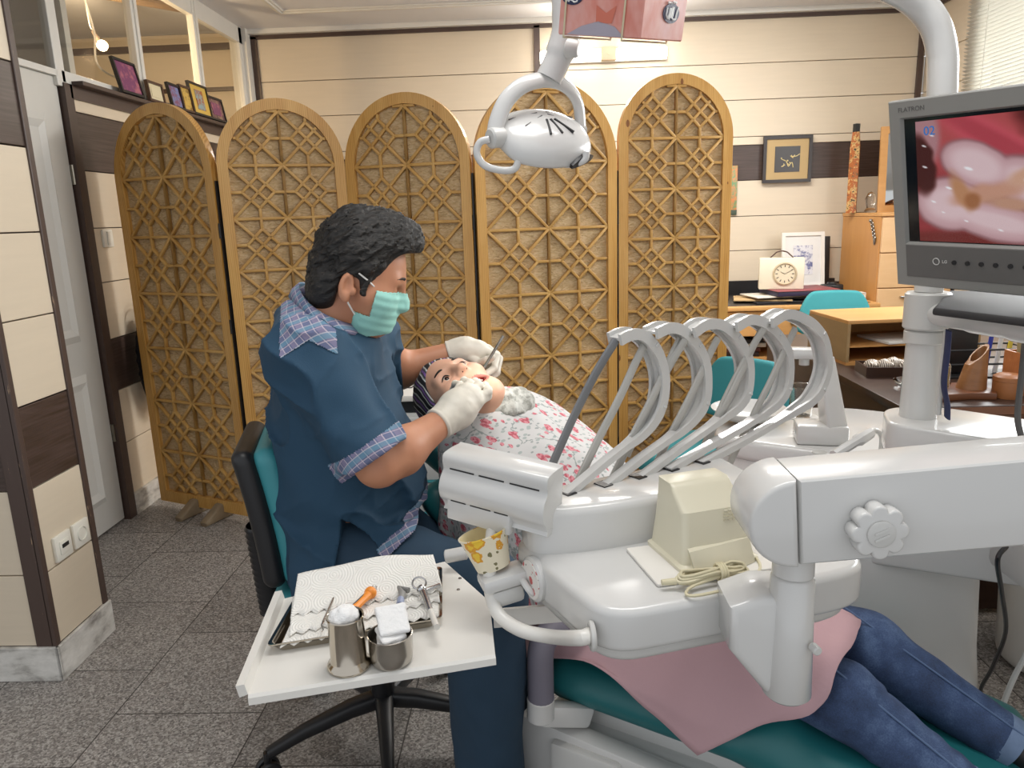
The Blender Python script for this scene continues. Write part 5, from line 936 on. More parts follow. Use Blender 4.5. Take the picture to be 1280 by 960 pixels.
mb.loft([[G(x*.96+.007, y*.96-.007, -.05) for x, y in o], [G(*p, -.012) for p in o], [G(*p, -.001) for p in o], [G(x+(.002 if x == 0 else -.002), y+(-.002 if y == 0 else .002), .001) for x, y in o], [G(*p, .001) for p in i_], [G(*p, -.006) for p in i2]], cap=False); mb.add([G(x*.96+.007, y*.96-.007, -.05) for x, y in o], [(0, 1, 2, 3)]); mb.build('bezel', m_bez, MO, 30)
MB().box(G(mw_/2, -mh+.05, .0005), (.33, .062, .003), MR, r=.001).build('control_panel', m_bez2, MO, 0)
for k in range(8): MB().cyl(G(.117+.0245*k, -mh+.052, .002), G(.117+.0245*k, -mh+.052, .004), .0042, n=12).build('button', m_blk, MO)
text_mesh('FLATRON', .0115, Matrix.Translation(G(.045, -.0165, .0012)) @ MR.to_4x4(), m_seam, 'brand_lettering', MO)
lgk = MB().lathe([(.0068, 0), (.0068, .001), (.0055, .001), (.0055, 0)], G(.083, -mh+.052, .0022), MR, 20).build('round_logo', m_wg, MO); text_mesh('LG', .008, Matrix.Translation(G(.099, -mh+.052, .0024)) @ MR.to_4x4(), m_wg, 'brand_lettering', MO)
# picture on the screen: colour per vertex of a fine flat grid, shown by emission
nx, ny = 190, 150; gx = np.linspace(0, 1, nx); gy = np.linspace(0, 1, ny); XX, YY = np.meshgrid(gx, gy)   # x right, y down, 0..1 over the active picture
def sst(e0, e1, x): t = np.clip((x-e0)/(e1-e0), 0, 1); return t*t*(3-2*t)
Cc = np.zeros((ny, nx, 3)); PN = np.stack([XX, YY, 0*XX], -1); n1 = vnoise(PN, 6, 1); n2 = vnoise(PN, 14, 2)
def lay(mask, c, var=0): 
    global Cc
    m = np.clip(mask, 0, 1)[..., None]; cc = np.array([int(c[i:i+2], 16)/255 for i in (1, 3, 5)])[None, None]*(1+var*n1[..., None]); Cc = Cc*(1-m)+cc*m
def el(cx, cy, rx, ry, a=0, soft=.15, nz=.0):
    ca, sa = math.cos(math.radians(a)), math.sin(math.radians(a)); x = XX-cx; y = (YY-cy)*.8; u = (x*ca+y*sa)/rx; v = (-x*sa+y*ca)/ry; d = np.sqrt(u*u+v*v)+nz*n2; return 1-sst(1-soft, 1+soft, d)
lay(np.ones_like(XX), '#8e3338', .15); lay(el(.3, .1, .5, .3, 0, .5), '#a94a4c'); lay(el(.62, .36, .6, .1, 38, .5), '#c5505f'); lay(el(.5, .22, .5, .05, 34, .5), '#a83f4a'); lay(el(.95, .12, .4, .19, 25, .25, .1), '#4a1513'); lay(el(.85, .1, .18, .08, 20, .5, .1), '#220a0a')
lay(el(.05, .13, .1, .2, 0, .3), '#a87b80'); lay(el(.3, 1.0, .6, .08, 0, .4), '#6d2522'); lay(el(.92, 1.0, .3, .1, 0, .3), '#b88490')
for c_, k in (('#8f6468', -.012), ('#bb959a', .008), ('#cbaaae', .035), ('#d6bbbf', .07)):
    s_ = .1 if k < .01 else .3
    lay(el(.36, .37, .22-k, .13-k*.7, 28, s_, .03), c_); lay(el(.66, .54, .22-k, .14-k, 38, s_, .03), c_); lay(el(.2, .68, .21-k, .17-k, 10, s_, .03), c_); lay(el(.47, .82, .27-k, .12-k, 14, s_, .03), c_)
lay(el(.42, .6, .22, .06, -12, .45, .2), '#c0907a'); lay(el(.27, .58, .12, .045, 65, .45, .2), '#b5835f'); lay(el(.34, .66, .05, .05, 60, .4, .3), '#9a6440'); lay(el(.54, .68, .12, .04, 10, .5, .2), '#b98d76'); lay(el(.63, .47, .05, .1, 70, .5, .2), '#c79c84')
lay(el(.03, .36, .085, .2, -8, .2, .12), '#431916'); lay(el(.8, .78, .14, .11, 20, .15, .25), '#551310'); lay(el(.84, .76, .08, .06, 0, .35, .3), '#260807'); lay(el(.95, .66, .1, .12, 0, .3, .1), '#5f1a17')
for (x, y, r) in ((.1, .12, .02), (.05, .2, .014), (.1, .66, .016), (.16, .75, .014), (.68, .52, .05), (.32, .4, .022), (.72, .07, .024), (.87, .8, .014), (.86, .05, .016), (.5, .89, .02), (.74, .74, .014), (.05, .37, .014), (.2, .55, .02), (.3, .82, .012)): lay(el(x, y, r, r*.35, 20, .5, .5)*.9, '#eef0f4')
ax0, ax1, ay0, ay1 = sl+.022, sr-.002, st_-.006, sb+.002
vs = [G(ax0+(ax1-ax0)*x, ay0+(ay1-ay0)*y, -.0045) for y in gy for x in gx]; fs = [(j*nx+i, j*nx+i+1, (j+1)*nx+i+1, (j+1)*nx+i) for j in range(ny-1) for i in range(nx-1)]
MB().add([G(x, y, -.0055) for x, y in i2], [(0, 1, 2, 3)]).build('panel', mat('screen_black', '#0a0a0b', .15), MO, 0)
so = MB().add(vs, fs).build('screen_picture', [], MO, 0); at = so.data.color_attributes.new('picture', 'FLOAT_COLOR', 'POINT'); L3 = np.where(Cc <= .04045, Cc/12.92, ((np.clip(Cc, 0, 1)+.055)/1.055)**2.4).reshape(-1, 3); at.data.foreach_set('color', np.concatenate([L3, np.ones((len(L3), 1))], 1).astype(np.float32).ravel())
t = NT('screen_glow'); a_ = t.node('ShaderNodeAttribute', attribute_name='picture'); t.col('#050505'); t.link(a_.outputs['Color'], t.b.inputs['Emission Color']); t.b.inputs['Emission Strength'].default_value = .68; t.set(rough=.25); so.data.materials.append(t.m)
text_mesh('02', .022, Matrix.Translation(G(ax0+.026, ay0-.018, -.004)) @ MR.to_4x4(), emit('screen_blue', '#2f6fb8', .7), 'screen_digits', MO)
ft = [Pl(x, y, D(1240, 384, 1.38), (0, 0, 1)) for x, y in ((1166, 386), (1186, 364), (1300, 366), (1300, 402))]
MB().prism([(p.x, p.y) for p in ft], .014, Matrix.Translation((0, 0, ft[0].z-.012)), r=.005).build('foot', mat('matt_black_foot', '#2b2a2b', .65), MO); MB().bar(Vector((.93, 1.32, ft[0].z)), G(.27, -mh+.03, -.06), .08, .03, r=.008).build('stand_neck', m_blk, MO)
# cables
p_ = [D(1258, 683, 1.28), D(1247, 700, 1.27), D(1252, 740, 1.36), D(1257, 790, 1.5), D(1240, 835, 1.6), D(1226, 862, 1.66), D(1231, 885, 1.7)]; tag(MB().tube(smooth_path(p_, 6), .0045, 8).build('black_cable', m_blk), 'black cable hanging below the arm at the right edge', 'cable')
tag(MB().tube(smooth_path([D(1186, 413, 1.47), D(1184, 440, 1.475), D(1180, 480, 1.48), D(1184, 505, 1.49), D(1184, 522, 1.5)], 5), .009, 8, flat=(1.2, .4)).build('blue_strap', mat('navy_strap', '#2c3358', .7)), 'navy blue strap hanging from the monitor arm', 'strap')
tag(MB().tube(smooth_path([D(1184, 412, 1.49), D(1180, 440, 1.49), D(1176, 480, 1.5), D(1173, 518, 1.51)], 5), .0055, 8).build('white_hanging_cable', m_wg), 'off white cable hanging from the monitor arm beside the strap', 'cable')
tag(MB().tube(smooth_path([D(1281, 430, 1.42), D(1277, 470, 1.4), D(1272, 520, 1.38), D(1277, 548, 1.36)], 5), .0055, 8).build('grey_cable', m_seam), 'dark grey cable at the far right edge above the arm', 'cable')
tag(MB().tube(smooth_path([D(1284, 815, 1.5), D(1266, 850, 1.5), D(1249, 893, 1.5)], 5), .006, 8).build('grey_hose', m_wg), 'pale grey hose slanting at the lower right edge', 'hose')
tag(sdf_obj('white_bin', lambda P: smax(s_cap(P, (1.48, 1.97, 0.05), (1.48, 1.97, .5), .15, .17), .05-P[..., 2]-.045, .03), (1.25, 1.7, -.01), (1.75, 2.25, .7), .015, m_wg), 'rounded white casing standing at the right edge under the arm', 'casing')
# ---------------------------------------------------------------- the seated dentist
def skin(name, c, red='#a0563f'):
    t = NT(name); v = t.coord('Object'); n = t.noise(v, 25, 4); n2 = t.noise(v, 300, 2); t.col(t.mix(t.math('MULTIPLY', n, .35), c, red)); t.set(rough=.5, sss=.08); t.b.inputs['Subsurface Radius'].default_value = (.01, .004, .002); t.bump(n2, .08, .001); return t.m
m_skin = skin('skin_tan', '#c58d6c'); m_skin2 = skin('skin_light', '#dfb094', '#c98872')
def hairy():
    t = NT('forearm_hairs'); return t
def plaid(name='plaid_cotton'):
    t = NT(name); tc = t.n.new('ShaderNodeTexCoord'); mp = t.n.new('ShaderNodeMapping'); mp.inputs['Rotation'].default_value = (.35, .5, .3); t.link(tc.outputs['Object'], mp.inputs[0]); sp = t.n.new('ShaderNodeSeparateXYZ'); t.link(mp.outputs[0], sp.inputs[0]); c = '#5f6685'
    for k, d_ in ((0, (.78, .1, .62)), (1, (-.56, .42, .71))):
        dp = t.n.new('ShaderNodeVectorMath'); dp.operation = 'DOT_PRODUCT'; t.link(tc.outputs['Object'], dp.inputs[0]); dp.inputs[1].default_value = d_; s_ = dp.outputs['Value']
        f = t.math('FRACT', t.math('DIVIDE', s_, .026)); c = t.mix(t.math('MULTIPLY', t.math('LESS_THAN', f, .42), .5), c, '#5a93a6' if k else '#8b7f98'); f2 = t.math('FRACT', t.math('ADD', t.math('DIVIDE', s_, .013), .3)); c = t.mix(t.math('MULTIPLY', t.math('LESS_THAN', f2, .13), .6), c, '#c3b6bc')
    t.col(c); t.set(rough=.85); return t.m
m_plaid = plaid(); m_shirt = mat('navy_scrub_cotton', '#1d4058', .8, var=.07, vs=6, bump=.1, bs=400); m_trou = mat('navy_trousers', '#20394d', .8, var=.07, vs=6, bump=.1, bs=400)
m_glove = mat('latex_glove', '#d9d2c4', .45, var=.03, bump=.12, bs=70); m_mask = mat('mint_mask', '#9ad3c8', .75, var=.04, bump=.08, bs=300)
MAN = T('person', 'man in navy scrubs and mint mask seated, treating the reclined patient', 'person', D(430, 700, 1.55))
Oh = D(444, 358, 1.50); FX = A((.87, 1, 1)); yw_, tl_ = math.radians(9), math.radians(20); hf = Vector((math.cos(yw_)*math.cos(tl_), math.sin(yw_)*math.cos(tl_), -math.sin(tl_))); hl = Vector((-math.sin(yw_), math.cos(yw_), 0)); hu = hf.cross(hl); HR = axes(hf, hl, hu); HS = 1.04
def hw(x, y, z): return Oh+HR @ Vector((x*.87, y, z))*HS
def hloc(P): return ((P-A(Oh))@A(HR))/HS/FX
def head_sdf(p, chin=-.056):
    """head in its own frame: x forward, y left, z up, ears at the origin (metres)"""
    ay = np.abs(p[..., 1]); q = np.stack([p[..., 0], ay, p[..., 2]], -1)
    d = s_ell(p, (-.004, 0, .052), (.097, .076, .086)); d = smin(d, s_ell(p, (.042, 0, -.012), (.058, .058, .085)), .04); d = smin(d, s_ell(p, (.045, 0, chin+.014), (.044, .047, .03)), .03); d = smin(d, s_ell(p, (.075, 0, chin+.002), (.019, .02, .016)), .03)
    d = smin(d, s_cap(q, (.086, .0, .036), (.078, .04, .036), .013, .011), .015); d = smin(d, s_cap(q, (.066, .045, -.008), (.035, .06, -.004), .018, .014), .03)
    d = smin(d, s_cap(p, (.093, 0, .028), (.113, 0, -.008), .008, .0115), .014); d = smin(d, s_ell(q, (.1, .0105, -.011), (.011, .008, .0075)), .006)
    d = smax(d, -s_ell(q, (.098, .031, .017), (.016, .018, .0105)), .012); d = smin(d, s_ell(q, (.0785, .031, .016), (.0125, .0165, .012)), .004)
    return d
def ear_sdf(p):
    ay = np.abs(p[..., 1]); q = np.stack([p[..., 0], ay, p[..., 2]], -1); e = s_ell(q, (-.014, .079, .004), (.0155, .0075, .0265)); e = smax(e, -s_ell(q, (-.011, .0875, .007), (.0095, .0085, .017)), .004); e = smin(e, s_ell(q, (-.007, .078, -.018), (.007, .006, .009)), .006)
    return smin(e, s_ell(q, (.004, .078, -.002), (.006, .006, .008)), .004)
NB = D(398, 408, 1.53); SN = D(383, 447, 1.385); SF = D(462, 428, 1.74); EN = D(473, 581, 1.37); WN = D(553, 527, 1.50); EF = D(498, 463, 1.84); WF = D(568, 441, 1.86)
CT = D(413, 490, 1.56); BE = D(436, 600, 1.555); HI = D(436, 690, 1.55)
ty_ = math.radians(16); TRm = axes((math.cos(ty_), math.sin(ty_), 0), (-math.sin(ty_), math.cos(ty_), 0), (0, 0, 1))
HIPn = Vector((HI.x-.0, 1.46, .63)); HIPf = Vector((HI.x+.01, 1.64, .63)); KN = D(603, 737, 1.36); ANn = Vector((KN.x-.005, KN.y+.04, .10)); KF = Vector((-.13, 1.585, .43)); ANf = Vector((-.07, 1.63, .10))
def arm_sdf(P):
    return np.minimum(s_chain(P, [SN, EN, EN.lerp(WN, .33)+Vector((0, 0, -.004)), WN], [.056, .0395, .0445, .0285], .025), s_chain(P, [SF, EF, WF], [.056, .043, .0285], .03))
# hands: chains of joints, each finger of its own
def finger(pts, r=.0088): return (pts, [r*1.08, r, r*.94, r*.85][:len(pts)])
HN_palm = [(WN+(D(560, 521, 1.52)-WN)*.2, .031), (D(571, 512, 1.535), .0385), (D(584, 499, 1.56), .036)]
HN_f = [finger([D(596, 499, 1.555), D(610, 490, 1.575), D(606, 482, 1.615), D(598, 482, 1.65)], .0098),
        finger([D(587, 492, 1.56), D(599, 482, 1.585), D(594, 477, 1.625), D(588, 481, 1.65)], .0098),
        finger([D(578, 489, 1.57), D(587, 479, 1.595), D(580, 476, 1.63), D(576, 483, 1.645)], .0095),
        finger([D(570, 491, 1.575), D(575, 481, 1.60), D(569, 480, 1.63), D(566, 487, 1.64)], .0085),
        finger([D(580, 513, 1.525), D(598, 503, 1.55), D(609, 495, 1.58), D(611, 487, 1.612)], .0105)]
HF_palm = [(WF, .029), (D(581, 441, 1.86), .033), (D(597, 441, 1.855), .033)]
HF_f = [finger([D(608, 439, 1.84), D(621, 446, 1.83), D(618, 460, 1.80), D(607, 468, 1.775)], .0095),
        finger([D(610, 436, 1.855), D(624, 448, 1.85), D(621, 466, 1.82), D(610, 475, 1.80)], .0095),
        finger([D(606, 434, 1.87), D(621, 443, 1.875), D(619, 462, 1.86), D(609, 468, 1.85)], .009),
        finger([D(600, 433, 1.885), D(613, 440, 1.89), D(612, 455, 1.88), D(604, 460, 1.87)], .008),
        finger([D(587, 447, 1.835), D(599, 454, 1.81), D(609, 450, 1.79), D(615, 447, 1.785)], .0105)]
def hand_sdf(P, palm, fs, grow=0):
    d = s_chain(P, [p for p, _ in palm], [r for _, r in palm], .02)
    if palm is HN_palm: d = smin(d, s_cap(P, D(573, 499, 1.568), D(589, 501, 1.555), .019, .019), .012)
    else: d = smin(d, s_cap(P, D(597, 438, 1.878), D(602, 442, 1.85), .019, .019), .012)
    for pts, rs in fs: d = smin(d, s_chain(P, pts, rs, .003), .0035)
    return d-grow
def body_f(P):
    p = hloc(P); d = head_sdf(p); d = smin(d, ear_sdf(p), .006); d = smin(d, s_chain(P, [hw(-.016, 0, -.03), hw(-.034, 0, -.085), NB+Vector((0, .01, 0))], [.052, .05, .055], .03), .02)
    t = s_ell(P, CT-Vector((0, 0, .03)), (.11, .16, .17), TRm); t = smin(t, s_ell(P, BE, (.125, .15, .15), TRm), .08); d = smin(d, t, .05); d = smin(d, np.minimum(s_cap(P, NB-Vector((0, 0, .05)), SN, .045, .05), s_cap(P, NB-Vector((0, 0, .05)), SF, .045, .05)), .02); a = arm_sdf(P); a = a-.0015*np.clip(vnoise(P, 30, 5), 0, 1); d = smin(d, a, .02)
    d = np.minimum(d, hand_sdf(P, HN_palm, HN_f, -.0025)); d = np.minimum(d, hand_sdf(P, HF_palm, HF_f, -.0025))
    l = np.minimum(s_chain(P, [HIPn-Vector((0, 0, .03)), KN, ANn], [.06, .05, .036], .03), s_chain(P, [HIPf-Vector((0, 0, .03)), KF, ANf], [.06, .05, .036], .03)); return smin(d, l, .03)
lo, hi = Vector((-.62, 1.2, .02)), Vector((.06, 2.0, 1.42))
sdf_obj('body', body_f, lo, hi, .0042, m_skin, MAN)
# scrub top: torso, sleeves, side slit, hems; plaid bands are the same cloth surface a little further out
def line_xz(P, a, b):       # signed distance to a line seen along y: positive right of a->b (world x, z)
    dx, dz = b.x-a.x, b.z-a.z; L = math.hypot(dx, dz); return ((P[..., 0]-a.x)*dz-(P[..., 2]-a.z)*dx)/L
yn = 1.36; sl0, sl1, sl2, sl3 = D(428, 646, 1.38), D(424, 712, 1.38), D(483, 692, 1.36), D(542, 638, 1.42)
ua = (EN-SN).normalized(); cuffN = SN+ua*((D(453, 574, 1.37)-SN).dot(ua)); uf = (EF-SF).normalized(); fe = (WF-EF).normalized(); cuffF = EF+(EF-SF).normalized()*-.0
def folds(P):
    s1 = P*A((1, .6, 1.3)); r1 = 1-np.abs(vnoise(P*A((.8, 1, 1.5))+P[..., :1]*A((0, 0, .7)), 10, 2)); r2 = 1-np.abs(vnoise(P*A((1, .7, 1.2))-P[..., :1]*A((0, 0, .9)), 17, 4)); return .005*vnoise(s1, 7, 1)+.017*(r1**3-.5)+.004*(r2**4-.4)
def trou_f(P):
    d = s_ell(P, HI+Vector((.0, 0, -.02)), (.135, .18, .12), TRm); d = smin(d, s_chain(P, [HIPn, KN, ANn+Vector((0, 0, .02))], [.1, .083, .075], .04), .05); d = smin(d, s_chain(P, [HIPf, KF, ANf+Vector((0, 0, .02))], [.1, .078, .07], .04), .05)
    d = d-.006*vnoise(P*A((1, 1, .6)), 12, 4)-.002*vnoise(P, 35, 5); return np.maximum(d, .07-P[..., 2])
nk_a, nk_b, nk_d = D(361, 368, 1.555), D(412, 404, 1.402), D(462, 412, 1.555); nk_n = (nk_b-nk_a).cross(nk_d-nk_a).normalized(); nk_n = nk_n if nk_n.z > 0 else -nk_n; nk_c = (nk_a+nk_d)/2+Vector((.0, -.02, 0))
def shirt_f(P):
    d = s_ell(P, CT+Vector((.006, 0, 0)), (.13, .2, .2), TRm); d = smin(d, s_ell(P, BE, (.168, .185, .17), TRm), .1); d = smin(d, s_ell(P, HI+Vector((-.0, 0, .0)), (.145, .19, .14), TRm), .08)
    d = smin(d, s_chain(P, [NB+Vector((-.01, 0, -.03)), (NB+SN)/2+Vector((-.012, 0, .004)), SN], [.075, .068, .07], .03), .05); d = smin(d, s_chain(P, [NB+Vector((0, 0, -.03)), (NB+SF)/2+Vector((0, 0, .004)), SF], [.075, .066, .066], .03), .05)
    d = smin(d, np.maximum(trou_f(P)-.011, (sl0.x-.12)-P[..., 0]), .025)
    a = smax(s_cap(P, SN, SN+ua*.34, .073, .075), (P-A(cuffN))@A(ua), .006); b = smax(s_cap(P, SF, EF+uf*.05, .068, .068), (P-A(EF+fe*.0))@A((uf*.3+fe*.95).normalized()), .006)
    d = smin(smin(d, a, .03), b, .03); d = d-folds(P)*np.clip(ln(P-A(EF))/.12-.4, 0, 1)*np.clip((P[..., 2]-.6)/.1, .15, 1)
    d = smin(d, s_chain(P, [NB+Vector((0, 0, -.02)), D(436, 428, 1.50)], [.07, .06]), .04); d = smax(d, np.maximum((P-A(nk_c))@A(nk_n), ln(P-A(nk_c))-.16), .008) if False else np.where(ln(P-A(nk_c)) < .17, smax(d, (P-A(nk_c))@A(nk_n), .008), d)           # neckline
    w = np.maximum(np.maximum(-line_xz(P, sl0, sl2), line_xz(P, sl0, sl1)), np.maximum(P[..., 2]-sl0.z, P[..., 1]-1.5)); d = np.maximum(d, -(-np.maximum(np.maximum(line_xz(P, sl0, sl2)*1, -line_xz(P, sl0, sl1)), 0)) if False else d)
    return d
# sides of the lines: sampled once so that the wedge and hem keep the right side
mid = (sl0+sl1+sl2)/3; sA = np.sign(line_xz(A(mid)[None], sl0, sl2))[0]; sB = np.sign(line_xz(A(mid)[None], sl0, sl1))[0]
hemt = (sl2+sl3)/2+Vector((.03, 0, -.03)); sC = np.sign(line_xz(A(hemt)[None], sl2, sl3))[0]
def wedge(P): return np.maximum(np.maximum(-sA*line_xz(P, sl0, sl2), -sB*line_xz(P, sl0, sl1)), np.maximum(P[..., 2]-sl0.z, P[..., 1]-1.48))
def hemf(P): return np.maximum(-sC*line_xz(P, sl2, sl3), -(P[..., 0]-sl1.x))     # <0 beyond the front hem
zb_hem = .555
def shirt_cut(P): d = shirt_f(P); d = np.maximum(d, -wedge(P)); d = np.maximum(d, -hemf(P)); return np.maximum(d, zb_hem-P[..., 2])
slo, shi = Vector((-.66, 1.22, .5)), Vector((.02, 2.0, 1.3))
SH = sdf_obj('scrub_top', shirt_cut, slo, shi, .0045, m_shirt, MAN)
inhem = lambda c: (hemf(c) > 0) & (hemf(c) < .02) & (c[:, 0] > sl2.x-.03) & (c[:, 2] < sl0.z+.05) & (np.abs(-sC*line_xz(c, sl2, sl3)) < .021) & (line_xz(c, sl0, sl2)*sA < .001)
sdf_obj('plaid_hem', lambda P: np.maximum(shirt_f(P)-.0016, zb_hem-P[..., 2]), Vector((sl2.x-.06, 1.22, .52)), Vector((sl3.x+.06, 1.9, .80)), .0032, m_plaid, SH, cut=inhem)
sdf_obj('plaid_cuff', lambda P: shirt_f(P)-.0016, cuffN-Vector((.13,)*3), cuffN+Vector((.13,)*3), .0028, m_plaid, SH, cut=lambda c: (((c-np.array(cuffN))@np.array(ua)) > -.026) & (s_cap(c.astype(np.float32), SN, SN+ua*.34, .073, .075) < .012) & (((c-np.array(cuffN))@np.array(ua)) < .02))
# yoke patch over the near shoulder, outlined on the cloth
def ray_uv(c): p = (c-np.array((0, 0, CH)))@np.array(CR); return 640-F*p[:, 0]/p[:, 2], 480+F*p[:, 1]/p[:, 2]
def inpoly(x, y, poly):
    r = np.zeros(len(x), bool); j = len(poly)-1
    for i in range(len(poly)): (xi, yi), (xj, yj) = poly[i], poly[j]; r ^= ((yi > y) != (yj > y)) & (x < (xj-xi)*(y-yi)/(yj-yi+1e-9)+xi); j = i
    return r
sdf_obj('plaid_yoke', lambda P: shirt_f(P)-.0014, (NB+SN)/2-Vector((.17, .2, .12)), (NB+SN)/2+Vector((.14, .2, .12)), .0028, m_plaid, SH, cut=lambda c: inpoly(*ray_uv(c), [(352, 372), (366, 364), (400, 398), (420, 412), (422, 443), (386, 425), (350, 448), (349, 425)]) & (c[:, 1] < 1.53))
# stand collar: a band between an upper and a lower loop round the neck
cu_ = [D(374, 353, 1.55), D(380, 372, 1.455), D(402, 390, 1.425), D(424, 400, 1.425), D(443, 405, 1.465), D(453, 400, 1.545), D(440, 386, 1.625), D(404, 360, 1.635)]
cl_ = [D(361, 369, 1.555), D(378, 391, 1.435), D(404, 406, 1.402), D(427, 414, 1.402), D(449, 419, 1.455), D(462, 413, 1.555), D(447, 403, 1.655), D(398, 384, 1.67)]
up1, lw1 = smooth_path(cu_, 8, True), smooth_path(cl_, 8, True); md_ = [(a+b)/2 for a, b in zip(up1, lw1)]; ctrc = sum(md_, Vector())/len(md_); md_ = [p+(p-ctrc).normalized()*.004 for p in md_]
co = MB().loft([up1, md_, lw1], cap=False).build('plaid_collar', m_plaid, SH, 180); co.modifiers.new('t', 'SOLIDIFY').thickness = .004
# trousers and shoes
sdf_obj('trousers', trou_f, (-.62, 1.2, .04), (.1, 1.9, .82), .008, m_trou, MAN)
for a in (ANn, ANf): sdf_obj('shoe', lambda P: smax(smin(s_cap(P, a+Vector((-.03, 0, -.055)), a+Vector((.14, .0, -.065)), .04, .034), s_cap(P, a+Vector((-.02, 0, -.04)), a+Vector((-.02, 0, .0)), .04, .038), .03), .002-P[..., 2], .004), a+Vector((-.12, -.1, -.12)), a+Vector((.24, .1, .08)), .007, mat('black_leather', '#1b1a1c', .35), MAN)
# gloves with a rolled cuff
for palm, fs, W_, E_, nm in ((HN_palm, HN_f, WN, EN, 'n'), (HF_palm, HF_f, WF, EF, 'f')):
    ax = (W_-E_).normalized()
    def gf(P):
        d = hand_sdf(P, palm, fs); d = smin(d, s_cap(P, W_-ax*.012, W_+ax*.03, .0325, .031), .015); d = d-.0009*vnoise(P*A((1, 1, 1)), 75, 6)*(1); d = smin(d, np.sqrt((ln(P-A(W_-ax*.012)-((P-A(W_-ax*.012))@A(ax))[..., None]*A(ax))-.0325)**2+((P-A(W_-ax*.012))@A(ax))**2)-.0022, .003); return smax(d, -((P-A(W_-ax*.016))@A(ax)), .002)
    pts = [p for p, _ in palm]+[p for f_ in fs for p in f_[0]]; lo_ = Vector([min(p[i] for p in pts) for i in range(3)])-Vector((.055,)*3); hi_ = Vector([max(p[i] for p in pts) for i in range(3)])+Vector((.055,)*3)
    sdf_obj('glove', gf, lo_, hi_, .0022, m_glove, MAN)
# mask with ear loops
def mask_f(P):
    p = hloc(P); d = smin(head_sdf(p)-.004/HS, s_ell(p, (.05, 0, -.028), (.052, .052, .042)), .012); d = smin(d, s_cap(p, (.086, 0, .014), (.09, 0, -.008), .011, .012), .02); return (d-.0006*np.sin(p[..., 2]*2*PI/.017)*(p[..., 0] > .03))*HS
def mask_cut(c):
    p = hloc(c); x, y, z = p.T; return (z < .016-.1*np.maximum(0, .09-x)) & (x > np.where(z > -.04, .05+.0*z, .016)) & (z > -.092+.3*(x-.02)) & (x+.0 > .012)
MK = sdf_obj('face_mask', mask_f, hw(.06, 0, -.03)-Vector((.12,)*3), hw(.06, 0, -.03)+Vector((.12,)*3), .0019, m_mask, MAN, cut=mask_cut)
MK.modifiers.new('t', 'SOLIDIFY').thickness = .0015
m_loop = mat('white_elastic', '#e8e6e0', .6)
for sgn in (-1, 1):
    MB().tube(smooth_path([hw(.051, sgn*.064, .012), hw(.03, sgn*.079, .024), hw(.004, sgn*.084, .034)], 4), .0017, 8).build('ear_loop', m_loop, MK); MB().tube(smooth_path([hw(.018, sgn*.06, -.044), hw(.006, sgn*.071, -.032), hw(-.006, sgn*.078, -.02)], 4), .0017, 8).build('ear_loop', m_loop, MK)
# hair
def hairmat():
    t = NT('dark_grey_hair'); v = t.coord('Object', (7, 26, 26), (0, 0, math.radians(22))); n = t.noise(v, 8, 4, .7); t.col(t.ramp(n, [(.35, '#0c0a08'), (.55, '#191511'), (.68, '#332d27'), (.82, '#6d665d')])); t.set(rough=.5); t.bump(n, .6, .006); return t.m
m_hair = hairmat()
def hair_f(P):
    p = hloc(P); x, y, z = p[..., 0], p[..., 1], p[..., 2]; q = np.stack([x*.35+z*.5, y*1.5, z*1.0-x*.9], -1)
    d = s_ell(p, (-.006, 0, .063), (.106, .086, .093)); d = smin(d, s_ell(p, (.062, 0, .112), (.056, .06, .04)), .04); d = smin(d, s_ell(p, (-.055, 0, -.01), (.05, .07, .06)), .03); d = smin(d, s_cap(np.stack([x, np.abs(y), z], -1), (.022, .072, .045), (.0235, .0705, -.004), .014, .009), .015)
    strands = .0045*vnoise(q*A((.6, 1, 1)), 100, 7)+.0035*vnoise(p, 24, 8)+.0025*vnoise(q*A((.5, 1, 1)), 230, 9); d = d-strands*np.clip((z+.06)*12, .15, 1)
    keepA = -(z-.086-.25*(x-.06)); keepB = np.maximum(x-(.028+.5*np.clip(z, 0, .09)), -(z-.024)); keepC = np.maximum(x+.03, -(z+.052+.35*(x+.09))); keepS = np.maximum(np.maximum(x-.034, -(x-.012)), -(z+.006))
    k = smin(smin(keepA, keepB, .02), smin(keepC, keepS, .01), .015); return smax(d, k, .006)*HS
sdf_obj('hair', hair_f, Oh-Vector((.2, .2, .17)), Oh+Vector((.2, .2, .26)), .003, m_hair, MAN)
m_brow = mat('dark_brow_hair', '#241c17', .7)
for sgn in (-1, 1):
    MB().tube(smooth_path([hw(.0955, sgn*.012, .038), hw(.0955, sgn*.03, .044), hw(.083, sgn*.05, .04)], 5), [.003, .0042, .0045, .0045, .0045, .0044, .004, .0036, .003, .0024, .0018], 8, flat=(1.3, .6)).build('eyebrow', m_brow, MAN)
    MB().tube(smooth_path([hw(.0905, sgn*.018, .0085), hw(.0925, sgn*.031, .006), hw(.0855, sgn*.045, .0095)], 5), [.0007]+[.0013]*9+[.0007], 6).build('eyelashes', m_brow, MAN)
# instruments held in the gloves
I0, I1 = D(629, 420, 1.775), D(598, 471, 1.735); tag(MB().tube([I0, I0.lerp(I1, .72), I0.lerp(I1, .8), I1], [.0036, .0036, .0018, .0011], 10).build('dental_mirror', m_steel), 'slim steel instrument held in the far glove over the open mouth', 'dental instrument')
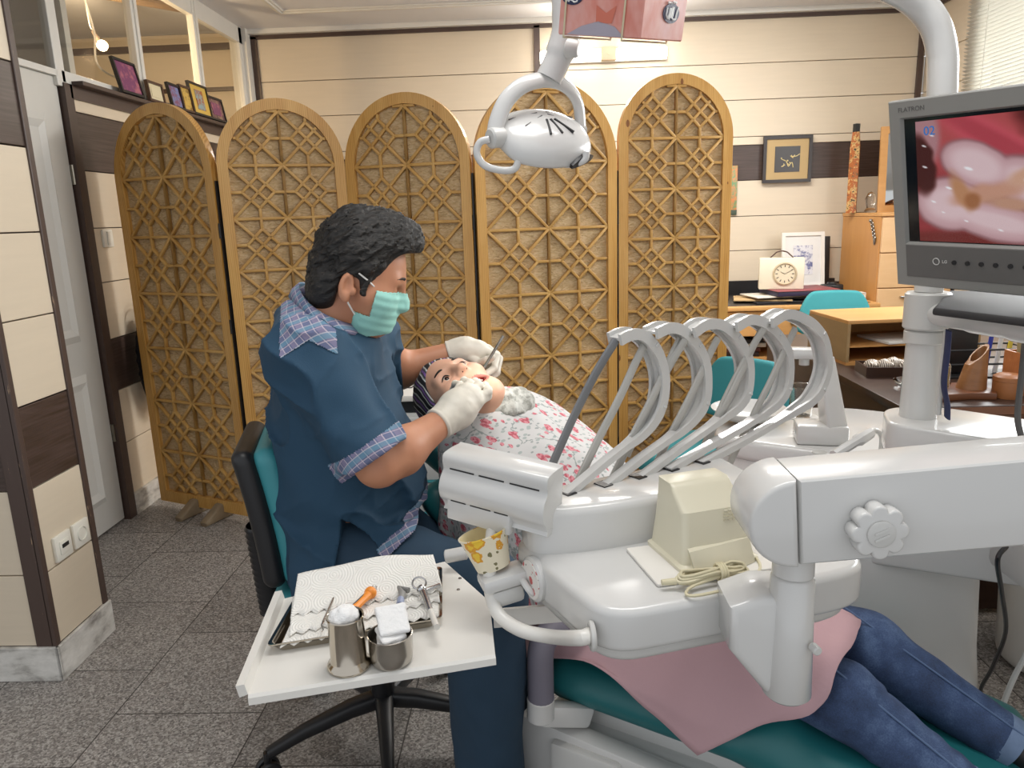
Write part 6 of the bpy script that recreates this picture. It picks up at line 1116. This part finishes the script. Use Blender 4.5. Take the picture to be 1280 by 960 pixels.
# ---------------------------------------------------------------- stool
ST_ = T('dentist_stool', 'teal and black wheeled stool the seated man sits on', 'stool', (-.417, 1.69, 0)); SCx, SCy = -.40, 1.60
m_teal2 = mat('teal_seat_vinyl', '#3c8d95', .45, var=.05)
MB().prism(rrect(.2, .2, .14), .07, Matrix.Translation((SCx, SCy, .475)), r=.03, seg=4).build('seat', m_teal2, ST_, 60); MB().prism(rrect(.185, .185, .13), .03, Matrix.Translation((SCx, SCy, .445)), r=.01).build('seat_shell', m_blk, ST_, 60)
SBR = RZ(14)
def back_f(off, th):
    def f(P):
        c = D(361, 622, 1.57)+(SBR @ Vector((off, 0, 0))); q = (P-A(c))@A(SBR); x = q[..., 0]+.10*(q[..., 2])**2*4*.6-.5*q[..., 1]**2*0+q[..., 2]*.13; Q = np.stack([x, q[..., 1], q[..., 2]], -1); return s_box(Q, (0, 0, 0), (th, .14, .155), min(th*.95, .03))
    return f
cb_ = D(361, 622, 1.57); sdf_obj('backrest_cushion', back_f(.0, .03), cb_-Vector((.12, .2, .2)), cb_+Vector((.12, .2, .2)), .007, m_teal2, ST_); sdf_obj('backrest_shell', back_f(-.047, .024), cb_-Vector((.18, .22, .22)), cb_+Vector((.12, .22, .22)), .007, m_blk, ST_)
mb = MB(); bp0 = D(322, 655, 1.57); bp1 = D(342, 765, 1.60); prof = []
for i in range(15): prof += [(.026, i*.012), (.031, i*.012+.006)]
L_ = (bp1-bp0).length; mb.lathe([(r, z*L_/(15*.012)) for r, z in prof], bp0, frame_from(bp1-bp0), 24); mb.build('back_bellows', m_blk, ST_, 180); MB().bar(bp1, Vector((SCx, SCy, .43)), .06, .025, r=.008).build('back_bracket', m_blk, ST_)
MB().cyl((-.417, 1.69, .1), (-.41, 1.64, .45), .03).build('gas_column', m_blk, ST_)
for i in range(5):
    a = 211+72*i; v = RZ(a) @ Vector((.3, 0, 0)); s_ = RZ(a) @ Vector((0, 1, 0)); o = Vector((-.417, 1.69, 0)); rr_ = []
    for t_, w_, z_, h_ in ((.0, .05, .12, .045), (.3, .042, .118, .042), (.7, .032, .1, .034), (1., .026, .075, .026)): p = o+v*t_+Vector((0, 0, z_)); rr_.append([p+s_*w_*.5*ca+Vector((0, 0, h_*.5*sa_)) for ca, sa_ in [(math.copysign(abs(math.cos(b))**.6, math.cos(b)), math.copysign(abs(math.sin(b))**.6, math.sin(b))) for b in [2*PI*k/16 for k in range(16)]]])
    MB().loft(rr_).build('base_arm', m_blk, ST_, 60); p = o+v; MB().cyl(p-s_*.022+Vector((0, 0, .03)), p-s_*.006+Vector((0, 0, .03)), .029, n=20, bev=.004).cyl(p+s_*.006+Vector((0, 0, .03)), p+s_*.022+Vector((0, 0, .03)), .029, n=20, bev=.004).cyl(p+Vector((0, 0, .03)), p+Vector((0, 0, .08)), .009, n=10).build('caster', m_blk, ST_)
# ---------------------------------------------------------------- the reclined patient
PT = T('person', 'patient lying in the teal chair with mouth open, in headscarf, pink gown and jeans', 'person', C_(.1, 0, .36))
vz = img2w(-.80, -.34, .50); nf = img2w(-.086, -.756, -.652); nf = (nf-vz*nf.dot(vz)).normalized(); lz_ = vz.cross(nf); PR = axes(nf, lz_, vz); PS = .97
Op = D(568.5, 467, 1.71)-nf*.082*PS-vz*.018*PS
def pw(x, y, z): return Op+PR @ Vector((x, y, z))*PS
def ploc(P): return ((P-A(Op))@A(PR))/PS
def nearsign(): return -1 if (pw(0, .03, 0)-Vector((0, 0, CH))).length > (pw(0, -.03, 0)-Vector((0, 0, CH))).length else 1
def face_f(p):
    d = head_sdf(p, -.098); q = np.stack([p[..., 0], np.abs(p[..., 1]), p[..., 2]], -1)
    d = smin(d, s_ell(p, (.052, 0, -.072), (.04, .035, .031)), .03); lips = np.sqrt((np.sqrt((p[..., 1]/1.4)**2+((p[..., 2]+.061)/1.0)**2)-.0165)**2+(p[..., 0]-.087+.0012*(p[..., 1]/.01)**2)**2)-.0044; d = smin(d, lips, .006)
    return smax(d, -s_ell(p, (.092, 0, -.061), (.028, .021, .0145)), .004)
SHp = Vector((-.07, 1.715, .775)); PEL = Vector((.27, 1.585, .44)); cN = D(572, 560, 1.62); cF = D(698, 520, 1.82)
KNn = Zp(1052, 872, .42); ANKn = Zp(1218, 1003, .29); KNf = Zp(1082, 806, .44); ANKf = Zp(1262, 930, .29); HPn = C_(.13, .09, .44); HPf = C_(.13, -.09, .45)
TPm = frame_from((PEL-SHp), tuple((cF-cN).normalized())); 
def pbody(P):
    p = ploc(P); d = face_f(p); d = smin(d, s_chain(P, [pw(-.015, 0, -.04), pw(-.03, 0, -.1), SHp+Vector((0, 0, .02))], [.052, .05, .06], .03), .025)
    t = s_chain(P, [SHp, (SHp+PEL)/2, PEL], [.085, .085, .09], .05); t = smin(t, s_cap(P, cN.lerp(cF, .15)-Vector((0, 0, .05)), cN.lerp(cF, .85)-Vector((0, 0, .05)), .045, .045), .05); d = smin(d, t, .04)
    for s_, e_, w_ in ((cN.lerp(cF, .12)-Vector((0, 0, .05)), C_(-.08, .17, .52), C_(.15, .17, .47)), (cN.lerp(cF, .88)-Vector((0, 0, .05)), C_(-.05, -.17, .55), C_(.15, -.17, .47))): d = smin(d, s_chain(P, [s_, e_, w_], [.04, .034, .026], .02), .03)
    l = np.minimum(s_chain(P, [HPn, KNn, ANKn], [.07, .045, .032], .03), s_chain(P, [HPf, KNf, ANKf], [.07, .045, .032], .03)); return smin(d, l, .04)
m_lip = skin('lip_skin', '#c37a6c', '#b8665c'); m_mouth = mat('mouth_inside', '#8e2a2a', .3)
def pm(c):
    p = ploc(c); x, y, z = p.T; r = np.sqrt((y/1.4)**2+((z+.061)/1.0)**2); out = np.zeros(len(c), int); out[(x > .07) & (r < .0205)] = 1; out[(x > .05) & (r < .0145) & (x < .0885)] = 2; return out
sdf_obj('body', pbody, (-.4, 1.0, .2), (1.05, 2.0, 1.06), .0045, [m_skin2, m_lip, m_mouth], PT, mfun=pm)
m_tooth = mat('tooth_enamel', '#efe9dc', .2)
mb = MB(); [mb.sph(pw(.086-.0035*abs(i)**1.4*.5, i*.0068, -.0505), (.0042, .0036, .0052), PR, u=10, v=8) for i in (-2.5, -1.5, -.5, .5, 1.5, 2.5)]; mb.build('upper_teeth', m_tooth, PT, 180)
m_eye = mat('eye_white', '#e6e0da', .15); m_iris = mat('dark_iris', '#2a1a12', .1); m_lash = mat('lash_black', '#17110f', .6)
for sg in (-1, 1):
    ec = pw(.0788, sg*.031, .016); e = MB().sph(ec, .0128*PS, u=24, v=16).build('eyeball', m_eye, PT, 180); MB().sph(pw(.0788+.0112, sg*.031, .0155), (.0028*PS, .0062*PS, .0062*PS), PR, u=16, v=10).build('iris', m_iris, e, 180)
    MB().tube(smooth_path([pw(.0855, sg*.0165, .0155), pw(.0925, sg*.026, .0235), pw(.0905, sg*.037, .0235), pw(.0815, sg*.0475, .0165)], 4), [.0006]+[.0016]*11+[.0007], 6).build('upper_eyelid', m_lash, PT)
    MB().tube(smooth_path([pw(.0855, sg*.0165, .015), pw(.0885, sg*.029, .0085), pw(.081, sg*.0475, .0155)], 4), [.0004]+[.0009]*7+[.0004], 6).build('lower_eyelid', m_lash, PT)
    MB().tube(smooth_path([pw(.0965, sg*.012, .036), pw(.0975, sg*.026, .043), pw(.0885, sg*.042, .0445), pw(.076, sg*.054, .039)], 4), [.0022]+[.0036]*4+[.0032]*4+[.0022]*3+[.001], 8, flat=(1.2, .6)).build('eyebrow', m_brow, PT)
    MB().sph(pw(.1075, sg*.0065, -.0165), (.004, .0032, .0022), PR, u=10, v=6).build('nostril', mat('nostril_dark', '#4a1f18', .6), PT, 180)
# headscarf
def scarfmat():
    t = NT('striped_scarf'); v = t.coord('Object'); w = t.n.new('ShaderNodeTexWave'); w.inputs['Scale'].default_value = 11; w.inputs['Distortion'].default_value = 3.5; w.inputs['Detail'].default_value = 2; t.link(t.coord('Object', (1, 1, 1), (.3, .8, .2)), w.inputs[0]); n = t.noise(v, 9, 2); c = t.ramp(w.outputs['Fac'], [(.0, '#1b1b1e'), (.3, '#242527'), (.34, '#c4c4c2'), (.52, '#d2d1ce'), (.56, '#8d8f90'), (.72, '#6d7071'), (.76, '#2b2c2e'), (.93, '#333335'), (.96, '#6a4a86')], 'LINEAR'); t.col(c); t.set(rough=.8); return t.m
m_scarf = scarfmat()
def scarf_f(P):
    p = ploc(P); x, y, z = p[..., 0], p[..., 1], p[..., 2]; d = s_ell(p, (-.012, 0, .05), (.108, .088, .098)); d = smin(d, s_ell(p, (-.04, 0, -.07), (.07, .085, .08)), .05); d = d-.004*vnoise(p*A((1, 2, 1)), 26, 4)
    return smax(d, np.maximum(x-(.03+np.clip(z-.02, -.1, .2)*.75), -(z+.2)), .006)*PS
SC_ = sdf_obj('headscarf', scarf_f, Op-Vector((.22,)*3), Op+Vector((.22,)*3), .0045, m_scarf, PT)
m_lav = mat('lavender_cotton', '#a48cc4', .85)
def collar_f(P):
    a = SHp+Vector((-.045, -.0, .05)); d = s_cap(P, a.lerp(cN, .55)-Vector((0, 0, .03)), a.lerp(cF, .55)-Vector((0, 0, .01)), .05, .05)-.004*vnoise(P, 30, 3); return d
sdf_obj('lavender_shirt', collar_f, (-.3, 1.5, .65), (.12, 1.95, .95), .006, m_lav, PT)
def gauzemat():
    t = NT('grey_printed_neckcloth'); n = t.noise(t.coord('Object'), 60, 4, .7); t.col(t.ramp(n, [(.42, '#97978f'), (.56, '#c2c2bb')])); t.set(rough=.7); return t.m
ncn = (cF-cN).normalized(); ncu = ncn.cross((PEL-SHp).normalized()); ncu = ncu if ncu.z > 0 else -ncu; ncR = axes(ncn, ncu.cross(ncn), ncu)
def neck_f(P): return s_ell(P, D(638, 509, 1.70)+ncu*.022, (.06, .036, .02), ncR)-.007*vnoise(P*A((1.5, 1, 1)), 36, 6)-.003*vnoise(P, 90, 2)
sdf_obj('neck_cloth', neck_f, (-.2, 1.5, .75), (.08, 1.9, .95), .004, gauzemat(), PT)
# floral sheet over the chest
def floral():
    t = NT('rosebud_print_sheet'); uv = t.n.new('ShaderNodeUVMap'); uv.uv_map = 'UVMap'; mp = t.n.new('ShaderNodeMapping'); t.link(uv.outputs[0], mp.inputs[0]); mp.inputs['Scale'].default_value = (1, .72, 1); v = mp.outputs[0]; c = '#cfcdcb'
    nz = t.noise(v, 26, 3, .6, 'Color'); 
    def warped(sc, off, amt):
        m = t.n.new('ShaderNodeMapping'); t.link(v, m.inputs[0]); m.inputs['Location'].default_value = (off, off*1.3, 0); mm = t.n.new('ShaderNodeVectorMath'); mm.operation = 'MULTIPLY_ADD'; t.link(nz, mm.inputs[0]); mm.inputs[1].default_value = (amt, amt, 0); t.link(m.outputs[0], mm.inputs[2]); return mm.outputs[0]
    e = t.vor(warped(1, .0, .05), 15, 'Distance', 'DISTANCE_TO_EDGE', dim='2D'); br = t.noise(v, 9, 2); vine = t.math('MULTIPLY', t.math('LESS_THAN', e, .02), t.math('GREATER_THAN', br, .46)); c = t.mix(t.math('MULTIPLY', vine, .7), c, '#7d8a86')
    for sc, off, col_, th in ((30, 3.1, '#98a5a1', .16), (36, 5.7, '#7f8a88', .13)):
        m = t.n.new('ShaderNodeMapping'); t.link(v, m.inputs[0]); m.inputs['Location'].default_value = (off, off, 0); m.inputs['Rotation'].default_value = (0, 0, off); m.inputs['Scale'].default_value = (1, 2.3, 1); d = t.vor(m.outputs[0], sc, dim='2D'); c = t.mix(t.math('MULTIPLY', t.math('LESS_THAN', d, th), .7), c, col_)
    for sc, off, th in ((25, 0., .2), (31, 2.2, .12)):
        vv = warped(1, off, .02); d = t.vor(vv, sc, dim='2D'); d2 = t.math('ADD', d, t.math('MULTIPLY', t.math('SUBTRACT', t.noise(v, 130, 2), .5), .12)); fl = t.noise(v, 160, 2); rose = t.mix(t.math('GREATER_THAN', fl, .5), '#bd5c68', '#d98f97'); c = t.mix(t.math('LESS_THAN', d2, th), c, rose)
    t.col(c); t.set(rough=.8); return t.m
def net(name, m, rows, nu, nv, parent=None, ripple=None, thick=.0018):
    """smooth surface through a grid of control points, with a UV map in metres"""
    R_ = [smooth_path(r, nu) for r in rows]; cols = [smooth_path([r[j] for r in R_], nv) for j in range(len(R_[0]))]; nc = len(cols); nr = len(cols[0]); V = [[cols[j][i].copy() for j in range(nc)] for i in range(nr)]
    if ripple: V = [[ripple(V[i][j], i/(nr-1), j/(nc-1)) for j in range(nc)] for i in range(nr)]
    mb = MB(); mb.add([p for r in V for p in r], [(i*nc+j, i*nc+j+1, (i+1)*nc+j+1, (i+1)*nc+j) for i in range(nr-1) for j in range(nc-1)]); o = mb.build(name, m, parent, 180)
    us = [[0]*nc for _ in range(nr)]; vs = [[0]*nc for _ in range(nr)]
    for i in range(nr):
        for j in range(1, nc): us[i][j] = us[i][j-1]+(V[i][j]-V[i][j-1]).length
    for j in range(nc):
        for i in range(1, nr): vs[i][j] = vs[i-1][j]+(V[i][j]-V[i-1][j]).length
    mid_ = nc//2; uvl = o.data.uv_layers.new(name='UVMap')
    for lp in o.data.loops: i, j = divmod(lp.vertex_index, nc); uvl.data[lp.index].uv = (us[i][j]-us[i][mid_], vs[i][mid_])
    if thick: md = o.modifiers.new('cloth', 'SOLIDIFY'); md.thickness = thick; md.offset = 1
    return o
ax_ = PEL-SHp; rows = []
for t_ in (-.27, -.18, -.06, .06, .22, .42, .65, .9, 1.12):
    c_ = SHp+ax_*t_; lat = (cF-cN)*.5*((1.1+.12*min(1, t_*2)) if t_ > -.1 else (.8 if t_ > -.2 else .6)) * (1-min(1, max(0, t_)))+Vector((.105, .185, 0))*1.0*min(1, max(0, t_)); bul = {-.27: .05, -.18: .085, -.06: .1, .06: .11, .22: .125, .42: .13, .65: .115, .9: .11, 1.12: .11}[t_]; upn = lat.cross(ax_).normalized(); upn = upn if upn.z > 0 else -upn; upn = (upn+Vector((0, 0, .6))).normalized(); r_ = []
    for w in (-1.6, -1.3, -1.0, -.75, -.45, 0, .45, .75, 1.0, 1.25, 1.45):
        if abs(w) <= 1: a_ = w*PI/2; r_.append(c_+lat*math.sin(a_)*1.0+upn*(bul*math.cos(a_)**.8)+Vector((0, 0, .012)))
        else: r_.append(c_+lat*(1 if w > 0 else -1)*(1.02+.10*(abs(w)-1))-Vector((0, 0, (abs(w)-1)/.6*((.19-.12*min(1, max(0, t_-.3)*2)) if w < 0 else .2))))
    rows.append(r_)
def rip(p, a, b): 
    n_ = mnoise.noise(p*11); e_ = abs(b-.5)*2; return p+Vector((.006*n_*1.2, .006*mnoise.noise(p*11+Vector((9, 0, 0))), .005*mnoise.noise(p*14)))+Vector((math.sin(a*26)*.008, math.sin(a*26)*.008, 0))*max(0, e_-.62)*2
SHT = net('floral_sheet', floral(), rows, 6, 6, None, rip); tag(SHT, 'white sheet with red rosebuds draped over the chest of the patient', 'sheet')
# pink gown and jeans
m_pinkg = mat('dusty_pink_cotton', '#c39fa4', .85, var=.05, vs=8, bump=.12, bs=120)
hang = lambda x, y, o=.285: Pl(x, y, C_(0, o, 0), pn)
rows = [[C_(-.08, .25, .36), C_(-.08, .22, .47), C_(-.08, .13, .57), C_(-.08, 0, .60), C_(-.08, -.13, .58), C_(-.08, -.2, .5), C_(-.08, -.24, .4)],
        [hang(738, 832, .275), C_(.12, .25, .425), C_(.12, .14, .565), C_(.12, 0, .575), C_(.12, -.13, .565), C_(.12, -.21, .45), C_(.12, -.25, .36)],
        [hang(812, 892), C_(.31, .265, .40), C_(.30, .13, .56), C_(.30, .0, .55), C_(.30, -.11, .55), C_(.30, -.19, .44), C_(.30, -.25, .36)],
        [hang(872, 945, .29), C_(.44, .27, .385), Zp(1018, 893, .445), Zp(1050, 832, .525), Zp(1076, 780, .515), C_(.50, -.20, .43), C_(.50, -.25, .35)]]
def rip2(p, a, b): return p+Vector((0, 0, .010*mnoise.noise(p*9)+.006*(1-abs(mnoise.noise(Vector((p.x*9+p.y*16, p.y*6, 2)))))**4))+Vector((.004, -.006, .0))*mnoise.noise(Vector((b*9, a*2, 1)))
G_ = net('pink_gown', m_pinkg, rows, 8, 10, PT, rip2, .002)
def jeansmat():
    t = NT('blue_denim'); v = t.coord('Object'); n = t.noise(v, 14, 4, .6); f = t.noise(t.coord('Object', (1, 1, 1)), 380, 2); c = t.ramp(t.math('ADD', t.math('MULTIPLY', n, .75), t.math('MULTIPLY', f, .25)), [(.3, '#232f47'), (.5, '#374a6d'), (.75, '#5f7598')]); t.col(c); t.set(rough=.85); t.bump(f, .2, .001); return t.m
m_jean = jeansmat()
def leg_f(h, k, a):
    def f(P): d = s_chain(P, [h, k, a], [.082, .064, .05], .03); ax = (a-k).normalized(); s = (P-A(k))@A(ax); d = d-.0016*np.sin(s*95+6*vnoise(P, 18, 2))*np.clip(vnoise(P, 8, 3)+.5, 0, 1)-.0025*vnoise(P, 22, 5); return np.maximum(d, (P-A(a))@A(ax))
    return f
def jeans_f(P): return smin(leg_f(HPn, KNn, ANKn)(P), leg_f(HPf, KNf, ANKf)(P), .012)
J = sdf_obj('jeans', jeans_f, (.05, .95, .2), (1.1, 1.8, .58), .006, m_jean, PT)
for k_, a_ in ((KNn, ANKn), (KNf, ANKf)):
    ax = (a_-k_).normalized(); u_ = Vector((0, -.55, .83)); u_ = (u_-ax*u_.dot(ax)).normalized(); MB().tube([k_.lerp(a_, t_)+u_*(.0655-.0142*t_) for t_ in [i/14 for i in range(-4, 15)]], .0019, 6).build('side_seam', mat('denim_seam', '#576c8e', .85), J)
    MB().lathe([(.0505, -.03), (.0525, -.028), (.0525, .0), (.0495, .001), (.047, -.0)], a_, frame_from(ax), 36).build('trouser_cuff', mat('faded_denim', '#6d819f', .9, var=.2, vs=60), J)
    up_ = Vector((0, 0, 1))-ax*ax.z; sdf_obj('shoe', lambda P: smin(s_cap(P, a_+ax*.0, a_+ax*.07, .036, .04), s_cap(P, a_+ax*.07, a_+ax*.085+up_*.09, .038, .03), .03), a_-Vector((.12,)*3), a_+ax*.12+Vector((.16,)*3), .007, mat('black_leather', '#1b1a1c', .35), PT)
# white drawer cabinet behind the patient's head
zc_ = D(525, 493, 2.3).z; q0 = D(470, 490, 2.3).x; q1 = D(585, 490, 2.3).x
t = T('drawer_cabinet', 'white drawer cabinet with teal edges standing behind the head of the patient', 'cabinet', ((q0+q1)/2, 2.45, 0)); MB().bx(q0, q1, 2.3, 2.6, .04, zc_-.06, r=.004).build('body', m_wg, t); MB().bx(q0-.01, q1+.01, 2.285, 2.61, zc_-.02, zc_, r=.004).build('worktop', m_paper, t); MB().bx(q0, q1, 2.3, 2.6, zc_-.058, zc_-.022).build('dark_gap', m_blk, t, 0)
zz = [zc_-.07-.11*i for i in range(7)]
for a, b in zip(zz, zz[1:]): dr = MB().bx(q0+.004, q1-.004, 2.284, 2.3, b+.006, a-.002, r=.004).build('drawer', m_wp, t); MB().bx(q0+.004, q1-.004, 2.279, 2.3, b-.002, b+.006, r=.002).build('teal_edge', m_teal2, dr, 0)
c = Vector((D(503, 485, 2.4).x, 2.4, zc_)); t = T('eyeglasses', 'dark framed eyeglasses lying on the cabinet behind the scarfed head', 'eyeglasses', c); MB().torus(c+Vector((-.03, 0, .02)), .02, .0018, RX(70), 24, 6).torus(c+Vector((.025, 0, .02)), .02, .0018, RX(70), 24, 6).tube([c+Vector((-.01, 0, .022)), c+Vector((.005, 0, .022))], .0016, 6).tube([c+Vector((.045, 0, .024)), c+Vector((.06, .09, .012))], .0016, 6).build('frame', m_blk, t)
c = Vector((D(508, 485, 2.48).x, 2.48, zc_)); tag(MB().lathe([(0, 0), (.02, 0), (.022, .006), (.022, .1), (.012, .11), (.012, .125), (0, .125)], c+Vector((-.04, 0, .0225)), RY(90), 20).build('small_bottle', blotch('amber_label', '#a2583a', '#d8c7b2', 30, .6)), 'small reddish bottle lying on the cabinet behind the eyeglasses', 'bottle')
# ---------------------------------------------------------------- light
W = bpy.data.worlds.new('world'); SC.world = W; W.use_nodes = True; W.node_tree.nodes['Background'].inputs[0].default_value = (.93, .96, 1, 1); W.node_tree.nodes['Background'].inputs[1].default_value = .75
def area(name, loc, tgt, sx, sy, e, col=(1, 1, 1)):
    l = bpy.data.lights.new(name, 'AREA'); l.shape = 'RECTANGLE'; l.size = sx; l.size_y = sy; l.energy = e; l.color = col
    o = bpy.data.objects.new(name, l); COL.objects.link(o); o.location = loc; o.rotation_euler = (Vector(tgt)-Vector(loc)).to_track_quat('-Z', 'Y').to_euler(); return o
area('ceiling_lamp_front', (.2, 1.2, 2.55), (.2, 1.2, 0), 1.2, .5, 17, (1, .985, .96))
area('ceiling_lamp_back', (.8, 3.9, 2.55), (.9, 4.2, 0), 1.4, .4, 56, (1, .975, .94))
area('window_daylight', (2.55, 3.0, 1.75), (0, 2.6, .9), 2.2, 1.2, 52, (.95, .98, 1))
area('outdoor_daylight', (3.4, 3.9, 2.6), (2.6, 3.9, 2.1), 2.4, 1.4, 120, (.95, .98, 1))
area('wall_lamp_glow', (.5, 5.28, 2.355), (.5, 4.4, 2.2), .8, .06, 5, (1, .95, .85))
SC.view_settings.view_transform = 'Standard'; SC.view_settings.look = 'None'; SC.view_settings.gamma = 1; SC.view_settings.exposure = .2
try: SC.view_settings.use_curve_mapping = False
except Exception: pass
SC.cycles.max_bounces = 8; SC.cycles.use_denoising = True
